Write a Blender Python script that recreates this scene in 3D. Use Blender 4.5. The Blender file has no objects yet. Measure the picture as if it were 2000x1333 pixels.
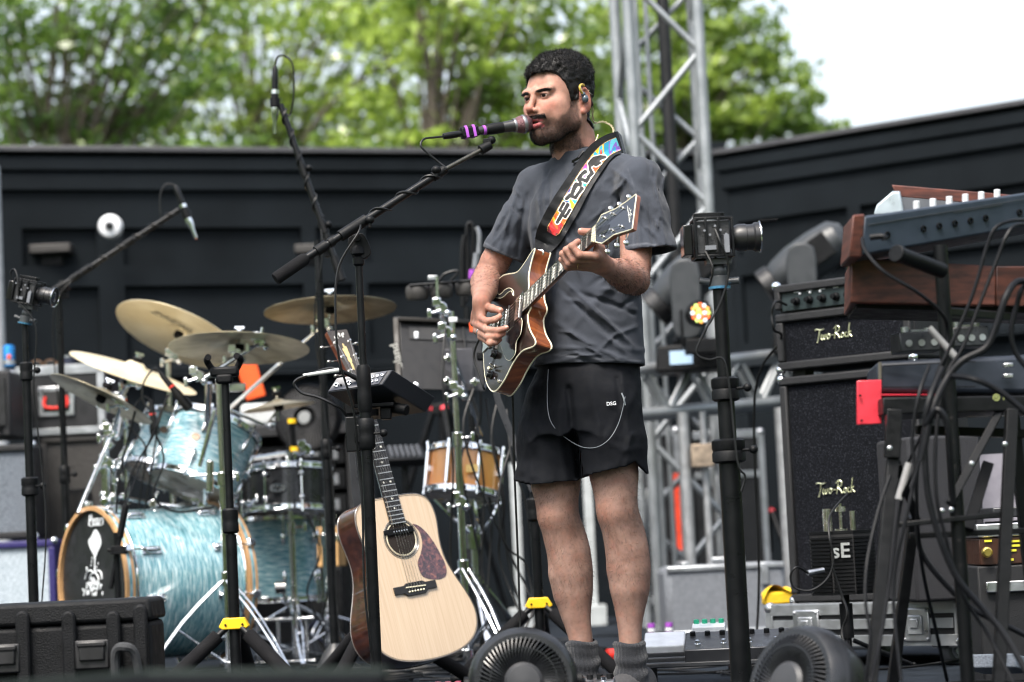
import bpy, bmesh, math, random
import numpy as np
from mathutils import Vector as V, Matrix
from mathutils.bvhtree import BVHTree
R = math.radians
rnd = random.Random(7)
scene = bpy.context.scene
C = scene.collection
PI = math.pi
# ---------------------------------------------------------------- camera, sky, sun, exposure
F, PITCH, ROLL, CAM = 4722.2, R(4.64), R(-2.8), V((0, 0, .46))
RC = Matrix.Rotation(PI/2+PITCH, 3, 'X') @ Matrix.Rotation(ROLL, 3, 'Z')
cd = bpy.data.cameras.new('camera'); cam = bpy.data.objects.new('camera', cd); C.objects.link(cam)
cam.matrix_world = Matrix.Translation(CAM) @ RC.to_4x4()
cd.lens = 85; cd.sensor_width = 36; cd.clip_start = .1; cd.clip_end = 3000
cd.dof.use_dof = True; cd.dof.focus_distance = 6.62; cd.dof.aperture_fstop = 2.6
scene.camera = cam
SUN_EL, SUN_AZ = R(58), R(205)      # azimuth clockwise from +Y
w = bpy.data.worlds.new('World'); scene.world = w; w.use_nodes = True
nt = w.node_tree; nt.nodes.clear()
sky = nt.nodes.new('ShaderNodeTexSky'); sky.sky_type = 'NISHITA'; sky.sun_disc = False
sky.sun_elevation = SUN_EL; sky.sun_rotation = SUN_AZ; sky.dust_density = 4; sky.air_density = 1.2
hs = nt.nodes.new('ShaderNodeHueSaturation'); hs.inputs['Saturation'].default_value = .5
bg = nt.nodes.new('ShaderNodeBackground'); bg.inputs['Strength'].default_value = .15
wo = nt.nodes.new('ShaderNodeOutputWorld')
nt.links.new(sky.outputs[0], hs.inputs['Color']); nt.links.new(hs.outputs[0], bg.inputs[0]); nt.links.new(bg.outputs[0], wo.inputs[0])
sd = bpy.data.lights.new('sun', 'SUN'); sun = bpy.data.objects.new('sun', sd); C.objects.link(sun)
sd.energy = 2.3; sd.angle = R(20); sd.color = (1, .93, .84)
sun.rotation_euler = (V((math.sin(SUN_AZ)*math.cos(SUN_EL), math.cos(SUN_AZ)*math.cos(SUN_EL), math.sin(SUN_EL)))).to_track_quat('Z', 'Y').to_euler()
scene.render.filter_size = 1.2; scene.cycles.pixel_filter_type = 'BLACKMAN_HARRIS'; scene.cycles.filter_width = 1.15
scene.view_settings.view_transform = 'Standard'; scene.view_settings.look = 'None'
scene.view_settings.gamma = 1; scene.view_settings.exposure = 1.28

# ---------------------------------------------------------------- helpers
def W(px, py, d):
    r = RC @ V(((px-1000)/F, -(py-666.5)/F, -1)); return CAM + r*(d/r.y)
def Pj(p):
    q = RC.transposed() @ (V(p)-CAM); return (1000+F*q.x/-q.z, 666.5-F*q.y/-q.z)
def hx(s):
    c = [int(s[i:i+2], 16)/255 for i in (0, 2, 4)]
    return tuple(x/12.92 if x < .04045 else ((x+.055)/1.055)**2.4 for x in c)
MATS = {}
def mat(name, col, rough=.5, metal=0, ns=25, nv=.12, bump=0, bs=60, coat=0, spec=.5, emit=None, es=1, trans=0, attr=None, alpha=1, sheen=0, rv=.1, stretch=None, wave=None, kind=None, crough=.08):
    if name in MATS: return MATS[name]
    m = bpy.data.materials.new(name); m.use_nodes = True; MATS[name] = m
    n = m.node_tree; b = n.nodes['Principled BSDF']; L = n.links
    def nd(t, **k):
        x = n.nodes.new(t)
        for a, v_ in k.items(): setattr(x, a, v_)
        return x
    if isinstance(col, str): col = hx(col)
    b.inputs['Roughness'].default_value = rough; b.inputs['Metallic'].default_value = metal
    b.inputs['Coat Weight'].default_value = coat; b.inputs['Coat Roughness'].default_value = crough
    b.inputs['Specular IOR Level'].default_value = spec
    if sheen: b.inputs['Sheen Weight'].default_value = sheen
    tc = nd('ShaderNodeTexCoord'); mp = nd('ShaderNodeMapping'); L.new(tc.outputs['Object'], mp.inputs[0])
    if stretch: mp.inputs['Scale'].default_value = stretch
    nz = nd('ShaderNodeTexNoise'); nz.inputs['Scale'].default_value = ns; nz.inputs['Detail'].default_value = 5; nz.inputs['Roughness'].default_value = .5
    L.new(mp.outputs[0], nz.inputs['Vector'])
    mr = nd('ShaderNodeMapRange'); mr.inputs['From Min'].default_value = .3; mr.inputs['From Max'].default_value = .7
    mr.inputs['To Min'].default_value = 1-nv; mr.inputs['To Max'].default_value = 1+nv; mr.clamp = False
    L.new(nz.outputs['Fac'], mr.inputs['Value'])
    vm = nd('ShaderNodeVectorMath', operation='SCALE'); L.new(mr.outputs[0], vm.inputs['Scale'])
    if attr:
        at = nd('ShaderNodeAttribute', attribute_name=attr); L.new(at.outputs['Color'], vm.inputs[0])
    else: vm.inputs[0].default_value = col
    L.new(vm.outputs[0], b.inputs['Base Color'])
    m2 = nd('ShaderNodeMapRange'); m2.inputs['From Min'].default_value = .3; m2.inputs['From Max'].default_value = .7
    m2.inputs['To Min'].default_value = max(0, rough-rv); m2.inputs['To Max'].default_value = min(1, rough+rv)
    L.new(nz.outputs['Fac'], m2.inputs['Value']); L.new(m2.outputs[0], b.inputs['Roughness'])
    if bump:
        n2 = nd('ShaderNodeTexNoise'); n2.inputs['Scale'].default_value = bs; n2.inputs['Detail'].default_value = 3; L.new(mp.outputs[0], n2.inputs['Vector'])
        bp = nd('ShaderNodeBump'); bp.inputs['Strength'].default_value = bump; bp.inputs['Distance'].default_value = .004
        L.new(n2.outputs['Fac'], bp.inputs['Height']); L.new(bp.outputs[0], b.inputs['Normal'])
    if emit:
        b.inputs['Emission Color'].default_value = (*(hx(emit) if isinstance(emit, str) else emit), 1); b.inputs['Emission Strength'].default_value = es
    if trans: b.inputs['Transmission Weight'].default_value = trans
    if sheen: b.inputs['Sheen Roughness'].default_value = .5
    m['nodes'] = 1
    return m
def ramp_mat(name, stops, scale=(1, 1, 1), ns=8, rough=.4, metal=0, coat=0, kind='noise', dist=0, spec=.5, coord='Object', bump=0, detail=4, crough=.06):
    """colour ramp driven by stretched noise / wave / voronoi: wood grain, pearl laminate, tortoise shell, speckled grille cloth"""
    if name in MATS: return MATS[name]
    m = bpy.data.materials.new(name); m.use_nodes = True; MATS[name] = m
    n = m.node_tree; b = n.nodes['Principled BSDF']; L = n.links
    tc = n.nodes.new('ShaderNodeTexCoord'); mp = n.nodes.new('ShaderNodeMapping'); mp.inputs['Scale'].default_value = scale
    L.new(tc.outputs[coord], mp.inputs[0])
    if kind == 'wave':
        t = n.nodes.new('ShaderNodeTexWave'); t.inputs['Scale'].default_value = ns; t.inputs['Distortion'].default_value = dist; t.inputs['Detail'].default_value = detail; out = t.outputs['Fac']
    elif kind == 'voronoi':
        t = n.nodes.new('ShaderNodeTexVoronoi'); t.inputs['Scale'].default_value = ns; out = t.outputs['Color']
    else:
        t = n.nodes.new('ShaderNodeTexNoise'); t.inputs['Scale'].default_value = ns; t.inputs['Detail'].default_value = detail; t.inputs['Distortion'].default_value = dist; out = t.outputs['Fac']
    L.new(mp.outputs[0], t.inputs['Vector'])
    cr = n.nodes.new('ShaderNodeValToRGB'); e = cr.color_ramp.elements
    for i, (p, c) in enumerate(stops):
        x = e[i] if i < 2 else e.new(p)
        x.position = p; x.color = (*(hx(c) if isinstance(c, str) else c), 1)
    L.new(out, cr.inputs[0]); L.new(cr.outputs[0], b.inputs['Base Color'])
    b.inputs['Roughness'].default_value = rough; b.inputs['Metallic'].default_value = metal
    b.inputs['Coat Weight'].default_value = coat; b.inputs['Coat Roughness'].default_value = crough; b.inputs['Specular IOR Level'].default_value = spec
    if bump:
        bp = n.nodes.new('ShaderNodeBump'); bp.inputs['Strength'].default_value = bump; bp.inputs['Distance'].default_value = .003
        L.new(out, bp.inputs['Height']); L.new(bp.outputs[0], b.inputs['Normal'])
    return m
def frame(x=None, z=None, y=None, o=(0, 0, 0)):
    """4x4 whose z (or x) axis is given; the second vector fixes the roll"""
    if z is not None:
        z = V(z).normalized(); x = V(x if x is not None else ((1, 0, 0) if abs(z.x) < .9 else (0, 1, 0))); x = (x-z*x.dot(z)).normalized(); y = z.cross(x)
    else:
        x = V(x).normalized(); y = V(y if y is not None else (0, 1, 0)); y = (y-x*y.dot(x)).normalized(); z = x.cross(y)
    M = Matrix((x, y, z)).transposed().to_4x4(); M.translation = V(o); return M
def at(px, py, d, yaw=0, pitch=0, roll=0):
    M = Matrix.Translation(W(px, py, d)) @ Matrix.Rotation(R(yaw), 4, 'Z') @ Matrix.Rotation(R(pitch), 4, 'X') @ Matrix.Rotation(R(roll), 4, 'Y')
    return M
def catmull(pts, k=6, closed=False):
    P = [V(p) for p in pts]; n = len(P); out = []
    if n < 3: return P
    for i in range(n if closed else n-1):
        if closed: a, b, c, d = P[i-1], P[i], P[(i+1) % n], P[(i+2) % n]
        else: a, b, c, d = P[max(i-1, 0)], P[i], P[i+1], P[min(i+2, n-1)]
        for j in range(k):
            t = j/k; out.append(.5*((2*b)+(c-a)*t+(2*a-5*b+4*c-d)*t*t+(3*b-a-3*c+d)*t**3))
    if not closed: out.append(P[-1])
    return out
SPLIT = dict(frets='fret', holes='hole', hub='hub', fret_inlays='fret_inlay', latches='latch', vents='vent', yellow_band='yellow_band', knobs='knob', bolts='bolt', screws='screw', sockets='socket', bridge_pins='bridge_pin', pole_pieces='pole_piece', lenses='lens', dials='dial', wing_bolts='wing_bolt', purple_band='purple_band', white_band='white_band', blades='blade', lug='lug', clamp='clamp', bolt='bolt', claw='claw', tuner='tuner', port_opening='port_opening', ribs='rib', led_lens='led_lens', rim_band='rim_band', binding='binding', trim='trim', latch='latch', tension_rod='tension_rod', clip='clip', cross_bar='cross_bar', lapel_clip='lapel_clip', tilter='tilter')
class MB:
    def __init__(s, M=None): s.v = []; s.f = []; s.M = M; s.col = None
    def add(s, vs, fs, M=None):
        k = len(s.v); T = M if s.M is None else (s.M if M is None else s.M @ M)
        s.v += [tuple(T @ V(p)) for p in vs] if T is not None else [tuple(p) for p in vs]
        s.f += [tuple(k+i for i in q) for q in fs]; return s
    def box(s, c, sz, M=None, tap=1, tapy=None):
        x, y, z = [q/2 for q in sz]; t2 = tap if tapy is None else tapy
        vs = [(-x, -y, -z), (x, -y, -z), (x, y, -z), (-x, y, -z), (-x*tap, -y*t2, z), (x*tap, -y*t2, z), (x*tap, y*t2, z), (-x*tap, y*t2, z)]
        vs = [(a+c[0], b+c[1], d+c[2]) for a, b, d in vs]
        return s.add(vs, [(3, 2, 1, 0), (4, 5, 6, 7), (0, 1, 5, 4), (1, 2, 6, 5), (2, 3, 7, 6), (3, 0, 4, 7)], M)
    def bar(s, p0, p1, wx, wy, up=(0, 0, 1)):
        p0, p1 = V(p0), V(p1); z = (p1-p0); L = z.length; z = z.normalized(); y = V(up); 
        if abs(y.dot(z)) > .98: y = V((0, 1, 0))
        M = frame(z=z, x=y.cross(z), o=(p0+p1)/2)
        return s.box((0, 0, 0), (wx, wy, L), M)
    def cyl(s, p0, p1, r0, r1=None, n=14):
        p0, p1 = V(p0), V(p1); r1 = r0 if r1 is None else r1
        return s.lathe([(r0, 0), (r1, (p1-p0).length)], frame(z=p1-p0, o=p0), n)
    def lathe(s, prof, M=None, n=24, caps=True, sx=1, sy=1):
        vs = []; fs = []; m = len(prof)
        for r, z in prof:
            for i in range(n):
                a = 2*PI*i/n; vs.append((r*math.cos(a)*sx, r*math.sin(a)*sy, z))
        for j in range(m-1):
            for i in range(n):
                i2 = (i+1) % n; fs.append((j*n+i, j*n+i2, (j+1)*n+i2, (j+1)*n+i))
        if caps:
            if prof[0][0] > 1e-5: fs.append(tuple(range(n))[::-1])
            if prof[-1][0] > 1e-5: fs.append(tuple((m-1)*n+i for i in range(n)))
        return s.add(vs, fs, M)
    def sphere(s, c, r, sc=(1, 1, 1), M=None, n=14):
        pr = [(max(1e-6, r*math.sin(PI*k/(n//2+2))), -r*math.cos(PI*k/(n//2+2))) for k in range(n//2+3)]
        T = Matrix.Translation(V(c)) @ Matrix.Diagonal((*sc, 1))
        return s.lathe(pr, (M @ T) if M is not None else T, n, False)
    def torus(s, c, Rr, r, axis=(0, 0, 1), n=32, m=8, a0=0, a1=2*PI, sc=(1, 1)):
        M = frame(z=axis, o=c); full = abs(a1-a0-2*PI) < 1e-3
        pts = [M @ V((Rr*math.cos(a0+(a1-a0)*i/n)*sc[0], Rr*math.sin(a0+(a1-a0)*i/n)*sc[1], 0)) for i in range(n if full else n+1)]
        return s.tube(pts, r, m, closed=full, k=1)
    def tube(s, pts, r, n=7, closed=False, k=5):
        P = catmull(pts, k, closed) if k > 1 else [V(p) for p in pts]
        rr = r if callable(r) else (lambda t: r)
        m = len(P); vs = []; fs = []; up = None
        for i, p in enumerate(P):
            a = P[(i+1) % m] if (closed or i < m-1) else p; b = P[i-1] if (closed or i > 0) else p
            t = (a-b); t = t.normalized() if t.length > 1e-9 else V((0, 0, 1))
            if up is None: up = t.orthogonal().normalized()
            up = (up-t*up.dot(t)); up = up.normalized() if up.length > 1e-6 else t.orthogonal().normalized()
            q = t.cross(up); R_ = rr(i/max(1, m-1))
            for j in range(n):
                g = 2*PI*j/n; vs.append(p+(up*math.cos(g)+q*math.sin(g))*R_)
        for i in range(m if closed else m-1):
            for j in range(n):
                i2 = (i+1) % m; fs.append((i*n+j, i*n+(j+1) % n, i2*n+(j+1) % n, i2*n+j))
        if not closed: fs += [tuple(range(n))[::-1], tuple((m-1)*n+j for j in range(n))]
        return s.add(vs, fs)
    def prism(s, poly, z0, z1, M=None, sc=1):
        n = len(poly); vs = [(x, y, z0) for x, y in poly]+[(x*sc, y*sc, z1) for x, y in poly]
        return s.add(vs, [tuple(range(n))[::-1], tuple(range(n, 2*n))]+[(i, (i+1) % n, n+(i+1) % n, n+i) for i in range(n)], M)
    def sheet(s, grid):
        n, m = len(grid), len(grid[0])
        return s.add([p for row in grid for p in row], [(i*m+j, i*m+j+1, (i+1)*m+j+1, (i+1)*m+j) for i in range(n-1) for j in range(m-1)])
    def build(s, name, mt, parent=None, bev=0, ang=38, flat=False, origin=None):
        if parent is not None and name in SPLIT:
            gs = s.clusters()
            if len(gs) > 1:
                for g in gs:
                    q = MB(); idx = sorted({i for f in g for i in f}); mp = {i: k for k, i in enumerate(idx)}; q.v = [s.v[i] for i in idx]; q.f = [tuple(mp[i] for i in f) for f in g]; o = q.build1(SPLIT[name], mt, parent, bev, ang, flat)
                return o
            name = SPLIT[name]
        return s.build1(name, mt, parent, bev, ang, flat, origin)
    def clusters(s):
        par = list(range(len(s.v)))
        def fd(i):
            while par[i] != i: par[i] = par[par[i]]; i = par[i]
            return i
        for f in s.f:
            a = fd(f[0])
            for i in f[1:]: par[fd(i)] = a
        G = {}
        for f in s.f: G.setdefault(fd(f[0]), []).append(f)
        bs = []
        for g in G.values():
            P = np.array([s.v[i] for f in g for i in f]); bs.append([P.min(0)-.0008, P.max(0)+.0008, g])
        ch = True
        while ch:
            ch = False; out = []
            for b in bs:
                for o in out:
                    if (b[0] <= o[1]).all() and (o[0] <= b[1]).all(): o[0] = np.minimum(o[0], b[0]); o[1] = np.maximum(o[1], b[1]); o[2] = o[2]+b[2]; ch = True; break
                else: out.append(list(b))
            bs = out
        return [b[2] for b in bs]
    def build1(s, name, mt, parent=None, bev=0, ang=38, flat=False, origin=None):
        me = bpy.data.meshes.new(name)
        if parent is not None: Wm = wmat(parent); I = Wm.inverted(); vs = [I @ V(p) for p in s.v]
        elif origin is not None: vs = [V(p)-V(origin) for p in s.v]
        else: vs = s.v
        me.from_pydata([tuple(v) for v in vs], [], s.f); me.validate(); me.update()
        if not flat:
            me.polygons.foreach_set('use_smooth', [True]*len(me.polygons)); me.set_sharp_from_angle(angle=R(ang))
        me.materials.append(mt); o = bpy.data.objects.new(name, me); C.objects.link(o)
        if parent is not None: o.parent = parent
        elif origin is not None: o.location = origin
        if bev:
            md = o.modifiers.new('bevel', 'BEVEL'); md.width = bev; md.segments = 2; md.limit_method = 'ANGLE'; md.angle_limit = R(50); md.use_clamp_overlap = True
        return o
def wmat(o):
    M = o.matrix_basis.copy(); p = o.parent
    while p is not None: M = p.matrix_basis @ M; p = p.parent
    return M
def tag(o, label=None, cat=None, group=None, kind=None):
    if label: o['label'] = label
    if cat: o['category'] = cat
    if group: o['group'] = group
    if kind: o['kind'] = kind
    return o
def thing(name, label, cat, loc=(0, 0, 0), group=None):
    o = bpy.data.objects.new(name, None); o.empty_display_size = .1; C.objects.link(o); o.location = V(loc); return tag(o, label, cat, group)
def dup(root, M, label=None):
    """copy a thing with its parts and sub-parts, moved by the world matrix M"""
    r = root.copy(); C.objects.link(r); r.matrix_basis = M @ root.matrix_basis
    if label: r['label'] = label
    def rec(a, b):
        for ch in [x for x in C.objects if x.parent is a]:
            c = ch.copy(); C.objects.link(c); c.parent = b; rec(ch, c)
    rec(root, r); return r
def text(name, body, size, M, mt, parent, shear=0, ext=.001, off=0, sx=1, space=1):
    cu = bpy.data.curves.new(name, 'FONT'); cu.body = body; cu.size = size; cu.shear = shear; cu.extrude = ext; cu.offset = off; cu.align_x = 'CENTER'; cu.align_y = 'CENTER'; cu.resolution_u = 3; cu.space_character = space
    t = bpy.data.objects.new(name, cu); C.objects.link(t)
    me = bpy.data.meshes.new_from_object(t.evaluated_get(bpy.context.evaluated_depsgraph_get())); bpy.data.objects.remove(t)
    mb = MB(); mb.add([(v.co.x*sx, v.co.y, v.co.z) for v in me.vertices], [tuple(p.vertices) for p in me.polygons], M)
    return mb.build(name, mt, parent, flat=True)
# common materials
BLK = mat('black_powder_coat', (.0035, .004, .0048), .34, spec=.25, bump=.15, bs=900)
BLKM = mat('black_matte_plastic', (.0035, .004, .0048), .5, nv=.2, spec=.2, bump=.2, bs=700)
RUB = mat('black_rubber_cable', (.005, .0055, .006), .42, spec=.35)
FOAM = mat('black_foam_grip', (.006, .006, .007), .9, bump=.5, bs=300, spec=.2)
CHR = mat('chrome', (.84, .86, .88), .08, 1, rv=.05, nv=.04)
STEEL = mat('brushed_steel', (.55, .56, .58), .35, 1, nv=.1)
ALU = mat('satin_aluminium', (.42, .44, .46), .42, .8, nv=.1, bump=.1)
NICK = mat('nickel', (.72, .70, .66), .22, 1)
WHT = mat('white_plastic', (.75, .77, .80), .4)
YEL = mat('yellow_plastic', (.85, .52, .012), .42, nv=.06)
RED = mat('red_plastic', (.65, .03, .02), .45)
PURP = mat('purple_tape', (.30, .06, .42), .6)
GRY = mat('grey_plastic', (.16, .17, .19), .5)
# ---------------------------------------------------------------- the setting: ground, stage deck, walls
def plane(name, x0, x1, y0, y1, z, mt, n=1):
    mb = MB(); mb.sheet([[(x0+(x1-x0)*i/n, y0+(y1-y0)*j/n, z) for i in range(n+1)] for j in range(n+1)][::1])
    return mb.build(name, mt, flat=True)
tag(plane('ground', -400, 400, -200, 1200, -1.3, mat('grass_ground', (.05, .08, .025), .9, ns=3, nv=.4)), kind='structure')
deck = MB(); deck.box((0, 6.3+4.2, -.06), (18, 12.6, .12)); deck.box((0, 4.22, -.65), (18, .04, 1.3-.13))
tag(deck.build('stage_floor', mat('stage_deck_paint', (.012, .016, .022), .8, spec=.12, ns=6, nv=.45, bump=.3, bs=120)), kind='structure')
WALL = mat('black_wall_paint', (.0085, .0112, .0138), .7, ns=2.2, nv=.3, bump=.15, bs=40, spec=.08)
PANEL = WALL
def wall(name, label, A, B, ztop, rows, slots, cap=(.09, .05)):
    """timber clad wall from A to B (x, y); rows are raised battens and moulding lines (z, depth, height); slots are recessed panel rectangles"""
    A, B = V((*A, 0)), V((*B, 0)); L = (B-A).length; X = (B-A).normalized(); N = V((X.y, -X.x, 0)); 
    if N.y > 0: N = -N
    root = thing(name, label, 'wall', A)
    M = Matrix((X, -N, V((0, 0, 1)))).transposed().to_4x4(); M.translation = A     # local x along, y into the wall, z up
    m = MB(M); m.box((L/2, .09, ztop/2), (L, .12, ztop)); m.build('backing_board', WALL, root)
    m = MB(M)
    # the raised skin is built round the panel openings
    xs = sorted({0, L, *[x for s in slots for x in s[:2]]}); zs = sorted({0, ztop, *[z for s in slots for z in s[2:]]})
    for i in range(len(xs)-1):
        for j in range(len(zs)-1):
            cx, cz = (xs[i]+xs[i+1])/2, (zs[j]+zs[j+1])/2
            if any(s[0] < cx < s[1] and s[2] < cz < s[3] for s in slots): continue
            m.box((cx, .013, cz), (xs[i+1]-xs[i], .034, zs[j+1]-zs[j]))
    m.build('panel_frame', WALL, root)
    m = MB(M)
    for z, dp, h in rows: m.box((L/2, -dp/2-.003, z), (L, dp, h))
    m.build('moulding', WALL, root, bev=.008)
    m = MB(M); m.box((L/2, .02, ztop+cap[1]/2), (L, .18, cap[1])); m.build('wall_cap', mat('cap_flashing', (.06, .06, .065), .4, ns=5), root, bev=.005)
    return root
WT = 2.555
pl, pc, pr = W(-60, 276, 12.25), W(1392, 291, 13.6), W(2060, 175, 12.3)
def wx(A, px, d):   # distance along a wall from A to where pixel column px meets it
    return (V((W(px, 600, d).x, d))-V(A)).length
A1 = (pl.x, 12.25); B1 = (pc.x, 13.6); L1 = (V(B1)-V(A1)).length
sl = lambda px: (px+60)/1452*L1
def S2(L): return [q for s in L for q in ([(s[0], s[1], 1.97, 2.165), (s[0], s[1], 1.48, 1.86)] if s[2] == 1.45 else [s])]
rows = [(2.495, .045, .07), (2.405, .028, .095), (1.415, .02, .045), (1.385, .035, .014)]
slots = [(.25, sl(163), 1.45, 2.0), (sl(210), sl(545), 1.45, 2.0), (sl(572), sl(640), 1.45, 2.0), (sl(668), sl(938), 1.45, 2.0), (sl(965), sl(1240), 1.45, 2.0), (sl(1262), sl(1378), 1.45, 2.0), (sl(60), sl(255), .15, 1.36), (sl(280), sl(640), .15, 1.36), (sl(668), sl(938), .15, 1.36), (sl(965), sl(1360), .15, 1.36)]
wall('stage_wall', 'long black panelled wall running behind the drum kit', A1, B1, WT, rows, S2(slots), (.05, .03))
A2 = (pr.x+2.0, 12.3-.0-1.32*2.0/ (pr.x-pc.x)); L2 = (V(A2)-V((pc.x+.02, 13.6))).length
k2 = (pr.x-pc.x)
sr = lambda px: (px-1392)/668*((V((pr.x, 12.3))-V((pc.x, 13.6))).length)
wall('stage_wall', 'black panelled wall angled towards the keyboards at the right', (pc.x+.02, 13.6), A2, WT, rows,
     S2([(.12, sr(1655), 1.45, 2.0), (sr(1680), sr(2060), 1.45, 2.0), (.12, sr(1655), .15, 1.36), (sr(1680), sr(2060), .15, 1.36)]), (.05, .03))
# pale pole at the very left edge
m = MB(); p = W(-6, 700, 11.9); m.cyl((p.x, p.y, 0), (p.x-.0, p.y, 2.42), .045, n=16); m.cyl((p.x, p.y, 0), (p.x, p.y, .02), .12)
tag(m.build('scaffold_pole', mat('pale_grey_metal', (.36, .38, .40), .5), origin=(p.x, p.y, 0)), 'pale grey metal pole standing against the black wall at the far left', 'pole')
m = MB(); m.box((pc.x, 13.62, 1.32), (.14, .14, 2.63)); tag(m.build('corner_post', WALL, origin=(pc.x, 13.62, 0)), 'black post closing the corner where the two panelled walls meet', 'post')
# round white wall lamp / security dome and two small ledges on the wall
p = W(217, 444, 12.32); r_ = thing('dome_camera', 'round white dome camera with a dark centre fixed to the black wall', 'security camera', p)
m = MB(frame(z=(0, -1, 0), o=p)); m.lathe([(.062, 0), (.062, .03), (.054, .05), (.03, .058), (.0001, .058)], n=32); m.build('housing', WHT, r_)
m = MB(frame(z=(0, -1, 0), o=p)); m.lathe([(.024, .05), (.024, .062), (.016, .076), (.0001, .08)], n=24); m.build('lens', mat('dark_glass', (.01, .01, .012), .1), r_)
for px, py, wd, lb in ((100, 487, .21, 'small dark ledge lamp on the wall panel left of the round white dome'), (608, 487, .17, 'small dark ledge lamp on the wall behind the crossed microphone booms')):
    p = W(px, py, 12.36+.045*(px > 300)*5); r_ = thing('wall_lamp', lb, 'wall lamp', p, 'dark ledge lamps on the wall')
    m = MB(Matrix.Translation(p)); m.box((0, .02, 0), (wd, .13, .045)); m.build('hood', mat('dark_brown_metal', (.035, .032, .03), .5), r_, bev=.006)
    m = MB(Matrix.Translation(p)); m.box((0, .05, -.05), (wd*.5, .07, .06)); m.build('bracket', BLKM, r_)

# ---------------------------------------------------------------- trees beyond the wall
def leaf_mat(name, c, c2):
    m = bpy.data.materials.new(name); m.use_nodes = True; n = m.node_tree; L = n.links; b = n.nodes['Principled BSDF']
    tc = n.nodes.new('ShaderNodeTexCoord'); nz = n.nodes.new('ShaderNodeTexNoise'); nz.inputs['Scale'].default_value = 1.3; nz.inputs['Detail'].default_value = 6
    L.new(tc.outputs['Object'], nz.inputs['Vector']); cr = n.nodes.new('ShaderNodeValToRGB')
    cr.color_ramp.elements[0].position = .38; cr.color_ramp.elements[0].color = (*c, 1); cr.color_ramp.elements[1].position = .66; cr.color_ramp.elements[1].color = (*c2, 1)
    L.new(nz.outputs['Fac'], cr.inputs[0]); L.new(cr.outputs[0], b.inputs['Base Color']); b.inputs['Roughness'].default_value = .28
    tr = n.nodes.new('ShaderNodeBsdfTranslucent'); L.new(cr.outputs[0], tr.inputs[0]); mx = n.nodes.new('ShaderNodeMixShader'); mx.inputs[0].default_value = .45; b.inputs['Coat Weight'].default_value = .7; b.inputs['Coat Roughness'].default_value = .3
    L.new(b.outputs[0], mx.inputs[1]); L.new(tr.outputs[0], mx.inputs[2]); L.new(mx.outputs[0], n.nodes['Material Output'].inputs[0]); return m
BARK = mat('bark', (.085, .07, .055), .9, ns=8, nv=.4, bump=.8, bs=20)
def leaves_mesh(pts, size, rs):
    n = len(pts); 
    nrm = rs.normal(size=(n, 3)); nrm[:, 2] += .6; nrm /= np.linalg.norm(nrm, axis=1)[:, None]
    a = np.cross(nrm, rs.normal(size=(n, 3))); a /= np.linalg.norm(a, axis=1)[:, None]; b = np.cross(nrm, a)
    s = size*rs.uniform(.6, 1.3, (n, 1)); P = np.asarray(pts)
    q = np.stack([P-a*s, P-b*s*.5+nrm*s*.12, P+a*s, P+b*s*.5+nrm*s*.12], 1).reshape(-1, 3)
    me = bpy.data.meshes.new('crown'); me.vertices.add(4*n); me.vertices.foreach_set('co', q.ravel().astype(np.float32))
    me.loops.add(4*n); me.loops.foreach_set('vertex_index', np.arange(4*n, dtype=np.int32)); me.polygons.add(n)
    me.polygons.foreach_set('loop_start', np.arange(0, 4*n, 4, dtype=np.int32)); me.update(); me.validate(); return me
def tree(base, h, blobs, nleaf, lm, label, limbs, seed, size=.07, trunk_r=.16):
    """blobs: (world centre, radii) clumps of the crown; each holds many sub-clumps with gaps between them"""
    rs = np.random.RandomState(seed); root = thing('tree', label, 'tree', base, 'trees beyond the black walls')
    vol = [r_[0]*r_[1]*r_[2] for _, r_ in blobs]; tot = sum(v**.8 for v in vol); pts = []; tips = []
    for (c, r_), v in zip(blobs, vol):
        k = int(nleaf*v**.8/tot); ns_ = max(8, int(34*v**.5)); cc = rs.normal(size=(ns_, 3)); cc /= np.linalg.norm(cc, axis=1)[:, None]
        cc *= rs.uniform(.35, 1, (ns_, 1)); idx = rs.randint(0, ns_, k); sp = rs.uniform(.12, .30, ns_)[idx][:, None]
        q = (cc[idx]+rs.normal(size=(k, 3))*sp*.8*np.array([1, 1, .62]))*np.array(r_)+np.array(c)
        pts.append(q); tips += [V(x*np.array(r_)+np.array(c)) for x in cc[::3]]
    me = leaves_mesh(np.concatenate(pts)-np.array(base), size, rs); o = bpy.data.objects.new('crown', me); C.objects.link(o); o.parent = root; me.materials.append(lm)
    m = MB(); b = V(base)
    top = b+V((rs.uniform(-.4, .4), rs.uniform(-.3, .3), h*.8)); tr = [b, b.lerp(top, .35)+V((rs.uniform(-.15, .15), 0, 0)), b.lerp(top, .7)+V((rs.uniform(-.2, .2), 0, 0)), top]
    m.tube(tr, lambda t: max(.03, trunk_r*(1.15-t*1.3)), 10, k=5)
    for t in tips[:60]:
        s_ = b.lerp(top, min(.92, max(.18, (t.z-b.z)/(h*.9)*.72))); mid = s_.lerp(t, .5)+V((0, 0, .25))
        m.tube([s_, mid, t], lambda u_: trunk_r*.14*(1.1-u_), 5, k=3)
    for l in limbs: m.tube(l, lambda u_: trunk_r*.20*(1.2-u_), 7, k=4)
    m.build('trunk', BARK, root); return root
LM1 = leaf_mat('leaves_deep', (.10, .18, .026), (.50, .64, .12)); LM2 = leaf_mat('leaves_fresh', (.13, .23, .03), (.60, .72, .15)); LM3 = leaf_mat('leaves_dark', (.055, .12, .022), (.34, .50, .10))
def blobs_at(lst):   # (px, py, depth, rx, ry, rz)
    return [(W(a, b, d), (rx, ry, rz)) for a, b, d, rx, ry, rz in lst]
def tbase(px, d): p = W(px, 900, d); return (p.x, p.y, -1.3)
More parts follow.
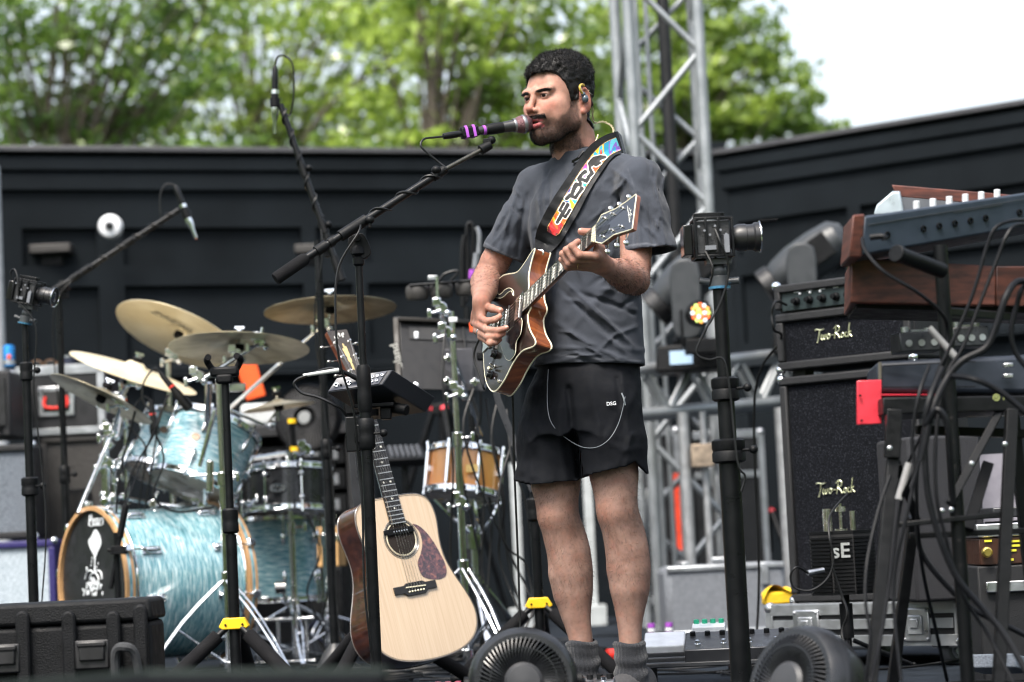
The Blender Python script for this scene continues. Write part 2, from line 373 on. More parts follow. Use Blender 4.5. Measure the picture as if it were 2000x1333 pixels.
T = [
 (tbase(120, 22), 8.5, [(60, 60, 21.5, 1.1, 1, .5), (200, 210, 22.5, 1.0, 1, .42), (90, 230, 22, .8, 1, .3), (330, 150, 22, .8, .9, .45), (150, -150, 22, 2.0, 1.5, .9), (350, -10, 22.5, 1.0, 1, .5), (150, 330, 22.5, 2.0, 1.2, .5), (0, 140, 22, .6, .9, .6), (130, 140, 22.4, .9, .5, .8)], 8000, LM3, 'dark leafy tree at the far left with a thick trunk and sky gaps', [[W(150, 330, 22), W(290, 200, 22), W(380, 60, 22), W(430, -80, 22)], [W(120, 320, 22), W(180, 180, 21.8), W(215, 60, 21.7), W(260, -60, 21.7)]], 3),
 (tbase(560, 25), 9.5, [(480, 60, 24, 1.4, 1, .6), (610, 200, 25, 1.6, 1.2, .5), (420, 210, 24.5, .9, 1, .4), (700, 90, 25, 1.3, 1, .7), (560, -200, 25, 2.6, 1.5, 1.0), (560, 330, 25, 2.8, 1.4, .6), (760, 20, 24, .9, .8, .5)], 9800, LM2, 'bright green tree rising behind the two crossed microphone booms', [[W(560, 330, 24), W(640, 210, 24), W(760, 110, 24), W(850, -20, 24)], [W(470, 330, 24.3), W(520, 190, 24.3), W(640, 60, 24), W(700, -60, 24)]], 5),
 (tbase(900, 21), 9, [(880, 110, 21, 1.0, .8, .7), (990, 200, 21.5, 1.0, 1, .45), (860, 250, 21.2, 1.0, .9, .35), (1080, 60, 21.5, 1.0, 1, .5), (930, -100, 21.5, 1.7, 1.3, .8), (980, 330, 22, 1.8, 1.3, .5), (1180, 200, 22.5, .9, .9, .7)], 9000, LM1, 'deep green tree with a dark forked trunk behind the singer', [[W(905, 330, 21.5), W(900, 200, 21.5), W(920, 100, 21.5), W(960, -40, 21.5)]], 8),
 (tbase(1330, 24), 8.6, [(1290, 110, 23.5, 1.0, 1, .8), (1430, 70, 24, .75, .9, .5), (1420, 200, 24, 1.0, 1, .4), (1520, 220, 24, .55, .7, .28), (1350, -100, 24, 1.0, 1.2, .5), (1450, 270, 24.5, 1.0, 1, .22), (1300, 260, 24.3, .9, .9, .5), (1570, 250, 24, .3, .5, .16), (1500, 120, 24, .3, .6, .3)], 8600, LM1, 'tree behind the grey truss tower whose crown ends against white sky', [[W(1350, 330, 23.5), W(1400, 200, 23.5), W(1480, 120, 23.6)]], 13),
]
# unseen wood round the audience side, added to block the bright low sky
rs0 = np.random.RandomState(2); bl = []
for i in range(26000):
    a = R(rs0.uniform(30, 330)); rr = 34+rs0.uniform(-3, 3); hmax = 11.5+2.5*math.sin(a*7)+1.5*math.sin(a*17+1); z = -1.3+hmax*rs0.uniform(0, 1); bl.append((math.sin(a)*rr, math.cos(a)*rr, z))
me_ = leaves_mesh(np.array(bl), .62, rs0); wd_ = bpy.data.objects.new('sky_blocking_wood', me_); C.objects.link(wd_); me_.materials.append(LM3); tag(wd_, 'unseen ring of leaves added to keep bright low sky out of reflections', 'wood', kind='stuff')
for a in T: tree(a[0], a[1], blobs_at(a[2]), a[3], a[4], a[5], a[6], a[7], size=.066)
# ---------------------------------------------------------------- implicit surfaces for the figure (numpy field -> mesh)
import openvdb
class SDF:
    def __init__(s, lo, hi, h):
        s.lo = np.array(lo, float); s.h = h; s.n = np.ceil((np.array(hi)-s.lo)/h).astype(int)+1
        s.d = np.full(s.n, .2, np.float32); s.ax = [s.lo[i]+h*np.arange(s.n[i]) for i in range(3)]
    def sub(s, lo, hi):
        i0 = np.clip(np.floor((np.array(lo)-s.lo)/s.h).astype(int), 0, s.n-1); i1 = np.clip(np.ceil((np.array(hi)-s.lo)/s.h).astype(int)+1, 1, s.n)
        sl = tuple(slice(a, b) for a, b in zip(i0, i1)); return sl, [s.ax[i][i0[i]:i1[i]].reshape([-1 if j == i else 1 for j in range(3)]) for i in range(3)]
    def comb(s, sl, f, k, op):
        d = s.d[sl]
        if op == 'u': hh = np.clip(.5+.5*(d-f)/k, 0, 1); s.d[sl] = d*(1-hh)+f*hh-k*hh*(1-hh)
        elif op == 's': f = -f; hh = np.clip(.5-.5*(d-f)/k, 0, 1); s.d[sl] = d*(1-hh)+f*hh+k*hh*(1-hh)
        else: hh = np.clip(.5-.5*(d-f)/k, 0, 1); s.d[sl] = d*(1-hh)+f*hh+k*hh*(1-hh)
    def cap(s, a, b, ra, rb, k=.01, op='u'):
        a = np.array(a, float); b = np.array(b, float); m = max(ra, rb)+k*1.5+s.h*4
        sl, (X, Y, Z) = s.sub(np.minimum(a, b)-m, np.maximum(a, b)+m)
        ab = b-a; L = (ab@ab)+1e-12; t = np.clip(((X-a[0])*ab[0]+(Y-a[1])*ab[1]+(Z-a[2])*ab[2])/L, 0, 1)
        f = np.sqrt((X-a[0]-t*ab[0])**2+(Y-a[1]-t*ab[1])**2+(Z-a[2]-t*ab[2])**2)-(ra+(rb-ra)*t)
        s.comb(sl, f, k, op); return s
    def ell(s, c, r, k=.01, op='u', Rm=None):
        c = np.array(c, float); r = np.array(r, float); m = r.max()+k*1.5+s.h*4
        sl, (X, Y, Z) = s.sub(c-m, c+m); X = X-c[0]; Y = Y-c[1]; Z = Z-c[2]
        if Rm is not None:
            q = np.array(Rm); X, Y, Z = (X*q[0, 0]+Y*q[1, 0]+Z*q[2, 0]), (X*q[0, 1]+Y*q[1, 1]+Z*q[2, 1]), (X*q[0, 2]+Y*q[1, 2]+Z*q[2, 2])
        k0 = np.sqrt((X/r[0])**2+(Y/r[1])**2+(Z/r[2])**2); k1 = np.sqrt((X/r[0]**2)**2+(Y/r[1]**2)**2+(Z/r[2]**2)**2)
        s.comb(sl, k0*(k0-1)/np.maximum(k1, 1e-9), k, op); return s
    def chain(s, pts, k=.01, op='u'):
        for (a, ra), (b, rb) in zip(pts[:-1], pts[1:]): s.cap(a, b, ra, rb, k, op)
        return s
    def loft(s, secs, rx, ry, k=.02, op='u'):
        """secs: (centre, half-width along rx, half-depth along ry), rising in z"""
        c = np.array([q[0] for q in secs], float); z = c[:, 2]; m = max(max(q[1], q[2]) for q in secs)+k*2
        sl, (X, Y, Z) = s.sub([c[:, 0].min()-m, c[:, 1].min()-m, z[0]-k*2-.02], [c[:, 0].max()+m, c[:, 1].max()+m, z[-1]+k*2+.02])
        zz = Z.ravel(); cx, cy, a, b = [np.interp(zz, z, v).reshape(1, 1, -1) for v in (c[:, 0], c[:, 1], np.array([q[1] for q in secs]), np.array([q[2] for q in secs]))]
        dx, dy = X-cx, Y-cy; u = dx*rx[0]+dy*rx[1]; v = dx*ry[0]+dy*ry[1]
        k0 = np.sqrt((u/a)**2+(v/b)**2); f = (k0-1)*k0/np.maximum(np.sqrt((u/a**2)**2+(v/b**2)**2), 1e-6)
        f = np.maximum(f, np.maximum(z[0]-Z, Z-z[-1])); s.comb(sl, f.astype(np.float32), k, op); return s
    def half(s, p, n, k=.002, op='s'):
        """cut away the side the normal points to"""
        p = np.array(p, float); n = np.array(n, float); n /= np.linalg.norm(n); X, Y, Z = [a.reshape([-1 if j == i else 1 for j in range(3)]) for i, a in enumerate(s.ax)]
        f = -((X-p[0])*n[0]+(Y-p[1])*n[1]+(Z-p[2])*n[2]); s.comb((slice(None),)*3, f, k, op); return s
    def blur(s, n):
        for _ in range(n):
            for ax in range(3):
                a = np.moveaxis(s.d, ax, 0); b = a.copy(); b[1:-1] = a[:-2]*.25+a[1:-1]*.5+a[2:]*.25; s.d = np.ascontiguousarray(np.moveaxis(b, 0, ax))
        return s
    def cutcyl(s, p, ax, r, L, k=.002):
        p = np.array(p, float); ax = np.array(ax, float); ax /= np.linalg.norm(ax); m = r+.02; e = p+ax*L
        sl, (X, Y, Z) = s.sub(np.minimum(p, e)-m, np.maximum(p, e)+m); t = (X-p[0])*ax[0]+(Y-p[1])*ax[1]+(Z-p[2])*ax[2]
        rr = np.sqrt(np.maximum((X-p[0])**2+(Y-p[1])**2+(Z-p[2])**2-t*t, 0)); s.comb(sl, np.maximum(np.maximum(-t, t-L), rr-r), k, 's'); return s
    def px(s):
        if not hasattr(s, 'PX'):
            X, Y, Z = np.meshgrid(*s.ax, indexing='ij'); q = np.stack([X.ravel()-CAM.x, Y.ravel()-CAM.y, Z.ravel()-CAM.z], 1).astype(np.float32)@np.array(RC, dtype=np.float32)
            s.PX = (1000+F*q[:, 0]/-q[:, 2]).reshape(s.n), (666.5-F*q[:, 1]/-q[:, 2]).reshape(s.n)
        return s.PX
    def fold(s, pts, w, a, front=None):
        """a soft ridge (or groove) along a polyline given in picture pixels, only on the side facing the camera"""
        PX, PY = s.px(); best = np.full(s.n, 1e9, np.float32); pts = [tuple(p)+((1.,) if len(p) < 3 else ()) for p in pts]
        x0, x1 = min(p[0] for p in pts)-3*w, max(p[0] for p in pts)+3*w; y0, y1 = min(p[1] for p in pts)-3*w, max(p[1] for p in pts)+3*w
        idx = np.nonzero(((PX > x0) & (PX < x1) & (PY > y0) & (PY < y1) & (np.abs(s.d) < .03)).ravel())[0]
        if front is not None: Yg = np.broadcast_to(s.ax[1].reshape(1, -1, 1), s.n).ravel()[idx]; idx = idx[Yg < front]
        x = PX.ravel()[idx]; y = PY.ravel()[idx]; dm = np.full(len(idx), 1e9); am = np.zeros(len(idx))
        for (ax, ay, aw), (bx, by, bw) in zip(pts[:-1], pts[1:]):
            L = (bx-ax)**2+(by-ay)**2+1e-9; t = np.clip(((x-ax)*(bx-ax)+(y-ay)*(by-ay))/L, 0, 1); dd = np.hypot(x-ax-t*(bx-ax), y-ay-t*(by-ay)); c = dd < dm
            dm = np.where(c, dd, dm); am = np.where(c, aw+(bw-aw)*t, am)
        wf = 1 if front is None else np.clip((front+.01-Yg[Yg < front])/.05, 0, 1)
        s.d.ravel()[idx] -= (a*am*wf*np.exp(-(dm/w)**2)).astype(np.float32); return s
    def shell(s, t):
        s.d = np.maximum(s.d, -(s.d+t)); return s
    def mesh(s):
        g = openvdb.FloatGrid(.2); g.copyFromArray(np.ascontiguousarray(s.d)); v, q = g.convertToQuads(0.0)[:2]
        return np.asarray(v)*s.h+s.lo, np.asarray(q)[:, ::-1]
    def val(s, P):
        q = (np.asarray(P)-s.lo)/s.h; i = np.clip(q.astype(int), 0, s.n-2); t = q-i; r = 0
        for a in (0, 1):
            for b in (0, 1):
                for c in (0, 1): r = r+s.d[i[:, 0]+a, i[:, 1]+b, i[:, 2]+c]*(t[:, 0] if a else 1-t[:, 0])*(t[:, 1] if b else 1-t[:, 1])*(t[:, 2] if c else 1-t[:, 2])
        return r
def join_np(parts):
    vs = []; fs = []; k = 0
    for v, q in parts: vs.append(v); fs.append(q+k); k += len(v)
    return np.concatenate(vs), np.concatenate(fs)
def npmesh(name, v, q, mt, parent, cols=None, smooth=True):
    I = np.array(wmat(parent).inverted()) if parent is not None else np.eye(4)
    v = np.asarray(v)@I[:3, :3].T+I[:3, 3]; n = len(q); k = q.shape[1]
    me = bpy.data.meshes.new(name); me.vertices.add(len(v)); me.vertices.foreach_set('co', v.ravel().astype(np.float32))
    me.loops.add(n*k); me.loops.foreach_set('vertex_index', q.ravel().astype(np.int32)); me.polygons.add(n)
    me.polygons.foreach_set('loop_start', np.arange(0, n*k, k, dtype=np.int32)); me.update(calc_edges=True); me.validate()
    if smooth: me.polygons.foreach_set('use_smooth', np.ones(n, bool))
    if cols is not None:
        a = me.color_attributes.new('col', 'FLOAT_COLOR', 'POINT'); c = np.ones((len(v), 4), np.float32); c[:, :3] = cols; a.data.foreach_set('color', c.ravel())
    me.materials.append(mt); o = bpy.data.objects.new(name, me); C.objects.link(o)
    if parent is not None: o.parent = parent
    return o
def smoothstep(a, b, x): t = np.clip((x-a)/(b-a), 0, 1); return t*t*(3-2*t)
def vnoise(P, sc, seed=0):
    rs = np.random.RandomState(seed); g = rs.rand(24, 24, 24); q = np.asarray(P)*sc+50; i = np.floor(q).astype(int); t = q-i; t = t*t*(3-2*t); r = 0
    for a in (0, 1):
        for b in (0, 1):
            for c in (0, 1): r = r+g[(i[:, 0]+a) % 24, (i[:, 1]+b) % 24, (i[:, 2]+c) % 24]*(t[:, 0] if a else 1-t[:, 0])*(t[:, 1] if b else 1-t[:, 1])*(t[:, 2] if c else 1-t[:, 2])
    return r
def strands(P, D, L, wdt, rs, curl=.35, seg=2):
    """tapering hair blades from roots P along D: one narrow bent strip each"""
    n = len(P); side = np.cross(D, rs.normal(size=(n, 3))); side /= np.linalg.norm(side, axis=1)[:, None]+1e-9
    bend = np.cross(D, side)*rs.uniform(-curl, curl, (n, 1)); L = np.asarray(L).reshape(-1, 1); lv = []
    for j in range(seg+1):
        t = j/seg; c = P+D*L*t+bend*L*t*t; ww = wdt*(1-t*.85)
        lv += [c-side*ww, c+side*ww]
    v = np.stack(lv, 1); b = np.arange(n)[:, None]*(2*(seg+1)); q = np.concatenate([b+np.array([[2*j, 2*j+1, 2*j+3, 2*j+2]]) for j in range(seg)])
    return v.reshape(-1, 3), q
# ---------------------------------------------------------------- the singer
D0 = 6.8
def U(px, py, dd=0.): return np.array(W(px, py, D0+dd))
SKIN = mat('skin', (.5, .3, .2), .58, attr='col', ns=90, nv=.12, spec=.28, bump=.12, bs=260, rv=.06)
b_ = SKIN.node_tree.nodes['Principled BSDF']; b_.inputs['Subsurface Weight'].default_value = .3; b_.inputs['Subsurface Radius'].default_value = (.01, .004, .002); b_.inputs['Subsurface Scale'].default_value = .8
person = thing('person', 'bearded man in charcoal t-shirt and black shorts singing and playing guitar', 'person', (U(1195, 1362)[0], D0, 0))
# head frame
HC = U(1090, 193, -.01)
yaw = R(45); f_ = np.array([-math.cos(yaw), -math.sin(yaw), 0]); u_ = np.array([0., .0, 1.])
tilt = R(3); f_ = f_*math.cos(tilt)+u_*math.sin(tilt)*0-u_*math.sin(tilt)*.5; f_ /= np.linalg.norm(f_); l_ = np.cross(u_, f_); l_ /= np.linalg.norm(l_); u_ = np.cross(f_, l_)
HM = np.stack([l_, f_, u_], 1)                    # local x: his left, y: face direction, z: up
HS = 1.05
def hw(p): return HC+(np.asarray(p)*HS)@HM.T
def head():
    s = SDF((-.105, -.145, -.27), (.105, .15, .145), .0016)
    s.ell((0, -.019, .034), (.074, .091, .081), .01)
    s.ell((0, .028, .010), (.066, .058, .070), .03)
    s.ell((0, .030, -.045), (.053, .056, .065), .03)
    for x in (-1, 1):
        s.chain([((x*.062, -.012, -.03), .016), ((x*.053, .0, -.070), .017), ((x*.030, .052, -.100), .017), ((0, .074, -.106), .018)], .02)
        s.ell((x*.046, .056, -.026), (.022, .024, .020), .02); s.ell((x*.042, .044, -.058), (.026, .030, .028), .025); s.ell((x*.024, .080, -.036), (.016, .015, .020), .02)
        s.cap((x*.046, .076, .0155), (x*.014, .0915, .0105), .0110, .0090, .010)
    s.ell((0, .079, -.102), (.021, .018, .018), .016)
    s.ell((0, .083, -.062), (.030, .020, .026), .02)          # muzzle
    s.cap((0, .086, .018), (0, .0965, -.006), .0085, .0070, .010)
    s.cap((0, .0965, -.006), (0, .1125, -.033), .0070, .0085, .007)
    s.ell((0, .1135, -.0355), (.0105, .0095, .0085), .006)
    for x in (-1, 1):
        s.ell((x*.0135, .101, -.0405), (.0068, .011, .0072), .006)
        s.ell((x*.0075, .108, -.0495), (.0042, .0065, .004), .003, 's')
        s.ell((x*.032, .100, -.001), (.019, .019, .0125), .010, 's')
        s.ell((x*.031, .0795, -.001), (.0155, .0135, .0135), .004)             # lids
        s.ell((x*.0315, .093, -.0022), (.0130, .010, .0031), .0012, 's')       # eye opening
        s.cap((x*.019, .0905, .0052), (x*.044, .0820, .0035), .0026, .0022, .004) # upper lid fold
        # ear
        q = Matrix.Rotation(R(x*16), 3, 'Z') @ Matrix.Rotation(R(-14), 3, 'X')
        s.ell((x*.079, -.020, -.016), (.0075, .0185, .031), .005, Rm=q); 
        hel = [V((x*(.081+.003*math.sin(a)), -.020-.0165*math.cos(a)+.006*math.sin(a), -.014+.029*math.sin(a))) for a in [R(g) for g in range(-100, 181, 20)]]
        hel = [(tuple(p), .0042) for p in hel]; s.ell((x*.088, -.016, -.015), (.008, .0115, .019), .003, 's', Rm=q); s.chain(hel, .003)
        s.ell((x*.080, -.007, -.020), (.005, .004, .007), .003); s.ell((x*.079, -.014, -.046), (.005, .009, .009), .005)
    s.blur(2)
    # lips around the open mouth
    s.ell((0, .101, -.0725), (.0185, .024, .0062), .003, 's')
    up = [((-.027, .085, -.071), .0035), ((-.014, .0985, -.0655), .0050), ((-.004, .1035, -.0640), .0052), ((0, .1025, -.0655), .0048), ((.004, .1035, -.0640), .0052), ((.014, .0985, -.0655), .0050), ((.027, .085, -.071), .0035)]
    lo = [((-.027, .085, -.071), .0035), ((-.015, .0965, -.0795), .0056), ((0, .1005, -.0825), .0066), ((.015, .0965, -.0795), .0056), ((.027, .085, -.071), .0035)]
    s.chain(up, .0025); s.chain(lo, .0025)
    # neck with throat and muscles
    s.chain([((0, -.036, -.05), .053), ((0, -.040, -.13), .051), ((0, -.052, -.22), .050), ((0, -.057, -.27), .052)], .015)
    s.cap((0, .006, -.125), (0, -.010, -.19), .014, .012, .015)
    for x in (-1, 1): s.cap((x*.058, -.03, -.055), (x*.024, -.012, -.185), .012, .010, .015); s.cap((x*.025, -.065, -.1), (x*.040, -.065, -.24), .026, .03, .03)
    return s
hs_ = head(); hv, hq = hs_.mesh()
SK = np.array(hx('a98070')); SK2 = np.array(hx('9b6e5e')); LIP = np.array(hx('9c5557')); DRK = np.array((.022, .014, .012)); HAIRC = np.array((.009, .0075, .007))
def mixc(a, b, t): return a*(1-t[:, None])+b*t[:, None]
def beard_mask(P):
    x, y, z = np.abs(P[:, 0]), P[:, 1], P[:, 2]; n = (vnoise(P, 90, 3)-.5)*.010
    top = np.interp(y, [-.02, .012, .03, .05, .07, .085, .13], [.02, .0, -.030, -.052, -.062, -.058, -.046])    # upper edge of the beard along the cheek
    m = smoothstep(.006, -.020, z-top+n*1.4)*smoothstep(-.012, .004, y+n-.004+np.maximum(0, -z-.06)*.35)
    m *= smoothstep(-.150, -.120, z+n+(y < .05)*(.05-y)*.25)
    m *= 1-smoothstep(.012, .004, np.hypot(x*.7, (z+.0735)*1.25))*(y > .08)
    return m
hl = hv.copy()
def head_cols(P):
    x, y, z = np.abs(P[:, 0]), P[:, 1], P[:, 2]
    c = np.tile(SK, (len(P), 1)); c = mixc(c, SK2, smoothstep(.35, .75, vnoise(P, 40, 1))*.5)
    c = mixc(c, np.array(hx('c07060')), smoothstep(.03, 0, np.hypot(x-.045, z+.03))*(y > .02)*.35+smoothstep(.02, .008, np.hypot(x, z+.04))*(y > .1)*.25)
    c = mixc(c, np.array(hx('b5685a')), (x > .076)*(z > -.06)*.45)
    dl = np.minimum(np.hypot((z+.0650)*1.0, np.maximum(0, x-.022)*.8)/.0075, np.hypot(z+.0815, np.maximum(0, x-.016)*.8)/.0085)
    lip = smoothstep(1.05, .8, dl)*(y > .083)*(x < .028); bm = beard_mask(P)
    c = mixc(c, np.array((.05, .033, .027)), np.clip(bm*1.3, 0, 1)*.68)
    c = mixc(c, LIP, lip); c = mixc(c, DRK, (np.hypot(x*.30, z+.0728) < .0046)*(y < .1000)*(y > .06)*1.)
    br = smoothstep(1.2, .7, np.hypot((x-.033)/.021, (z-.0118+.07*np.abs(x-.036)-.02*(x-.033))/.0036))*(y > .06); c = mixc(c, HAIRC*1.5, br*.9)
    ey = smoothstep(1.25, .95, np.hypot((x-.0315)/.0148, (z+.0018)/.0056))*(y > .075); c = mixc(c, c*.45, ey)
    return c
hc_ = head_cols(hl)
head_w = (hw(hv), hq)
# eyes, teeth
hp = thing  # alias kept short
def hm(): return MB(Matrix(((*(HM[0]*HS), HC[0]), (*(HM[1]*HS), HC[1]), (*(HM[2]*HS), HC[2]), (0, 0, 0, 1))))
EYE = mat('eye_white', (.40, .36, .34), .25, nv=.02); IRIS = mat('iris_dark_brown', (.008, .004, .003), .35, nv=.02, spec=.12); TEETH = mat('teeth', (.68, .64, .57), .25)
look = V((.12, 1, .02)).normalized()
for x in (-1, 1):
    c = V((x*.0315, .0785, -.0015)); m = hm(); m.sphere(c, .0128, n=24); e = m.build('eye', EYE, person)
    m = hm(); M = frame(z=look, o=c); m.lathe([(.0068, .0108), (.0058, .0121), (.003, .0131), (.0001, .0133)], M, 20, False); m.build('iris', IRIS, e)
m = hm()
for i in range(-4, 5):
    m.box((i*.0044, .0895-abs(i)*abs(i)*.0007, -.0685), (.0041, .004, .0052))
m.build('teeth', TEETH, person, bev=.001)
m = hm(); m.sphere((0, .078, -.082), .013, (1, 1.1, .5)); m.build('tongue', mat('tongue', (.28, .08, .07), .4), person)
# hair: dense cap + strands
rs = np.random.RandomState(4)
def hair_mask(P):
    x, y, z = np.abs(P[:, 0]), P[:, 1], P[:, 2]; n = (vnoise(P, 70, 9)-.5)*.008
    edge = np.interp(y, [-.13, -.075, -.052, -.040, -.036, -.010, -.002, .020, .026, .038, .050, .060, .075, .12], [-.085, -.085, -.07, -.045, .018, .020, -.010, -.016, -.006, .020, .044, .060, .064, .064])
    return smoothstep(-.003, .003, z-edge+n)*(~((x > .0775) & (z < .024) & (y > -.04)))
def hthick(P):
    z = P[:, 2]; y = P[:, 1]; return .004+.013*smoothstep(.03, .11, z)+.005*smoothstep(.05, .09, y)*(z > .05)
s = SDF((-.115, -.15, -.13), (.115, .13, .165), .0022); g = np.meshgrid(*s.ax, indexing='ij'); P = np.stack([q.ravel() for q in g], 1)
dv = hs_.val(P); mk = hair_mask(P); th = hthick(P)+(vnoise(P, 110, 5)-.5)*.004+(vnoise(P*np.array([1, .6, 1]), 70, 6)-.5)*.008
s.d = np.maximum(dv-th*1.0, (.5-mk)*.02).reshape(s.n).astype(np.float32); s.d = np.maximum(s.d, -(dv.reshape(s.n)+.004)); cv, cq = s.mesh()
HAIR = mat('black_hair', (.007, .0062, .006), .55, spec=.3, nv=.3, ns=200)
def hstr(n, P, msk, nrm, lenf, wd, dirf, curl=.5, lift=0):
    idx = rs.choice(len(P), n, p=msk/msk.sum()); p = P[idx]+rs.normal(size=(n, 3))*.0012; N = nrm[idx]; D = dirf(p, N); D /= np.linalg.norm(D, axis=1)[:, None]
    return strands(p+N*lift, D, lenf(p)*rs.uniform(.6, 1.25, n), wd, rs, curl)
def grad(sd, P, e=.003):
    G = np.stack([sd.val(P+np.eye(3)[i]*e)-sd.val(P-np.eye(3)[i]*e) for i in range(3)], 1); return G/(np.linalg.norm(G, axis=1)[:, None]+1e-9)
cN = grad(s, cv); out = (s.val(cv+cN*.004) > 0)*(hs_.val(cv) > .001)*1.
def hdir(p, N): return N*.75+rs.normal(size=N.shape)*.5+np.stack([np.zeros(len(p)), .5*smoothstep(.0, .06, p[:, 1]), -.25*smoothstep(.06, .0, p[:, 2])], 1)
t_ = hstr(32000, cv, out+1e-9, cN, lambda p: (.0034+.0062*smoothstep(.0, .1, p[:, 2])), .00042, hdir, 1.1, -.0025)
v, q = join_np([(cv, cq), t_]); npmesh('hair', hw(v), q, HAIR, person)
# beard, moustache and brows as short hairs
hN = grad(hs_, hv); bm = beard_mask(hv)*(hv[:, 2] > -.16)*(1-(np.hypot(hv[:, 0]*.36, hv[:, 2]+.0735) < .0125)*(hv[:, 1] > .083))
def bdir(p, N): return N*.55+np.array([0, -.1, -.75])+rs.normal(size=N.shape)*.3
must = ((hv[:, 2] > -.0625)&(hv[:, 2] < -.0525)&(np.abs(hv[:, 0]) < .034)&(hv[:, 1] > .078))*1.; chin = smoothstep(.075, .10, -hv[:, 2])*smoothstep(.03, .06, hv[:, 1])
b1 = hstr(17000, hv, bm**1.6*(1+chin*.9)+1e-9, hN, lambda p: .0026+.002*(p[:, 2] < -.085), .00030, bdir, .5)
b2 = hstr(3000, hv, must+1e-9, hN, lambda p: .0050+0*p[:, 0], .0004, lambda p, N: N*.35+np.stack([np.sign(p[:, 0])*.75, 0*p[:, 0], -.75+0*p[:, 0]], 1)+rs.normal(size=N.shape)*.15, .3)
v, q = join_np([b1, b2]); npmesh('beard', hw(v), q, HAIR, person)
brm = smoothstep(1.1, .7, np.hypot((np.abs(hv[:, 0])-.033)/.021, (hv[:, 2]-.0118+.07*np.abs(np.abs(hv[:, 0])-.036)-.02*(np.abs(hv[:, 0])-.033))/.0034))*(hv[:, 1] > .06)
b3 = hstr(1800, hv, brm+1e-9, hN, lambda p: .0052+0*p[:, 0], .00035, lambda p, N: N*.12+np.stack([np.sign(p[:, 0])*.9, -.3+0*p[:, 0], .12+0*p[:, 0]], 1)+rs.normal(size=N.shape)*.2, .3)
npmesh('eyebrows', hw(b3[0]), b3[1], HAIR, person)
# ---------------------------------------------------------------- guitar frames (bridge origin, x along the neck, y across, z out of the face)
EGR = np.array([[0.4159, 0.1299, -0.9001], [-0.8615, 0.3732, -0.3443], [0.2912, 0.9186, 0.2671]]); EGT = np.array([-0.0435, 6.7511, 1.0466])
def M4(Rm, t): M = Matrix([list(r)+[0] for r in Rm]+[[0, 0, 0, 1]]); M.translation = V(t); return M
EG = M4(EGR, EGT)
def G(u, v, n): return EGR@np.array([u, v, n])+EGT
def gp(px, py, z):
    d = np.array(RC@V(((px-1000)/F, -(py-666.5)/F, -1))); nn = EGR[:, 2]; p0 = EGT+nn*z; c = np.array(CAM); return c+d*(((p0-c)@nn)/(d@nn))
# ---------------------------------------------------------------- arms and hands
WR = gp(940, 590, .055); EL = U(952, 541, .14); SH = U(1047, 356, .12)
WL = U(1180, 520, -.50); ELL = U(1240, 548, -.27); SHL = U(1247, 348, -.17)
def lerp(a, b, t): return np.array(a)*(1-t)+np.array(b)*t
def arm(s, sh, el, wr, up):
    s.chain([(lerp(sh, el, .2), .038), (lerp(sh, el, .5), .047), (lerp(sh, el, .85), .042), (el, .040)], .006)
    s.chain([(el, .041), (lerp(el, wr, .25), .044), (lerp(el, wr, .55), .037), (lerp(el, wr, .85), .027), (wr, .0255)], .006)
def finger(s, pts, r0, r1, k=.004):
    n = len(pts)-1
    for i in range(n):
        a, b = r0+(r1-r0)*i/n, r0+(r1-r0)*(i+1)/n; s.cap(pts[i], pts[i+1], a, b, k)
        if 0 < i: s.ell(pts[i], [a*1.10]*3, .002)
h_ = .0025
lo = np.minimum.reduce([SH, EL, WR, gp(990, 641, .016)])-.08; hi = np.maximum.reduce([SH, EL, WR, gp(990, 641, .016)])+.08
s = SDF(lo, hi, h_); arm(s, SH, EL, WR, None)
MC = [gp(929, 615, .050), gp(926, 631, .048), gp(931, 646, .045), gp(940, 659, .042)]
for i, p in enumerate(MC): s.cap(lerp(WR, p, .15), p, .016, .0125-.0006*i, .012)
nails = []
FR = [[MC[0], gp(950, 628, .052), gp(966, 625, .035), gp(976, 619, .022)],
      [MC[1], gp(952, 645, .055), gp(974, 646, .032), gp(989, 641, .016)],
      [MC[2], gp(953, 659, .050), gp(972, 657, .030), gp(983, 652, .016)],
      [MC[3], gp(957, 671, .044), gp(968, 669, .028), gp(976, 664, .017)]]
for i, f in enumerate(FR): finger(s, f, .0108-.0007*(i == 3)*2, .0082-.0008*(i == 3))
TH = [lerp(WR, gp(935, 598, .03), .5), gp(946, 598, .040), gp(961, 603, .034), gp(977, 607, .022)]
finger(s, [TH[0], TH[1]], .017, .0135, .012); finger(s, TH[1:], .0125, .0098)
s.blur(1); armR = s
lo = np.minimum.reduce([SHL, ELL, WL, G(.5, -.05, .06)])-.12; hi = np.maximum.reduce([SHL, ELL, WL, G(.62, .04, 0)])+.12
s = SDF(lo, hi, h_); arm(s, SHL, ELL, WL, None)
ML = [G(.600-.021*i, -.040-.002*i, -.032+.003*i) for i in range(4)]
for i, p in enumerate(ML): s.cap(lerp(WL, p, .1), p, .018, .0125-.0005*i, .012)
s.cap(lerp(WL, G(.585, -.03, -.05), .3), G(.585, -.02, -.046), .022, .016, .015)
FL = [[ML[0], G(.592, -.047, .012), G(.588, -.026, .034), G(.586, -.006, .018)],
      [ML[1], G(.566, -.050, .016), G(.562, -.026, .038), G(.560, -.002, .018)],
      [ML[2], G(.541, -.050, .018), G(.538, -.026, .037), G(.537, -.004, .018)],
      [ML[3], G(.519, -.049, .012), G(.516, -.030, .029), G(.515, -.011, .017)]]
for i, f in enumerate(FL): finger(s, f, .0110-.0010*(i == 3), .0086-.0008*(i == 3))
finger(s, [G(.588, -.012, -.045), G(.585, .018, -.038)], .015, .0125, .01); finger(s, [G(.585, .018, -.038), G(.577, .036, -.020), G(.570, .036, .004)], .0125, .0100)
s.blur(1); armL = s
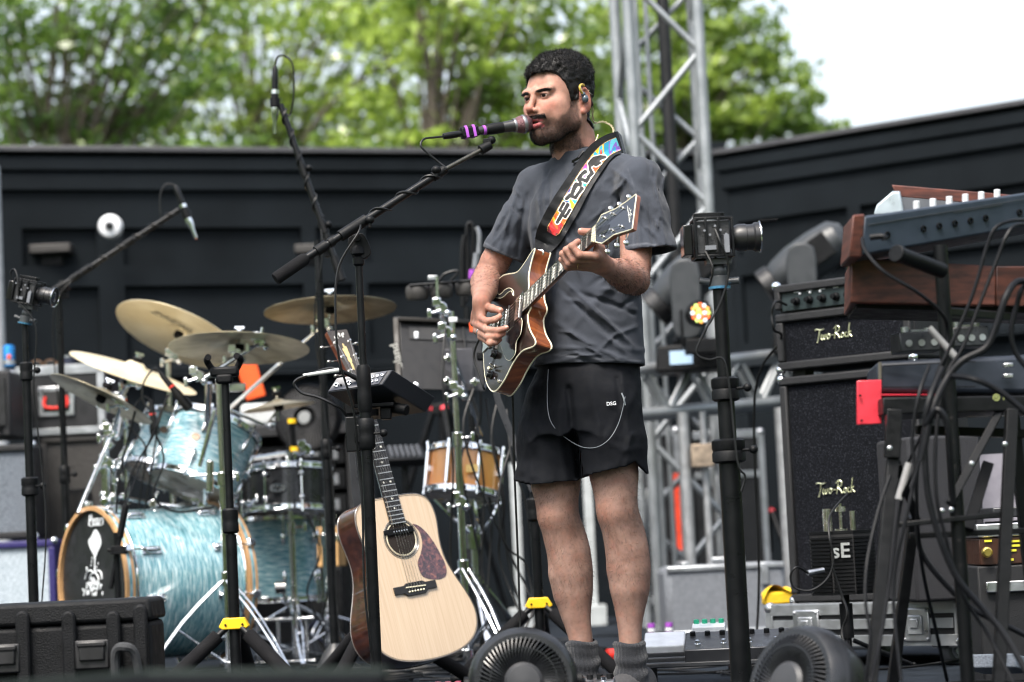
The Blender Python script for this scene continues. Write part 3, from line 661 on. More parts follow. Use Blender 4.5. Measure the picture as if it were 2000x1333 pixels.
# ---------------------------------------------------------------- legs and trunk
s = SDF(U(1000, 1375, .35)-.02, U(1290, 690, -.35)+.02, .004) if False else None
lo = np.array([U(985, 1100)[0], 6.8-.32, -.02]); hi = np.array([U(1300, 1100)[0], 6.8+.32, U(1100, 700)[2]])
s = SDF(lo, hi, .004)
def leg(pts, k=.004): s.chain([(U(a, b, d), r*(.95 if b > 950 else 1)) for a, b, d, r in pts], k)
leg([(1100, 790, .045, .066), (1088, 870, .04, .074), (1085, 945, .035, .070), (1090, 1005, .03, .059), (1096, 1050, .035, .053), (1106, 1085, .04, .056), (1110, 1120, .045, .060), (1116, 1160, .05, .055), (1124, 1200, .05, .044), (1134, 1245, .05, .036), (1140, 1300, .05, .036), (1143, 1325, .05, .035)])
leg([(1180, 790, -.055, .066), (1192, 870, -.06, .073), (1199, 925, -.06, .069), (1206, 1000, -.065, .058), (1212, 1045, -.06, .052), (1219, 1080, -.055, .055), (1223, 1112, -.05, .058), (1226, 1150, -.05, .053), (1229, 1195, -.045, .042), (1231, 1245, -.045, .034), (1231, 1300, -.045, .034), (1231, 1325, -.045, .034)])
ftw = np.array([-math.cos(R(52)), -math.sin(R(52)), 0.])
for (px_, d, kx, ky, cx, cy, r) in ((1143, .05, 1089, 1015, 1112, 1115, 1), (1231, -.045, 1205, 1010, 1225, 1105, 1)):
    kd = {1143: .03, 1231: -.065}[px_]
    s.ell(U(kx-3, ky-8, kd)+ftw*.020, (.033, .033, .040), .03)            # knee cap
    s.ell(U(cx+3, cy-12, kd+.02)-ftw*.014+np.array([.008, 0, 0]), (.040, .040, .13), .04)        # calf
s.chain([(U(1108, 800, .045), .07), (U(1172, 800, -.05), .07)], .03); s.d = s.d.astype(np.float32); s.blur(9); legs = s
def soft_cols(P, seed):
    c = np.tile(SK, (len(P), 1))*.86; c = mixc(c, SK2*.80, smoothstep(.35, .75, vnoise(P, 28, seed))*.6); return mixc(c, np.array(hx('a8624c')), smoothstep(.6, .9, vnoise(P, 60, seed+1))*.25)
pr_ = armR.mesh(); pl_ = armL.mesh(); pg = legs.mesh()
cR = soft_cols(pr_[0], 3); cL = soft_cols(pl_[0], 5); cG = soft_cols(pg[0], 7)*.98; cG = cG*.72+cG.mean(1, keepdims=True)*.28*np.array([1.08, .98, .86])
for P_, c_, tips in ((pr_[0], cR, [f[-1] for f in FR]+[TH[-1]]), (pl_[0], cL, [f[-1] for f in FL]+[G(.570, .036, .004)])):
    for t_ in tips:
        w_ = smoothstep(.020, .004, np.linalg.norm(P_-t_, axis=1))*.35; c_[:] = mixc(c_, np.array(hx('c07f72')), w_)
for f in FR[:1]+FR[1:3]:
    pass
kn = smoothstep(.055, .02, np.minimum(np.linalg.norm(pg[0]-(U(1087, 1008, .03)+ftw*.05), axis=1), np.linalg.norm(pg[0]-(U(1203, 1003, -.065)+ftw*.05), axis=1))); cG = mixc(cG, np.array(hx('95604c')), kn*.25)
v, q = join_np([head_w, pr_, pl_, pg]); npmesh('body', v, q, SKIN, person, cols=np.concatenate([hc_, cR, cL, cG]))
NAIL = mat('nail', hx('c99a88'), .3, nv=.03)
def nail(tip, prev, up, r, parent=person):
    d = V(tip)-V(prev); M = frame(z=V(up), x=d, o=V(tip)+V(up).normalized()*r*.62+d.normalized()*r*.15); m = MB(M); m.sphere((0, 0, 0), 1, (r*.62, r*.5, r*.32)); m.build('fingernail', NAIL, parent)
nail(TH[-1], TH[-2], (-.2, -.8, .55), .0098); nail(FR[1][-1], FR[1][-2], (-.2, -.95, .35), .0085); nail(FR[2][-1], FR[2][-2], (-.2, -.95, .35), .0085)
nail(G(.570, .036, .004), G(.577, .036, -.02), (-.1, -.6, .8), .0098)
# rings, hair on arms and legs
m = MB(); a, b = FR[2][0], FR[2][1]; m.torus(lerp(a, b, .35), .0118, .0022, V(b)-V(a), 24, 8); m.build('ring', STEEL, person)
m = MB(); a, b = FL[2][0], FL[2][1]; m.torus(lerp(a, b, .55), .0120, .0017, V(b)-V(a), 24, 8); m.build('ring', mat('gold', (.75, .5, .18), .22, 1), person)
rs = np.random.RandomState(11); HB = []
def bodyhair(P, sd, n, msk, L, down, wd=.00028):
    N = grad(sd, P, .006); w_ = msk(P); idx = rs.choice(len(P), n, p=w_/w_.sum()); p, N = P[idx], N[idx]; D = N*.45+down+rs.normal(size=N.shape)*.35; D /= np.linalg.norm(D, axis=1)[:, None]
    HB.append(strands(p, D, L*rs.uniform(.5, 1.2, n), wd, rs, .9, 3))
bodyhair(pg[0], legs, 9000, lambda P: smoothstep(.2, .3, P[:, 2])*smoothstep(.86, .78, P[:, 2])*(.3+vnoise(P, 14, 2)), .014, np.array([0, 0, -.6]), .00022)
bodyhair(pr_[0], armR, 2600, lambda P: smoothstep(.05, .10, np.linalg.norm(P-WR, axis=1))*smoothstep(1.38, 1.22, P[:, 2])*(P[:, 2] > 1.115)*(P[:, 1] > 6.74)*(.2+vnoise(P, 20, 2)), .013, np.array([.2, 0, -.4]))
bodyhair(pl_[0], armL, 2600, lambda P: smoothstep(.02, .06, np.linalg.norm(P-WL, axis=1))*(np.linalg.norm(P-G(.57, -.03, 0), axis=1) > .115)*smoothstep(1.30, 1.2, P[:, 2])*(.2+vnoise(P, 20, 2)), .013, np.array([.1, 0, -.3]))
v, q = join_np(HB); npmesh('body_hair', v, q, HAIR, person)
# ---------------------------------------------------------------- t-shirt
ty = R(40); tl = np.array([math.cos(ty), -math.sin(ty)]); tf = np.array([-math.sin(ty), -math.cos(ty)])
s = SDF([U(930, 500)[0], 6.8-.45, U(1150, 760)[2]], [U(1330, 500)[0], 6.8+.38, U(1150, 262)[2]], .0042)
S_ = [(735, 1150, .176, .130, 0), (690, 1150, .170, .128, 0), (600, 1149, .163, .122, 0), (520, 1147, .170, .126, 0), (440, 1147, .183, .130, 0), (390, 1146, .180, .116, 0), (352, 1143, .155, .092, .01), (322, 1138, .105, .074, .02), (300, 1134, .080, .066, .02)]
s.loft([(U(b, a, e), c, d) for a, b, c, d, e in S_], tl, tf, .01)
s.chain([(U(1105, 330, .05), .040), (U(1070, 352, .09), .046), (SH+np.array([0, 0, -.012]), .052)], .03); s.chain([(U(1168, 318, -.03), .044), (U(1215, 336, -.09), .047), (SHL+np.array([.005, 0, -.008]), .056)], .03)
HR = U(985, 500, .13); HL = U(1268, 492, -.235)
s.chain([(SH+np.array([0, 0, -.012]), .054), (U(1017, 430, .125), .060), (U(985, 500, .13), .060), (U(970, 535, .135), .063)], .028)
s.chain([(SHL+np.array([.005, 0, -.008]), .057), (U(1258, 420, -.205), .062), (HL, .068), (U(1272, 530, -.25), .072)], .028)
d0_ = s.d.copy()
for pts, w_, a_ in (([(1100, 548, .2), (1160, 603), (1205, 645), (1236, 676, .4)], 4.5, .013), ([(1092, 562, .2), (1150, 616), (1200, 662, .4)], 5, -.012), ([(1110, 470, .2), (1180, 520), (1238, 575, .5)], 6, .010), ([(1236, 612, .8), (1190, 592), (1120, 570, .2)], 5, -.013), ([(1085, 630, .2), (1150, 672), (1210, 700, .4)], 5, .010), ([(1240, 640, .6), (1200, 655), (1165, 690, .2)], 4, .009),
 ([(1064, 335, .4), (1050, 390), (1060, 460, .4)], 5, .011), ([(1075, 345, .2), (1072, 400), (1085, 440, .2)], 4, -.010), ([(1012, 365, .4), (992, 430), (975, 488, .5)], 5, .010), ([(1030, 380, .2), (1018, 440), (1010, 500, .4)], 4, -.011), ([(1278, 352, .3), (1291, 415), (1299, 478, .6)], 4.5, .010), ([(1252, 365, .2), (1246, 425), (1250, 485, .6)], 4.5, .010), ([(1232, 388, .5), (1224, 430), (1206, 482, .5)], 5.5, -.014), ([(1265, 380, .2), (1270, 430), (1275, 480, .4)], 3.5, -.009), ([(1195, 330, .2), (1222, 350), (1245, 375, .6)], 4, .010), ([(1090, 480, .2), (1082, 530), (1075, 600, .3)], 6, .009)): s.fold(pts, w_, a_, 6.97)
s.fold([(1262, 385, .3), (1215, 440), (1185, 520), (1160, 600, .2)], 9, .009, 6.78); s.fold([(1240, 430, .3), (1190, 560), (1120, 640, .2)], 8, .007, 6.78)
s.fold([(1060, 400, .2), (1052, 450), (1068, 500, .3)], 8, -.010); s.fold([(1040, 380, .2), (1036, 440), (1040, 490, .5)], 6, .006)
rf = random.Random(5)
for a, b, n, sp, L, ang in ((1180, 640, 8, (80, 70), 90, 25), (1120, 400, 9, (50, 70), 80, 70), (1200, 560, 4, (50, 60), 80, -40), (1150, 690, 10, (100, 25), 90, 5), (1262, 420, 11, (30, 60), 60, 65), (995, 440, 9, (25, 50), 50, 105), (1190, 380, 12, (50, 40), 60, -55), (1000, 400, 8, (25, 40), 60, 60), (1275, 400, 10, (25, 60), 80, 85), (1100, 470, 10, (40, 60), 90, 60)):
    for i in range(n):
        x, y = a+rf.uniform(-1, 1)*sp[0], b+rf.uniform(-1, 1)*sp[1]; g = R(ang+rf.uniform(-22, 22)); l = L*rf.uniform(.5, 1.1); bend = rf.uniform(-14, 14)
        dx, dy = math.cos(g)*l/2, math.sin(g)*l/2
        s.fold([(x-dx, y-dy, .1), (x+dy*bend/l, y-dx*bend/l, 1), (x+dx, y+dy, .1)], rf.uniform(2.8, 5.5), rf.choice((1, 1, -1))*rf.uniform(.004, .009), 6.97)
s.d = np.clip(s.d, d0_-.014, d0_+.011); gX, gY, gZ = np.meshgrid(*s.ax, indexing='ij'); nz = np.abs(s.d) < .03; Pn = np.stack([gX[nz], gY[nz], gZ[nz]], 1); s.d[nz] += ((vnoise(Pn*np.array([1, 1, .7]), 17, 4)-.5)*.010+(vnoise(Pn, 45, 8)-.5)*.0035).astype(np.float32)
solid = s.d.copy(); s.shell(.0105)
dR = HR-SH; dL = HL-SHL; s.cutcyl(HR, U(975, 535, .13)-U(1000, 470, .12)+np.array([0, 0, .005]), .12, .12); s.cutcyl(HL, np.array([.05, -.05, -1]), .13, .14)
s.half(U(1150, 716), (-.06, 0, -1)); sv, sq = s.mesh(); shirt_sdf = s
cS = np.tile(np.array(hx('3a3e46')), (len(sv), 1)); P_ = sv@np.eye(3); nn_ = vnoise(sv, 60, 3)
qx = (sv-np.array(CAM))@np.array(RC); sx_, sy_ = 1000+F*qx[:, 0]/-qx[:, 2], 666.5-F*qx[:, 1]/-qx[:, 2]
def seam(p, w, amt, col='70737a'):
    dm = np.full(len(sv), 1e9)
    for (ax, ay), (bx, by) in zip(p[:-1], p[1:]):
        t = np.clip(((sx_-ax)*(bx-ax)+(sy_-ay)*(by-ay))/((bx-ax)**2+(by-ay)**2), 0, 1); dm = np.minimum(dm, np.hypot(sx_-ax-t*(bx-ax), sy_-ay-t*(by-ay)))
    return mixc(cS, np.array(hx(col)), smoothstep(w*1.5, w*.3, dm)*amt*(.4+nn_))
cS = mixc(cS, np.array(hx('2f3238')), smoothstep(.45, .7, vnoise(sv, 9, 6))*.5)
for ln, am in (([(948, 475), (985, 497), (1023, 512)], .4), ([(1218, 482), (1262, 476), (1308, 484)], .5), ([(1226, 330), (1243, 380), (1238, 440), (1236, 500)], .14), ([(1058, 690), (1150, 700), (1252, 706)], .35), ([(1225, 570), (1232, 640), (1230, 712)], -.0), ([(1048, 370), (1055, 430), (1062, 480)], .12)): cS = seam(ln, 1.8, am)
SHIRT = mat('washed_cotton', (.05, .05, .055), .92, attr='col', ns=420, nv=.13, bump=.35, bs=700, spec=.15, sheen=.12)
npmesh('t_shirt', sv, sq, SHIRT, person, cols=cS)
bshirt = BVHTree.FromPolygons([tuple(x) for x in sv], [tuple(int(i) for i in x) for x in sq])
# collar band
s.d = solid; c0 = hw((0, -.050, -.19)); ring = []
for i in range(40):
    a = 2*PI*i/40; e = np.array([math.cos(a), math.sin(a), 0]); zs_ = np.linspace(c0[2]+.08, c0[2]-.10, 91); P = c0+e*.058; P = np.stack([np.full(91, P[0]), np.full(91, P[1]), zs_], 1); ok = s.val(P) < .001; ring.append(V(P[int(np.argmax(ok)) if ok.any() else 60]))
ring = [sum((ring[(i+k) % 40] for k in (-2, -1, 0, 1, 2)), V((0, 0, 0)))/5+V((0, 0, .001)) for i in range(40)]
m = MB(); m.tube(ring, .0095, 8, True, 2); m.build('collar', mat('collar_rib', hx('2c2e33'), .9, ns=300, bump=.5, bs=500), person)
# ---------------------------------------------------------------- shorts
s = SDF([U(985, 900)[0], 6.8-.28, U(1150, 985)[2]], [U(1285, 800)[0], 6.8+.28, U(1150, 690)[2]], .0042)
s.loft([(U(b, a), c, d) for a, b, c, d in ((850, 1132, .176, .135), (800, 1134, .182, .137), (760, 1142, .176, .132), (715, 1150, .158, .120), (690, 1150, .155, .118))], tl, tf, .01)
s.chain([(U(1095, 790, .035), .090), (U(1080, 870, .035), .094), (U(1072, 960, .035), .097), (U(1070, 1010, .035), .099)], .035)
s.chain([(U(1182, 790, -.06), .090), (U(1192, 870, -.06), .093), (U(1198, 950, -.06), .093), (U(1200, 1000, -.06), .093)], .03)
for pts, w_, a_ in (([(1085, 720, .3), (1088, 800), (1100, 900), (1108, 940)], 9, .008), ([(1110, 760), (1120, 850), (1132, 930)], 7, -.012), ([(1040, 760), (1034, 850), (1040, 930)], 8, .006), ([(1150, 740, .3), (1170, 830), (1165, 920, .3)], 9, .007), ([(1215, 730), (1225, 820), (1232, 900)], 7, .006), ([(1070, 720), (1072, 790)], 5, .004), ([(1180, 860, .2), (1220, 880), (1255, 875, .2)], 7, .005), ([(1205, 740), (1212, 790)], 5, -.004), ([(1010, 800), (1030, 860), (1020, 920)], 8, .005), ([(1210, 905, .2), (1235, 850)], 5, .005)): s.fold(pts, w_, a_, 6.82)
for i in range(14):
    x, y = rf.uniform(1020, 1240), rf.uniform(730, 910); g = R(rf.uniform(60, 120)); l = rf.uniform(30, 80); s.fold([(x-math.cos(g)*l/2, y-math.sin(g)*l/2, .1), (x, y, 1), (x+math.cos(g)*l/2, y+math.sin(g)*l/2, .1)], rf.uniform(4, 8), rf.choice((1, -1))*rf.uniform(.002, .005), 6.8)
gX, gY, gZ = np.meshgrid(*s.ax, indexing='ij'); nz = np.abs(s.d) < .03; Pn = np.stack([gX[nz], gY[nz], gZ[nz]], 1); s.d[nz] += ((vnoise(Pn*np.array([1, 1, .6]), 15, 12)-.5)*.010+(vnoise(Pn, 40, 2)-.5)*.003).astype(np.float32)
s.shell(.006); sl, (X, Y, Z) = s.sub([s.lo[0], s.lo[1], s.lo[2]], [s.ax[0][-1], s.ax[1][-1], s.ax[2][-1]])
PX, PY = s.px(); zc = np.interp(PX, [1000, 1040, 1128, 1136, 1225, 1240, 1262], [U(1000, 938)[2], U(1040, 948)[2], U(1130, 940)[2], U(1132, 934)[2], U(1225, 914)[2], U(1240, 905)[2], U(1262, 927)[2]])
s.d = np.maximum(s.d, (zc-Z)).astype(np.float32); s.half(U(1150, 700), (0, 0, 1)); shv, shq = s.mesh()
SHORT = mat('black_nylon', (.0060, .0070, .0098), .8, ns=60, nv=.15, bump=.12, bs=500, spec=.2)
npmesh('shorts', shv, shq, SHORT, person); bshort = BVHTree.FromPolygons([tuple(x) for x in shv], [tuple(int(i) for i in x) for x in shq])
def drape(bv, px, py, off=.003, dflt=6.6):
    d = (V(W(px, py, 1))-CAM).normalized(); h = bv.ray_cast(CAM, d)
    p = h[0] if h[0] is not None else V(W(px, py, dflt)); return p-d*off
m = MB(); m.tube([drape(bshort, x, y, .009) for x, y in ((1071, 722), (1069, 760), (1070, 800), (1078, 828), (1100, 852), (1135, 873), (1165, 874), (1190, 858), (1207, 830), (1216, 800), (1221, 775))], .0013, 6, k=4)
m.build('earphone_cable', mat('grey_cable', (.16, .18, .20), .4), person)
m = MB(); m.tube([drape(bshort, x, y) for x, y in ((1214, 768), (1218, 778), (1221, 792))], .0022, 6, k=2); m.build('cable_jack', ALU, person)
p = drape(bshort, 1194, 789, .008); nrm = V((-.05, -.99, .05)); text('logo_print', 'DSG', .014, frame(z=nrm, x=(1, -.15, .03), o=p), WHT, person, ext=.0005, off=.0003)
# socks and shoes
KN = mat('grey_knit', hx('1e2127'), .95, ns=300, nv=.35, bump=.7, bs=500, sheen=.2)
for cx, cy, d, top, lb in ((1138, 1300, .05, 1252, 0), (1231, 1300, -.045, 1254, 1)):
    m = MB(); rows_ = []; n = 72
    for j in range(26):
        t = j/25; c = V(lerp(U(cx-3+6*t, top, d), U(cx+3, 1350, d), t)); c.z += 0; rw = []
        for i in range(n):
            a = 2*PI*i/n; r = (.0415+.002*math.sin(t*3))*(1+.05*(i % 3 == 0))+.0035*math.sin(t*19+math.sin(a)*1.3+lb*2)*smoothstep(.15, .4, t)+.0016*math.sin(3*a+t*6)+(.002 if j in (1, 2) else 0)-(.004 if j == 0 else 0)
            r *= 1+.25*smoothstep(.7, 1, t); rw.append((c.x+math.cos(a)*r, c.y+math.sin(a)*r, c.z+.004*math.sin(a*2+lb)*(1-t)))
        rows_.append(rw+[rw[0]])
    m.sheet(rows_); m.build('sock', KN, person, ang=80)
    a = U(cx+4, 1330, d); m = MB(); Mf = frame(x=V(ftw), y=(-ftw[1], ftw[0], 0), o=(a[0], a[1], 0)); m.M = Mf
    rows_ = []; L = [(-.082, .020, .0, .070), (-.07, .038, 0, .082), (-.03, .045, 0, .078), (.03, .046, 0, .075), (.08, .048, 0, .064), (.13, .050, 0, .050), (.17, .042, 0, .042), (.195, .022, 0, .030)]
    for x, w_, z0, z1 in L: rows_.append([(x, w_*math.cos(g)*(1 if math.sin(g) > 0 else 1.03), max(.012, .02+(z1-.02)*max(0, math.sin(g))) if math.sin(g) > -.01 else .012) for g in [2*PI*i/24 for i in range(25)]])
    m.sheet(rows_); shoe = m.build('shoe', mat('dark_suede', hx('3a3a3c'), .8, ns=80, nv=.25, bump=.4, bs=300), person, ang=60)
    m = MB(Mf); pts = [(-.082, 0), (-.075, .034), (-.02, .044), (.08, .052), (.14, .054), (.185, .038), (.202, 0)]; poly = pts+[(x, -y) for x, y in pts[1:-1][::-1]]; m.prism(poly[::-1], .0, .02); m.build('sole', mat('shoe_sole', (.03, .03, .03), .8), shoe, bev=.004)
# in-ear monitor, twisted cable behind the neck, necklace, lavalier clip
E1 = V(hw((.088, -.012, -.014))); m = MB(); m.sphere(E1, .010, (1, 1, 1.25)); m.sphere(E1+V(hw((0, .006, .012))-hw((0, 0, 0))), .007); em = m.build('ear_monitor', mat('clear_grey_plastic', (.05, .07, .09), .12, coat=1), person)
m = MB(); m.tube([V(hw(p)) for p in ((.089, -.002, .0), (.090, .006, .008), (.089, .006, .018), (.087, -.004, .024), (.085, -.014, .022))], .0038, 8); m.build('ear_hook', mat('amber_clear', (.45, .32, .05), .2, coat=1), em)
lp = [V(hw((.080, -.035, .012))), V(hw((.076, -.052, -.02))), U(1160, 238, .0), U(1178, 238, .02), U(1195, 247, .02), U(1198, 262, .01), U(1186, 274, .0), U(1176, 286, -.005)]
for ph in (0, PI):
    pts = catmull([V(p) for p in lp], 10); pts = [p+V((math.cos(i*.9+ph), 0, math.sin(i*.9+ph)))*.0022 for i, p in enumerate(pts)]
    m = MB(); m.tube(pts, .0015, 5, k=1); m.build('monitor_cable', mat('braided_cable', (.42, .36, .22), .4), person)
nb = []
for i in range(46):
    t = i/45; p = V(catmull([V(U(1168, 264, -.04)), V(U(1163, 278, -.058)), V(U(1156, 292, -.075)), V(U(1148, 304, -.08))], 15)[i]); nb.append(p)
m = MB()
for p in nb[::1]: m.sphere(p, .0020, n=6)
m.build('necklace', mat('cream_beads', (.7, .58, .38), .4), person)
# ---------------------------------------------------------------- guitars
def ploc(M, px, py, z=0):
    """the point of the plane z of frame M that is seen at a picture position, in the frame's own x, y"""
    I = M.inverted(); d = I.to_3x3() @ (RC @ V(((px-1000)/F, -(py-666.5)/F, -1))); o = I @ CAM; t = (z-o.z)/d.z; p = o+d*t; return (p.x, p.y)
def ring3(poly, M, z): return [M @ V((x, y, z)) for x, y in poly]
def loop2(pts, k=5): return [(p.x, p.y) for p in catmull([V((x, y, 0)) for x, y in pts], k, True)]
IVORY = mat('cream_binding', hx('e2dcc0'), .3, coat=.5, nv=.04)
MAHOG = ramp_mat('red_mahogany_gloss', [(.3, (.10, .022, .008)), (.7, (.26, .075, .02))], (3, 40, 3), 3, .35, coat=1, crough=.04)
WALN = ramp_mat('dark_burst_gloss', [(.3, (.004, .002, .002)), (.7, (.014, .006, .004))], (4, 22, 4), 3, .3, coat=.35, crough=.02, spec=.3)
EBONY = mat('ebony', (.014, .013, .014), .38, nv=.3, ns=90)
GLBLK = mat('gloss_black', (.006, .006, .007), .14, coat=.3, spec=.35, nv=.02)
PEARL = mat('pearl_inlay', (.72, .72, .66), .2, nv=.25, ns=120)
STRING = mat('string_wire', (.75, .72, .66), .25, 1)
def body_of(root, M, poly, zt, zb, top, side, bind, r=.0016, back=True):
    m = MB(M); m.prism(poly, zb+.0005, zt); b = m.build('body', side, root, ang=25)
    m = MB(M); m.prism([(x*.9985, y*.9985) for x, y in poly], zt+.0002, zt+.0014); m.build('top_plate', top, root, ang=25)
    m = MB(); m.tube(ring3(poly, M, zt), r, 6, True, 1); m.build('binding', bind, root)
    if back: m = MB(); m.tube(ring3(poly, M, zb), r, 6, True, 1); m.build('binding', bind, root)
    return b
def neck_of(root, M, sc, x0, wn, wb, zf, frets, inlay, nmat, zback=.022):
    n = 10; rows_ = []
    for j in range(9):
        x = x0-.02+(sc+.006-x0+.02)*j/8; w_ = wb+(wn-wb)*(x-x0)/(sc-x0); rows_.append([(x, w_/2*math.cos(PI*i/n), zf-.005-(zback-.005)*math.sin(PI*i/n)) for i in range(n+1)])
    m = MB(M); m.sheet(rows_); m.build('neck', nmat, root)
    m = MB(M); m.add([(x0, -wb/2, zf), (sc, -wn/2, zf), (sc, wn/2, zf), (x0, wb/2, zf), (x0, -wb/2, zf-.006), (sc, -wn/2, zf-.006), (sc, wn/2, zf-.006), (x0, wb/2, zf-.006)], [(0, 1, 2, 3), (4, 7, 6, 5), (0, 4, 5, 1), (1, 5, 6, 2), (2, 6, 7, 3), (3, 7, 4, 0)])
    fb = m.build('fretboard', EBONY, root); m = MB(M)
    fx = [sc*2**(-k/12) for k in range(frets+1)]
    for k in range(1, frets+1):
        w_ = wb+(wn-wb)*(fx[k]-x0)/(sc-x0); m.box((fx[k], 0, zf+.0006), (.0021, w_, .0016))
    m.build('frets', STRING, fb); m = MB(M)
    for k in (3, 5, 7, 9, 12, 15, 17, 19, 21) if inlay != 'dot' else (5, 7, 9, 12, 15, 17):
        if k > frets: continue
        x = (fx[k]+fx[k-1])/2; L = fx[k-1]-fx[k]; w_ = wb+(wn-wb)*(x-x0)/(sc-x0)
        if inlay == 'block': m.box((x, 0, zf+.0003), (L*.52, w_*.66, .0007))
        else:
            for yy in ((0,) if k not in (7, 12) else (-.012, .012)): m.lathe([(.0032, 0), (.0032, .0006)], M=Matrix.Translation((x, yy, zf)), n=12)
    m.build('fret_inlays', PEARL, fb)
    m = MB(M); m.box((sc+.0025, 0, zf-.001), (.005, wn, .009)); m.build('nut', IVORY, root, bev=.0006)
def strings_of(root, M, pts_fn, r0=.0010, r1=.0004, lift=0):
    for i in range(6):
        P = pts_fn(i); m = MB(); m.tube([M @ V(p) for p in P], r0+(r1-r0)*i/5, 5, k=1); m.build('string', STRING, root)
# ---- electric
eg = thing('electric_guitar', 'dark glossy electric guitar with cream binding held by the singer', 'electric guitar', G(0, 0, -.03))
ol = [ploc(EG, a, b, -.015) for a, b in ((1045, 487), (1038, 512), (1033, 537), (1033, 556), (1033, 578), (1038, 598), (1031, 618), (1035, 644), (1046, 666), (1042, 677), (1024, 684), (1013, 694), (1000, 714), (984, 745), (967, 765), (955, 757), (948, 735), (945, 695), (945, 650), (950, 610), (958, 582), (968, 556), (980, 541), (993, 536), (1006, 534), (1015, 528), (1028, 510), (1038, 494))]
egp = loop2(ol, 4); body_of(eg, EG, egp, -.015, -.062, WALN, MAHOG, IVORY, .0024)
neck_of(eg, EG, .628, .178, .043, .055, -.004, 21, 'block', MAHOG)
# headstock on its own tilted plane
HD = EG @ Matrix.Translation((.633, 0, -.006)) @ Matrix.Rotation(R(13), 4, 'Y')
hp_ = [ploc(HD, a, b) for a, b in ((1162, 443), (1166, 437), (1175, 420), (1201, 409), (1221, 396), (1242, 380), (1243, 383), (1235, 447), (1232, 449), (1199, 459), (1176, 476), (1163, 473))]
m = MB(HD); m.prism(hp_, -.014, -.0008); hd = m.build('headstock', MAHOG, eg, ang=25)
m = MB(HD); m.prism([(x*.99+.0006, y*.975) for x, y in hp_], -.0006, .0004); m.build('headstock_face', mat('gloss_blue_black', (.010, .012, .018), .15, coat=1), hd)
m = MB(); m.tube(ring3(hp_, HD, 0), .0016, 6, True, 1); m.build('binding', IVORY, hd)
tun = [(1181, 427), (1198, 419), (1216, 407), (1178, 463), (1196, 451), (1214, 443)]
post = []
for i, (a, b) in enumerate(tun):
    x, y = ploc(HD, a, b); post.append((x, y)); m = MB(HD @ Matrix.Translation((x, y, 0))); m.lathe([(.0055, -.001), (.0055, .0015), (.0030, .002), (.0026, .008), (.0030, .010), (.0001, .0104)], n=14)
    s_ = 1 if i < 3 else -1; m.cyl((0, 0, -.018), (0, s_*(.026+.004*(i % 3 == 2)), -.018), .0022, n=8); m.lathe([(.006, -.024), (.006, -.013)], n=10)
    m.sphere((0, s_*(.036+.004*(i % 3 == 2)), -.018), .0085, (.45, 1, 1), n=12); m.build('tuner', NICK, hd)
m = MB(HD); q = [ploc(HD, a, b) for a, b in ((1166, 452), (1170, 462), (1182, 458), (1191, 441), (1186, 440))]; q = loop2(q, 4); m.prism(q, .0005, .0014); m.build('truss_rod_cover', GLBLK, hd)
m = MB(); 
for pts in (((1229, 407), (1232, 413), (1228, 418), (1233, 422), (1229, 426)), ((1226, 403), (1227, 412), (1229, 424), (1230, 435)), ((1234, 410), (1231, 416), (1235, 420)), ((1233, 425), (1230, 430), (1231, 434))): m.tube([HD @ V((*ploc(HD, a, b), .0008)) for a, b in pts], .0007, 4, k=3)
m.build('logo_inlay', PEARL, hd)
# hardware on the face
def hw_box(a, b, c, d, z0, z1, name, mt, par=None, bev=.001):
    P = [ploc(EG, *q, z0) for q in (a, b, c, d)]; m = MB(EG); m.prism(P if sum((P[i][0]*P[(i+1) % 4][1]-P[(i+1) % 4][0]*P[i][1]) for i in range(4)) > 0 else P[::-1], z0, z1); return m.build(name, mt, par or eg, bev=bev)
for u, w_ in ((.143, .038), (.045, .040)):
    m = MB(EG); m.box((u, 0, -.0095), (w_+.012, .088, .009)); pk = m.build('pickup', GLBLK, eg, bev=.002)
    m = MB(EG); m.box((u, 0, -.0045), (w_-.008, .070, .004)); m.build('pickup_cover', NICK, pk, bev=.001)
    m = MB(EG)
    for k in range(6): m.cyl((u+.006, (k-2.5)*.0104, -.0024), (u+.006, (k-2.5)*.0104, -.0016), .0022, n=8)
    m.build('pole_pieces', BLKM, pk)
m = MB(EG); m.box((0, 0, -.007), (.012, .078, .008)); m.cyl((0, .036, -.014), (0, .036, -.008), .005); m.cyl((0, -.036, -.014), (0, -.036, -.008), .005)
for k in range(6): m.box((0, (k-2.5)*.0104, -.0022), (.008, .006, .003))
m.build('bridge', NICK, eg, bev=.0005)
m = MB(EG); m.box((-.045, 0, -.006), (.014, .086, .010)); m.box((-.085, 0, -.012), (.07, .05, .003)); m.build('tailpiece', NICK, eg, bev=.002)
q = loop2([ploc(EG, a, b, -.006) for a, b in ((1018, 622), (1017, 650), (1008, 668), (1006, 690), (997, 703), (989, 702), (983, 690), (977, 668), (985, 655), (1000, 640))], 4); m = MB(EG); m.prism(q[::-1] if sum(q[i][0]*q[(i+1) % len(q)][1]-q[(i+1) % len(q)][0]*q[i][1] for i in range(len(q))) < 0 else q, -.0085, -.006); pg_ = m.build('pickguard', GLBLK, eg)
m = MB(); m.tube([EG @ V((x, y, -.0068)) for x, y in q], .0009, 5, True, 1); m.build('pickguard_edge', IVORY, pg_)
for a, b in ((967, 693), (959, 733)):
    x, y = ploc(EG, a, b, -.012); m = MB(EG @ Matrix.Translation((x, y, -.0135))); m.lathe([(.0125, 0), (.0125, .003), (.0105, .004), (.0095, .014), (.008, .016), (.0001, .016)], n=20); k_ = m.build('knob', GLBLK, eg)
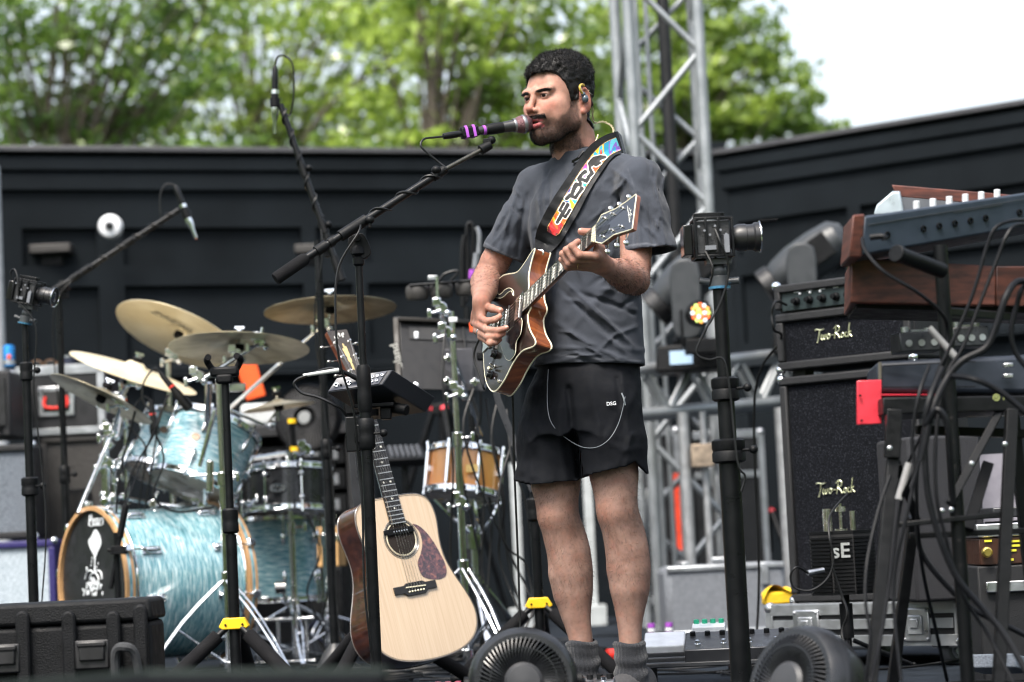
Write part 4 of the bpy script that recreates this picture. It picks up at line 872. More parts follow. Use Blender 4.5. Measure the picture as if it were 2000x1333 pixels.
for a, b in ((966, 716), (975, 745)):
    x, y = ploc(EG, a, b, -.012); m = MB(EG @ Matrix.Translation((x, y, -.0135))); m.lathe([(.006, 0), (.006, .003), (.003, .004), (.003, .008)], n=12); m.cyl((0, 0, .006), (.004, .004, .018), .0016, .0026, 8); m.build('toggle_switch', NICK, eg)
x, y = ploc(EG, 963, 722, -.012); m = MB(EG); m.cyl((x, y, -.008), (x+.010, y-.004, .006), .003, .0045, 10); m.build('switch_tip', IVORY, eg)
fh = [(969, 565), (967, 573), (969, 581), (977, 583), (985, 579), (992, 572), (999, 569), (1001, 574), (1003, 578), (1002, 568), (995, 563), (986, 567), (978, 575), (973, 574), (972, 568)]
q = loop2([ploc(EG, a, b, -.0133) for a, b in fh], 4)
m = MB(EG); m.prism(q[::-1] if sum(q[i][0]*q[(i+1) % len(q)][1]-q[(i+1) % len(q)][0]*q[i][1] for i in range(len(q))) < 0 else q, -.0134, -.0130); fo = m.build('sound_hole', mat('hollow_black', (.003, .003, .003), .9), eg)
m = MB(); m.tube([EG @ V((x, y, -.013)) for x, y in q], .0012, 5, True, 1); m.build('sound_hole_edge', IVORY, fo)
EI = EG.inverted()
def egs(i):
    y0, y1 = (2.5-i)*.0104, (2.5-i)*.0072; p = post[[0, 1, 2, 5, 4, 3][i]]; h = EI @ (HD @ V((p[0], p[1], .006))); return [(-.045, y0, 0), (0, y0, .0), (.630, y1, .0005), tuple(h)]
strings_of(eg, EG, egs)
m = MB(); sb = EG @ V((*ploc(EG, 1053, 492, -.036), -.036)); m.sphere(sb, .008); m.build('strap_button', NICK, eg)
# strap: leather sheet laid over the shirt, woven band on it
cen = [(1056, 497, 11), (1062, 482, 19), (1072, 461, 26), (1088, 431, 28), (1107, 398, 28), (1124, 369, 26), (1141, 342, 25), (1157, 318, 25), (1173, 298, 24), (1192, 284, 22), (1212, 278, 22)]
cc = catmull([V(c) for c in cen], 6); Lft, Rgt = [], []
def dshirt(x, y, off): return drape(bshirt, x, y, off, 6.75)
rowsP = []
for i, c in enumerate(cc):
    a = cc[min(i+1, len(cc)-1)]-cc[max(i-1, 0)]; t = V((a.x, a.y)).normalized(); nx, ny = -t.y, t.x; rowsP.append([(c.x+nx*c.z*k_, c.y+ny*c.z*k_) for k_ in (-1, -.6, -.2, .2, .6, 1)])
def depth_smooth(rows2, off):
    P = [[V(dshirt(x, y, 0)) for x, y in r] for r in rows2]; n = len(P); out = []
    # keep the ribbon taut: clamp depth to the nearest cloth in its neighbourhood
    dep = [[(p-CAM).length for p in r] for r in P]; cl = [min(r) for r in dep]; cl = [min(x, 6.95) for x in cl]
    sm = [sum(cl[max(0, i-4):i+5])/len(cl[max(0, i-4):i+5]) for i in range(n)]; sm = [min(a, b) for a, b in zip(sm, cl)]
    for i, r in enumerate(rows2):
        k0 = max(0, 1-i/8); rr = []
        for j, (x, y) in enumerate(r):
            d = (V(W(x, y, 1))-CAM).normalized(); L = min(dep[i][j], sm[i]+.035)*(1-k0)+(V(sb)-CAM).length*k0; rr.append(CAM+d*(L-off))
        out.append(rr)
    return out
g0 = depth_smooth(rowsP, .012); g1 = [[p+(p-CAM).normalized()*.003 for p in r] for r in g0]
m = MB(); m.sheet(g0); m.sheet(g1); 
for side_ in (0, -1): m.sheet([[a[side_], b[side_]] for a, b in zip(g0, g1)])
e0 = g0[-1]; back = [[p+V((.02+.015*t, .045*t, -.006*t*t*3-.02*(t > 3))) for p in e0] for t in range(0, 6)]; back = [[V((p.x+.012*k, p.y+.05*k, p.z-(.004 if k < 2 else .03)*k)) for p in e0] for k in range(0, 7)]
m.sheet(back); strap = m.build('strap', mat('black_leather', (.009, .0095, .011), .5, ns=200, nv=.3, bump=.3, bs=300, spec=.3), eg, ang=70)
# band
NS, NT = 330, 34; cb = [V(c) for c in [(1077, 457), (1088, 437), (1107, 403), (1124, 374), (1142, 345), (1158, 322), (1174, 302), (1190, 289), (1208, 281)]]; cb = catmull([V((c.x, c.y, 0)) for c in cb], 8)
cl_ = [0]
for a, b in zip(cb[:-1], cb[1:]): cl_.append(cl_[-1]+(b-a).length)
LB = cl_[-1]; hwid = 13.5
def bpos(s_):
    s_ = max(0, min(LB-.01, s_)); i = max(j for j in range(len(cl_)) if cl_[j] <= s_); i = min(i, len(cb)-2); t = (s_-cl_[i])/(cl_[i+1]-cl_[i]); p = cb[i].lerp(cb[i+1], t); d = (cb[min(i+2, len(cb)-1)]-cb[max(0, i-1)]).normalized(); return p, d
tri = [tuple(p) for r in g0 for p in r]; nr, ncn = len(g0), len(g0[0]); bst = BVHTree.FromPolygons(tri, [(i*ncn+j, i*ncn+j+1, (i+1)*ncn+j+1, (i+1)*ncn+j) for i in range(nr-1) for j in range(ncn-1)])
stops = [(0, '6e0d1c'), (.07, 'd3181c'), (.14, 'f2601a'), (.22, 'f6b81c'), (.28, 'f4d022'), (.33, '22b8d8'), (.40, '1a2fa8'), (.47, '17a08a'), (.53, '2b55c8'), (.59, 'c04bb0'), (.66, 'd3181c'), (.74, 'e0481c'), (.79, '28b0d0'), (.84, 'f4c81e'), (.90, '1c8fb4'), (.95, '7a56b8'), (1, '58b8c8')]
SC_ = np.array([s for s, _ in stops]); CC_ = np.array([hx(c) for _, c in stops])
strokes = [[(1.9, -.05, .22), (3.0, -.02, .27), (5.0, .05, .27)], [(3.3, 0, .2), (3.2, .55, .2), (4.5, .62, .2)], [(3.7, 0, .2), (3.7, -.55, .2), (4.9, -.55, .2)],
           [(5.7, -.55, .24), (6.4, -.35, .3), (6.5, .45, .24), (7.4, .5, .22), (8.2, .55, .3)], [(6.6, -.2, .26), (7.6, -.35, .3), (8.3, -.4, .3), (8.5, .1, .26)],
           [(8.7, .1, .2), (9.2, -.45, .3), (10.0, -.5, .22), (10.6, -.3, .3)], [(9.4, .0, .25), (9.5, .55, .28), (10.4, .5, .25), (11.0, .6, .28), (11.3, .1, .25), (11.6, -.2, .2)],
           [(12.0, -.3, .42), (12.9, -.15, .5), (13.7, .25, .35), (14.2, .6, .25)], [(12.4, .3, .3), (13.0, .6, .2)]]
vs_, fs_, cs_ = [], [], []
for i in range(NS):
    for j in range(NT):
        s_ = LB*i/(NS-1); t_ = -1+2*j/(NT-1); w_ = hwid*(1 if s_ > 8 else .7+.3*s_/8); p, d = bpos(s_); x, y = p.x-d.y*w_*t_, p.y+d.x*w_*t_
        r_ = (V(W(x, y, 1))-CAM).normalized(); h = bst.ray_cast(CAM, r_); q = h[0] if h[0] is not None else (V(vs_[-1]) if vs_ else sb); vs_.append(tuple(q-r_*.003))
        sh = s_/13.; u0 = s_/LB+.05*math.sin(t_*2.3+s_*.13)+.035*math.sin(s_*.4+t_*4); c = np.array([np.interp(u0, SC_, CC_[:, k]) for k in range(3)]); kq = min(range(len(stops)), key=lambda z: abs(SC_[z]-u0)); c = CC_[kq]
        if abs(t_) > .93: c = np.array(hx('d8c070')) if int(s_*1.2) % 2 else np.array(hx('6e0d1c'))
        dm = 9
        for st in strokes:
            for (a0, b0, r0), (a1, b1, r1) in zip(st[:-1], st[1:]):
                L2_ = (a1-a0)**2+(b1-b0)**2; tt = min(1, max(0, ((sh-a0)*(a1-a0)+(t_*.95-b0)*(b1-b0))/L2_)); dm = min(dm, math.hypot(sh-a0-tt*(a1-a0), t_*.95-b0-tt*(b1-b0))-(r0+(r1-r0)*tt))
        if dm < 0: c = np.array((.010, .010, .011))
        elif dm < .14: c = np.array(hx('e6e2da'))
        cs_.append(c)
fs_ = np.array([(i*NT+j, i*NT+j+1, (i+1)*NT+j+1, (i+1)*NT+j) for i in range(NS-1) for j in range(NT-1)])
npmesh('woven_band', np.array(vs_), fs_, mat('embroidered_threads', (.5, .5, .5), .75, attr='col', ns=700, nv=.16, bump=.4, bs=900, sheen=.2), strap, cols=np.array(cs_))
p = V(dshirt(1057, 495, 0)); m = MB(); pb = CAM+(V(W(1057, 494, 1))-CAM).normalized()*((V(sb)-CAM).length-.016); m.lathe([(.009, 0), (.009, .002), (.006, .0035), (.003, .003), (.0001, .0035)], frame(z=(-.3, -.95, .05), o=pb), 20); m.build('strap_rivet', NICK, strap)
m = MB(); m.tube([V(dshirt(a, b, .014)) for a, b in ((1118, 316), (1128, 310), (1136, 305))], .0035, 6); m.tube([V(dshirt(a, b, .018)) for a, b in ((1131, 309), (1137, 301), (1141, 297))], .0062, 8); m.tube([V(dshirt(a, b, .012)) for a, b in ((1117, 317), (1125, 319), (1135, 313))], .002, 6); m.build('lapel_clip', GLBLK, person)
jk = V(gp(950, 742, -.04)); m = MB(); m.tube([jk, U(946, 760, -.02), U(935, 728, .0), U(926, 700, .02), U(930, 676, .02), U(944, 662, .03), U(985, 690, .16), U(1000, 760, .2), U(1004, 900, .22), U(1012, 1100, .22), U(1018, 1290, .2), V((U(1020, 1330, .2)[0], 7.0, .012)), V((-.25, 7.25, .008)), V((-.6, 7.5, .008))], .0034, 8)
tag(m.build('guitar_cable', RUB, origin=tuple(jk)), 'black cable looping out of the electric guitar and down behind the singer', 'cable')
# ---- acoustic
AGR = np.array([[-0.223, -0.7825, 0.5813], [0.1176, -0.6136, -0.7808], [0.9677, -0.1057, 0.2288]]); AG = M4(AGR, (-0.3235, 7.3024, 0.3251))
ag = thing('acoustic_guitar', 'pale spruce topped acoustic guitar with tortoise pickguard standing upright on its stand', 'acoustic guitar', AG @ V((-.22, 0, -.06)))
hf = [(.2874, .03), (.2870, .065), (.281, .104), (.262, .133), (.228, .1455), (.19, .1455), (.15, .139), (.105, .1355), (.06, .142), (.01, .160), (-.04, .182), (-.09, .1965), (-.135, .1935), (-.175, .170), (-.203, .125), (-.217, .065)]
agp = loop2(hf+[(-.221, 0)]+[(x, -y) for x, y in hf[::-1]], 4)
SPR = ramp_mat('spruce_top', [(.25, (.50, .36, .23)), (.5, (.57, .43, .29)), (.8, (.62, .49, .345))], (1.2, 70, 70), 4, .28, coat=.9, crough=.08, detail=3)
ROSE = ramp_mat('rosewood_gloss', [(.3, (.018, .006, .005)), (.6, (.05, .016, .010)), (.85, (.085, .03, .018))], (26, 3, 26), 2, .3, coat=1, crough=.03)
# object coordinates are world-aligned: give the wood its own axes by orienting its mapping
def orient(m_, M):
    for n_ in m_.node_tree.nodes:
        if n_.type == 'MAPPING':
            e = M.to_3x3().inverted().to_euler(); r_ = m_.node_tree.nodes.new('ShaderNodeMapping'); r_.inputs['Rotation'].default_value = e
            l = n_.inputs[0].links[0]; src = l.from_socket; m_.node_tree.links.new(src, r_.inputs[0]); m_.node_tree.links.new(r_.outputs[0], n_.inputs[0]); break
orient(SPR, AG); orient(WALN, EG)
body_of(ag, AG, agp, -.010, -.112, SPR, ROSE, mat('black_white_binding', (.09, .08, .075), .3, coat=.5), .0022)
m = MB(); q = [(x*.985, y*.985) for x, y in agp]; m.tube([AG @ V((x, y, -.0085)) for x, y in q], .0007, 4, True, 1); m.build('purfling', mat('dark_line', (.03, .025, .02), .4), ag)
neck_of(ag, AG, .645, .203, .0445, .056, -.003, 20, 'dot', ROSE, .024)
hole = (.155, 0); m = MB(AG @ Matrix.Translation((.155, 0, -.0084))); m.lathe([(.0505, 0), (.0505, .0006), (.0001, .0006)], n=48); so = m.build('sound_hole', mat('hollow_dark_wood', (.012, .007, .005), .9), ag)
for r0, c in ((.0515, IVORY), (.056, mat('rosette_grey', (.10, .11, .11), .3, coat=.6)), (.0585, mat('rosette_black', (.02, .02, .02), .3)), (.0625, mat('rosette_grey', (.1, .11, .11), .3))):
    m = MB(); m.torus(AG @ V((.155, 0, -.0083)), r0, .0012, AG.to_3x3() @ V((0, 0, 1)), 56, 6); m.build('rosette', c, so)
TORT = ramp_mat('tortoise_shell', [(.35, (.030, .012, .016)), (.52, (.075, .025, .032)), (.66, (.19, .07, .06)), (.74, (.35, .12, .06))], (1, 1, 1), 70, .25, coat=1, dist=.8)
pgq = [ploc(AG, 480+a/3.079, 900+b/3.079, -.0075) for a, b in ((1003, 381), (1040, 392), (1085, 430), (1130, 490), (1165, 550), (1195, 610), (1208, 660), (1200, 695), (1165, 712), (1110, 712), (1065, 695), (1045, 660), (1035, 610), (1052, 560), (1062, 500), (1050, 440), (1030, 408))]
q = loop2(pgq, 4); q = q if sum(q[i][0]*q[(i+1) % len(q)][1]-q[(i+1) % len(q)][0]*q[i][1] for i in range(len(q))) > 0 else q[::-1]; m = MB(AG); m.prism(q, -.0084, -.0074); m.build('pickguard', TORT, ag)
m = MB(AG); bq = [(.012, .078), (.012, .040), (.018, .030), (.018, -.030), (.012, -.040), (.012, -.078), (-.012, -.078), (-.012, -.045), (-.022, -.032), (-.022, .032), (-.012, .045), (-.012, .078)]; m.prism(bq[::-1] if sum(bq[i][0]*bq[(i+1) % 12][1]-bq[(i+1) % 12][0]*bq[i][1] for i in range(12)) < 0 else bq, -.0086, -.003); br = m.build('bridge', EBONY, ag, bev=.0012)
m = MB(AG); m.box((.003, 0, -.0015), (.003, .072, .004), Matrix.Rotation(R(-3), 4, 'Z')); m.build('saddle', IVORY, br)
m = MB(AG)
for i in range(6): m.sphere((-.010, (i-2.5)*.0105, -.0015), .0032, (1, 1, .9), n=10)
m.build('bridge_pins', IVORY, br)
m = MB(AG); m.box((.178, 0, -.0055), (.020, .098, .006)); m.box((.180, .052, -.0060), (.014, .014, .005)); m.build('sound_hole_pickup', BLKM, so, bev=.002)
m = MB(AG); 
for i in range(6): m.cyl((.178, (i-2.5)*.0095, -.003), (.178, (i-2.5)*.0095, -.002), .0022, n=8)
m.build('pole_pieces', NICK, so)
AH = AG @ Matrix.Translation((.650, 0, -.004)) @ Matrix.Rotation(R(14), 4, 'Y')
hq_ = [(0, .0225), (.015, .026), (.190, .038), (.192, .036), (.192, -.036), (.190, -.038), (.015, -.026), (0, -.0225)]; m = MB(AH); m.prism(hq_[::-1] if True else hq_, -.016, -.0008); ah = m.build('headstock', mat('reddish_mahogany', (.12, .035, .018), .4, coat=.6, ns=40, nv=.3), ag, ang=25)
m = MB(AH); m.prism([(x, y*.985) for x, y in hq_[::-1]], -.0006, .0006); m.build('headstock_face', mat('dark_veneer', (.045, .036, .028), .3, coat=.6), ah)
m = MB(AH); m.tube([AH @ V((x, y, .0004)) for x, y in hq_], .0008, 4, True, 1); m.build('binding', IVORY, ah); apost = []
for i in range(6):
    s_ = 1 if i < 3 else -1; x = .045+.052*(i % 3); y = s_*(.020+.003*(i % 3)); apost.append((x, y)); m = MB(AH @ Matrix.Translation((x, y, 0))); m.lathe([(.0055, 0), (.005, .002), (.003, .003), (.0028, .010), (.0035, .011), (.0001, .0115)], n=12)
    m.cyl((0, 0, -.02), (0, s_*.030, -.02), .002, n=8); m.sphere((0, s_*.038, -.02), .0085, (.5, 1, .8), n=10); m.build('tuner', NICK, ah)
m = MB(AH); 
for k, (x, y, a, r_) in enumerate(((.172, -.012, .3, .008), (.176, -.002, -.3, .008), (.170, .010, .5, .008), (.180, .006, 0, .006), (.168, .018, -.2, .005), (.178, -.018, .2, .005))): m.sphere((x, y, .0008), r_, (1, .38, .06), M=None, n=8)
m.build('script_inlay', PEARL, ah)
m = MB(AH)
for x, y, a, b in ((.062, 0, .016, .004), (.085, 0, .012, .007), (.108, 0, .018, .0085), (.120, .006, .008, .004), (.124, -.005, .01, .004), (.135, 0, .01, .003)): m.sphere((x, y, .0008), 1, (a, b, .0006), n=10)
m.build('torch_inlay', mat('gold_pearl', (.62, .48, .22), .3), ah)
AI = AG.inverted()
def ags(i):
    y0, y1 = (2.5-i)*.0106, (2.5-i)*.0072; p = apost[[0, 1, 2, 5, 4, 3][i]]; h = AI @ (AH @ V((p[0], p[1], .008))); return [(-.010, y0, -.001), (.003, y0, .0012), (.647, y1, .0012), tuple(h)]
strings_of(ag, AG, ags, .0009, .0004)
# its stand: tripod with yoke, behind the guitar
# ---------------------------------------------------------------- stands, microphones, cameras near the singer
def vp(px, py, d): return W(px, py, d)
def base_xy(px, py, d): p = W(px, py, d); return p.x, p.y
def wrap(p0, p1, n, r, r2=.0022, mb=None, ph=0):
    """a cable wound n turns round the rod p0-p1"""
    p0, p1 = V(p0), V(p1); M = frame(z=p1-p0, o=p0); L = (p1-p0).length; k = max(8, int(n*9)); pts = [M @ V((math.cos(ph+2*PI*n*i/k)*r, math.sin(ph+2*PI*n*i/k)*r, L*i/k)) for i in range(k+1)]
    mb = mb or MB(); mb.tube(pts, r2, 6, k=2); return mb
def pole(root, x, y, segs, name='pole', mt=BLK):
    for z0, z1, r in segs: m = MB(); m.cyl((x, y, z0), (x, y, z1), r, n=18); m.build(name, mt, root)
def collar(root, x, y, z, r, h, knob=None, mt=BLKM):
    m = MB(); m.lathe([(r*.8, -h/2), (r, -h*.42), (r, -h*.1), (r*.93, 0), (r, h*.1), (r, h*.42), (r*.8, h/2)], Matrix.Translation((x, y, z)), 20); c = m.build('collar', mt, root)
    if knob: m = MB(); a = V(knob).normalized(); m.cyl(V((x, y, z)), V((x, y, z))+a*(r+.02), .004, n=8); m.sphere(V((x, y, z))+a*(r+.026), .011, (1, 1, 1), n=12); m.build('clamp_knob', mt, c)
def tripod(root, x, y, zhub, reach, r, rot=0, foam=None, n=3, zend=.012, mt=BLK, name='leg'):
    for i in range(n):
        a = R(rot+360*i/n); e = V((x+math.cos(a)*reach, y+math.sin(a)*reach, zend)); s_ = V((x+math.cos(a)*.02, y+math.sin(a)*.02, zhub)); m = MB(); m.cyl(s_, e, r, n=12)
        l = m.build(name, mt, root)
        if foam: m = MB(); m.cyl(s_.lerp(e, .12), s_.lerp(e, .97), foam, n=14); m.build('foam_sleeve', FOAM, l)
        m = MB(); m.sphere(e+V((0, 0, .004)), max(r, foam or 0)*1.15, (1, 1, .8), n=10); m.build('foot_cap', BLKM, l)
# vocal stand
x, y = base_xy(722, 1000, 6.55); vs = thing('microphone_stand', 'tall black boom microphone stand in front of the acoustic guitar holding the singer\'s microphone', 'microphone stand', (x, y, 0))
zt = W(702, 478, 6.55).z; zm = W(716, 800, 6.55).z
pole(vs, x, y, [(.02, zm, .0155), (zm, zt, .0100)]); collar(vs, x, y, W(712, 760, 6.55).z, .0195, .13); collar(vs, x, y, W(718, 848, 6.55).z, .024, .085, (1, -.3, 0)); tripod(vs, x, y, .075, .30, .009, 35)
m = MB(); c = V((x-.036, y, W(700, 848, 6.55).z)); m.box(c, (.038, .02, .095)); m.box(c+V((.03, 0, 0)), (.05, .03, .05)); m.build('clamp_bracket', BLK, vs, bev=.003)
m = MB(); m.lathe([(.011, 0), (.016, .006), (.016, .022), (.011, .028), (.020, .034), (.018, .05), (.008, .06)], Matrix.Translation((x, y, zt-.06)), 18); m.build('joint', BLKM, vs)
pv = V((x, y, zt+.005)); m = MB(); m.prism(loop2([(-.02, -.02), (.02, -.02), (.028, .02), (.018, .045), (-.018, .045), (-.028, .02)], 3), -.009, .009, frame(z=(0, 1, 0), x=(1, 0, .3), o=pv)); m.cyl(pv+V((0, -.02, .012)), pv+V((0, .012, .012)), .011, n=16); m.build('swivel', BLKM, vs, bev=.002)
b0, b1, b2, b3 = W(537, 546, 6.42), W(600, 503, 6.45), W(868, 332, 6.60), W(948, 289, 6.65)
m = MB(); m.lathe([(.0001, 0), (.0155, .001), (.0175, .006), (.0175, (b1-b0).length-.01), (.012, (b1-b0).length)], frame(z=b1-b0, o=b0), 20); bm_ = MB(); bm_.cyl(b1, b2, .0105, n=16); bo = bm_.build('boom', BLK, vs); m.build('counterweight', FOAM, bo)
m = MB(); m.cyl(b2, b3, .0065, n=12); m.build('boom_rod', mat('worn_black_tube', (.06, .058, .05), .3, .7), bo)
for t, r_, L_ in ((.10, .015, .035), (.17, .0135, .016), (.33, .0160, .09), (.96, .0135, .045)):
    c = b1.lerp(b2, t); a = (b2-b1).normalized(); m = MB(); m.cyl(c-a*L_/2, c+a*L_/2, r_, n=16); m.build('boom_collar', BLKM, bo, bev=.001)
for q in (W(722, 430, 6.5), W(852, 332, 6.58)): m = MB(); m.sphere(q, .0135, (1, 1, .85)); m.cyl(q, q-V((0, 0, .02)), .006); m.build('clamp_knob', BLKM, bo)
m = MB(); m.cyl(W(938, 294, 6.645), W(958, 283, 6.655), .0145, .0125); cp = W(962, 272, 6.665); m.box(W(952, 282, 6.655), (.022, .02, .03)); m.sphere(W(960, 274, 6.66), .012); m.build('mic_clip_joint', BLKM, vs, bev=.002)
m = wrap(b1.lerp(b2, .38), b1.lerp(b2, .98), 3.2, .0135, .0032); m.tube([b1.lerp(b2, .38), W(700, 455, 6.46), W(662, 520, 6.45), W(655, 600, 6.44), W(662, 700, 6.44), W(690, 800, 6.47), W(700, 900, 6.5), W(708, 1000, 6.5), W(712, 1150, 6.5), W(730, 1330, 6.5), V((x-.02, y-.06, .01)), V((x-.3, y+.3, .006))], .0032, 7)
m.tube([b1.lerp(b2, .98), W(872, 330, 6.585), W(858, 318, 6.6), W(836, 300, 6.6), W(822, 285, 6.6), W(828, 272, 6.61), W(848, 269, 6.62), W(868, 267, 6.625)], .0030, 7)
tag(m.build('microphone_cable', RUB, origin=tuple(b2)), 'black cable wound round the vocal microphone boom and hanging down its stand', 'cable')
# vocal microphone
mc = thing('microphone', 'handheld black vocal microphone with a reddish grey grille at the singer\'s mouth', 'microphone', W(960, 262, 6.665)); P0, P1 = W(898, 262, 6.64), W(1022, 243, 6.70); A_ = (P1-P0).normalized(); Mm = frame(z=A_, o=P0); LL = (P1-P0).length
m = MB(Mm); m.lathe([(.0095, .02), (.0105, .03), (.0115, .06), (.0165, LL-.032), (.0185, LL-.026)], n=24); m.build('handle', mat('mic_body_black', (.02, .02, .021), .38), mc)
GRL = ramp_mat('wire_mesh_grille', [(.35, (.03, .012, .015)), (.55, (.22, .12, .13))], (1, 1, 1), 420, .4, .8, bump=1)
m = MB(Mm); m.lathe([(.0185, LL-.026), (.0245, LL-.010), (.0255, LL+.004), (.0225, LL+.016), (.014, LL+.0235), (.0001, LL+.0255)], n=28, caps=False); m.build('grille', GRL, mc)
m = MB(Mm); m.lathe([(.0258, LL-.004), (.0268, LL-.001), (.0268, LL+.003), (.0258, LL+.006)], n=28, caps=False); m.lathe([(.0188, LL-.030), (.0200, LL-.027), (.0195, LL-.023)], n=28, caps=False); m.build('grille_band', mat('grey_band', (.22, .22, .23), .3, .8), mc)
m = MB(Mm); m.lathe([(.006, -.050), (.0085, -.048), (.0095, -.03), (.0095, -.012), (.0085, 0), (.0095, .02)], n=18); m.build('connector', BLK, mc)
m = MB(Mm @ Matrix.Translation((0, -.002, .018))); m.prism([(-.013, -.012), (.013, -.012), (.014, .012), (.008, .020), (-.008, .020), (-.014, .012)], -.014, .036); tr_ = m.build('transmitter', BLKM, mc, bev=.003)
for z in (.0, .022): m = MB(Mm @ Matrix.Translation((0, -.002, .018))); m.prism([(-.0142, -.0132), (.0142, -.0132), (.0152, .0122), (.0088, .0212), (-.0088, .0212), (-.0152, .0122)], z-.004, z+.004); m.build('tape_band', PURP, tr_)
m = MB(Mm); m.lathe([(.0135, .068), (.0135, .076)], n=20); m.build('tape_band', PURP, mc)
m = MB(Mm); m.lathe([(.0145, .080), (.0165, .10), (.0155, .128)], n=20); m.build('clip', BLKM, mc)
def pencil_mic(root, a, b, s=1):
    """slim silver condenser from its black connector end a to the silver tip b"""
    a, b = V(a), V(b); M = frame(z=b-a, o=a); L = (b-a).length
    m = MB(M); m.lathe([(.004*s, 0), (.0075*s, L*.06), (.0085*s, L*.2), (.0085*s, L*.36)], n=16); m.build('connector', BLK, root)
    m = MB(M); m.lathe([(.0098*s, L*.36), (.0098*s, L*.42)], n=16); m.build('ring_band', CHR, root)
    m = MB(M); m.lathe([(.0098*s, L*.42), (.0098*s, L*.62)], n=16); m.build('body', BLK, root)
    m = MB(M); m.lathe([(.0098*s, L*.62), (.0098*s, L*.72), (.0055*s, L*.82), (.0050*s, L*.98), (.004*s, L)], n=16); m.build('capsule', CHR, root)
    m = MB(M); m.lathe([(.0130*s, L*.48), (.0130*s, L*.60)], n=14); m.build('clip', BLKM, root)
def dome_base(root, x, y, r=.075):
    m = MB(Matrix.Translation((x, y, 0))); m.lathe([(r, 0), (r, .02), (r*.92, .035), (r*.6, .085), (r*.3, .115), (.014, .125)], n=28); m.build('weighted_base', mat('cast_iron_black', (.02, .021, .023), .45, bump=.3), root)
def boom_stand(label, base, d, ptop, pcw, ppiv, ptip, mic, loop, cablelab, dd=0, rp=.0130, group='black boom stands with silver pencil microphones'):
    x, y = base_xy(*base, d); r_ = thing('microphone_stand', label, 'microphone stand', (x, y, 0), group); zt_ = W(*ptop, d).z
    pole(r_, x, y, [(.05, zt_*.52, .0165), (zt_*.5, zt_, rp)]); dome_base(r_, x, y); collar(r_, x, y, zt_*.52, .021, .07, (1, -.5, 0))
    a, p, b = W(*pcw, d-.05), W(*ppiv, d-.02), W(*ptip, d+dd); m = MB(); m.cyl(a, b, .0108, n=12); bo_ = m.build('boom', BLK, r_)
    m = MB(); m.cyl(a, a.lerp(b, .13), .016, .0145); m.build('counterweight', BLKM, bo_)
    for t in (.22, .30, .62): m = MB(); q = a.lerp(b, t); u_x = (b-a).normalized(); m.cyl(q-u_x*.022, q+u_x*.022, .0145, n=14); m.sphere(q+V((.02, -.01, .008)), .012); m.build('clamp_knob', BLKM, bo_)
    m = MB(); m.cyl(p+V((0, -.03, 0)), p+V((0, .03, 0)), .022, n=18); m.box(p+V((0, 0, -.02)), (.03, .03, .05)); m.build('swivel', BLKM, r_, bev=.003)
    mr_ = thing('microphone', cablelab[0], 'microphone', W(*mic[1], d+dd), 'silver tipped pencil microphones'); pencil_mic(mr_, W(*mic[0], d+dd), W(*mic[1], d+dd), 1.4)
    m = wrap(a.lerp(b, .35), a.lerp(b, .97), 5, .0135, .0034); m.tube([a.lerp(b, .97)]+[W(*q, d+dd) for q in loop], .0034, 7); m.tube([a.lerp(b, .35), p+V((-.02, -.04, -.05)), V((x-.02, y-.03, zt_*.8)), V((x+.02, y-.03, zt_*.45)), V((x+.03, y-.05, .12)), V((x+.2, y-.1, .01))], .0028, 7)
    tag(m.build('microphone_cable', RUB, origin=tuple(p)), cablelab[1], 'cable', 'cables wound on the boom stands'); return r_
boom_stand('black boom stand rising behind the vocal stand with its boom tilted up to the left', (655, 1290), 8.5, (633, 470), (668, 548), (641, 478), (548, 205), ((537, 128), (537, 262)), [(566, 225), (574, 180), (572, 128), (556, 110), (543, 112), (538, 128)], ('slim silver tipped microphone hanging point down highest in the picture', 'black cable looped over the highest pencil microphone and wound down its boom'))
boom_stand('black boom stand at the far left with its boom reaching over the cymbals', (135, 1180), 9.4, (122, 565), (90, 578), (125, 560), (350, 410), ((342, 362), (383, 467)), [(330, 425), (316, 425), (313, 385), (322, 362), (336, 360), (343, 364)], ('slim silver tipped microphone pointing down over the tilted cymbals', 'black cable looped beside the left pencil microphone and wound on its boom'))
# guitar stands
def guitar_stand(label, px, py, d, ztop_px, head=True):
    x, y = base_xy(px, py, d); r_ = thing('guitar_stand', label, 'guitar stand', (x, y, 0), 'black guitar stands with yellow clutches'); zc_ = W(px, py, d).z
    z1 = W(*ztop_px, d).z; pole(r_, x, y, [(.06, zc_+.26, .0165), (zc_+.24, z1, .0118)]); collar(r_, x, y, zc_+.30, .024, .075); tripod(r_, x, y, zc_-.01, .30, .010, 205, .0215)
    m = MB(); m.prism([(-.045, -.012), (-.030, .014), (.030, .014), (.045, -.012), (.034, -.020), (-.034, -.020)], -.022, .022, frame(z=(0, -1, 0), x=(1, 0, 0), o=(x, y-.003, zc_))); cl = m.build('clutch', YEL, r_, bev=.003)
    m = MB(); 
    for sx_ in (-.024, .026): m.cyl((x+sx_, y-.028, zc_-.006), (x+sx_, y-.02, zc_-.006), .0035, n=8)
    m.build('bolt', BLKM, cl); return r_, x, y, z1
g1_, x, y, z1 = guitar_stand('empty black guitar stand with a yellow clutch standing in front of the bass drum', 458, 1216, 7.2, (432, 735))
m = MB(); m.box((x, y, z1+.012), (.085, .045, .03)); m.box((x, y-.01, z1-.01), (.05, .03, .03)); yk = m.build('yoke', BLKM, g1_, bev=.008)
for s_ in (-1, 1): m = MB(); m.tube([(x+s_*.036, y, z1+.02), (x+s_*.05, y-.01, z1+.045), (x+s_*.042, y-.045, z1+.055)], .010, 9); m.build('yoke_arm', FOAM, yk)
g2_, x, y, z1 = guitar_stand('black guitar stand behind the singer\'s legs with a yellow clutch', 1052, 1176, 7.9, (1035, 960))
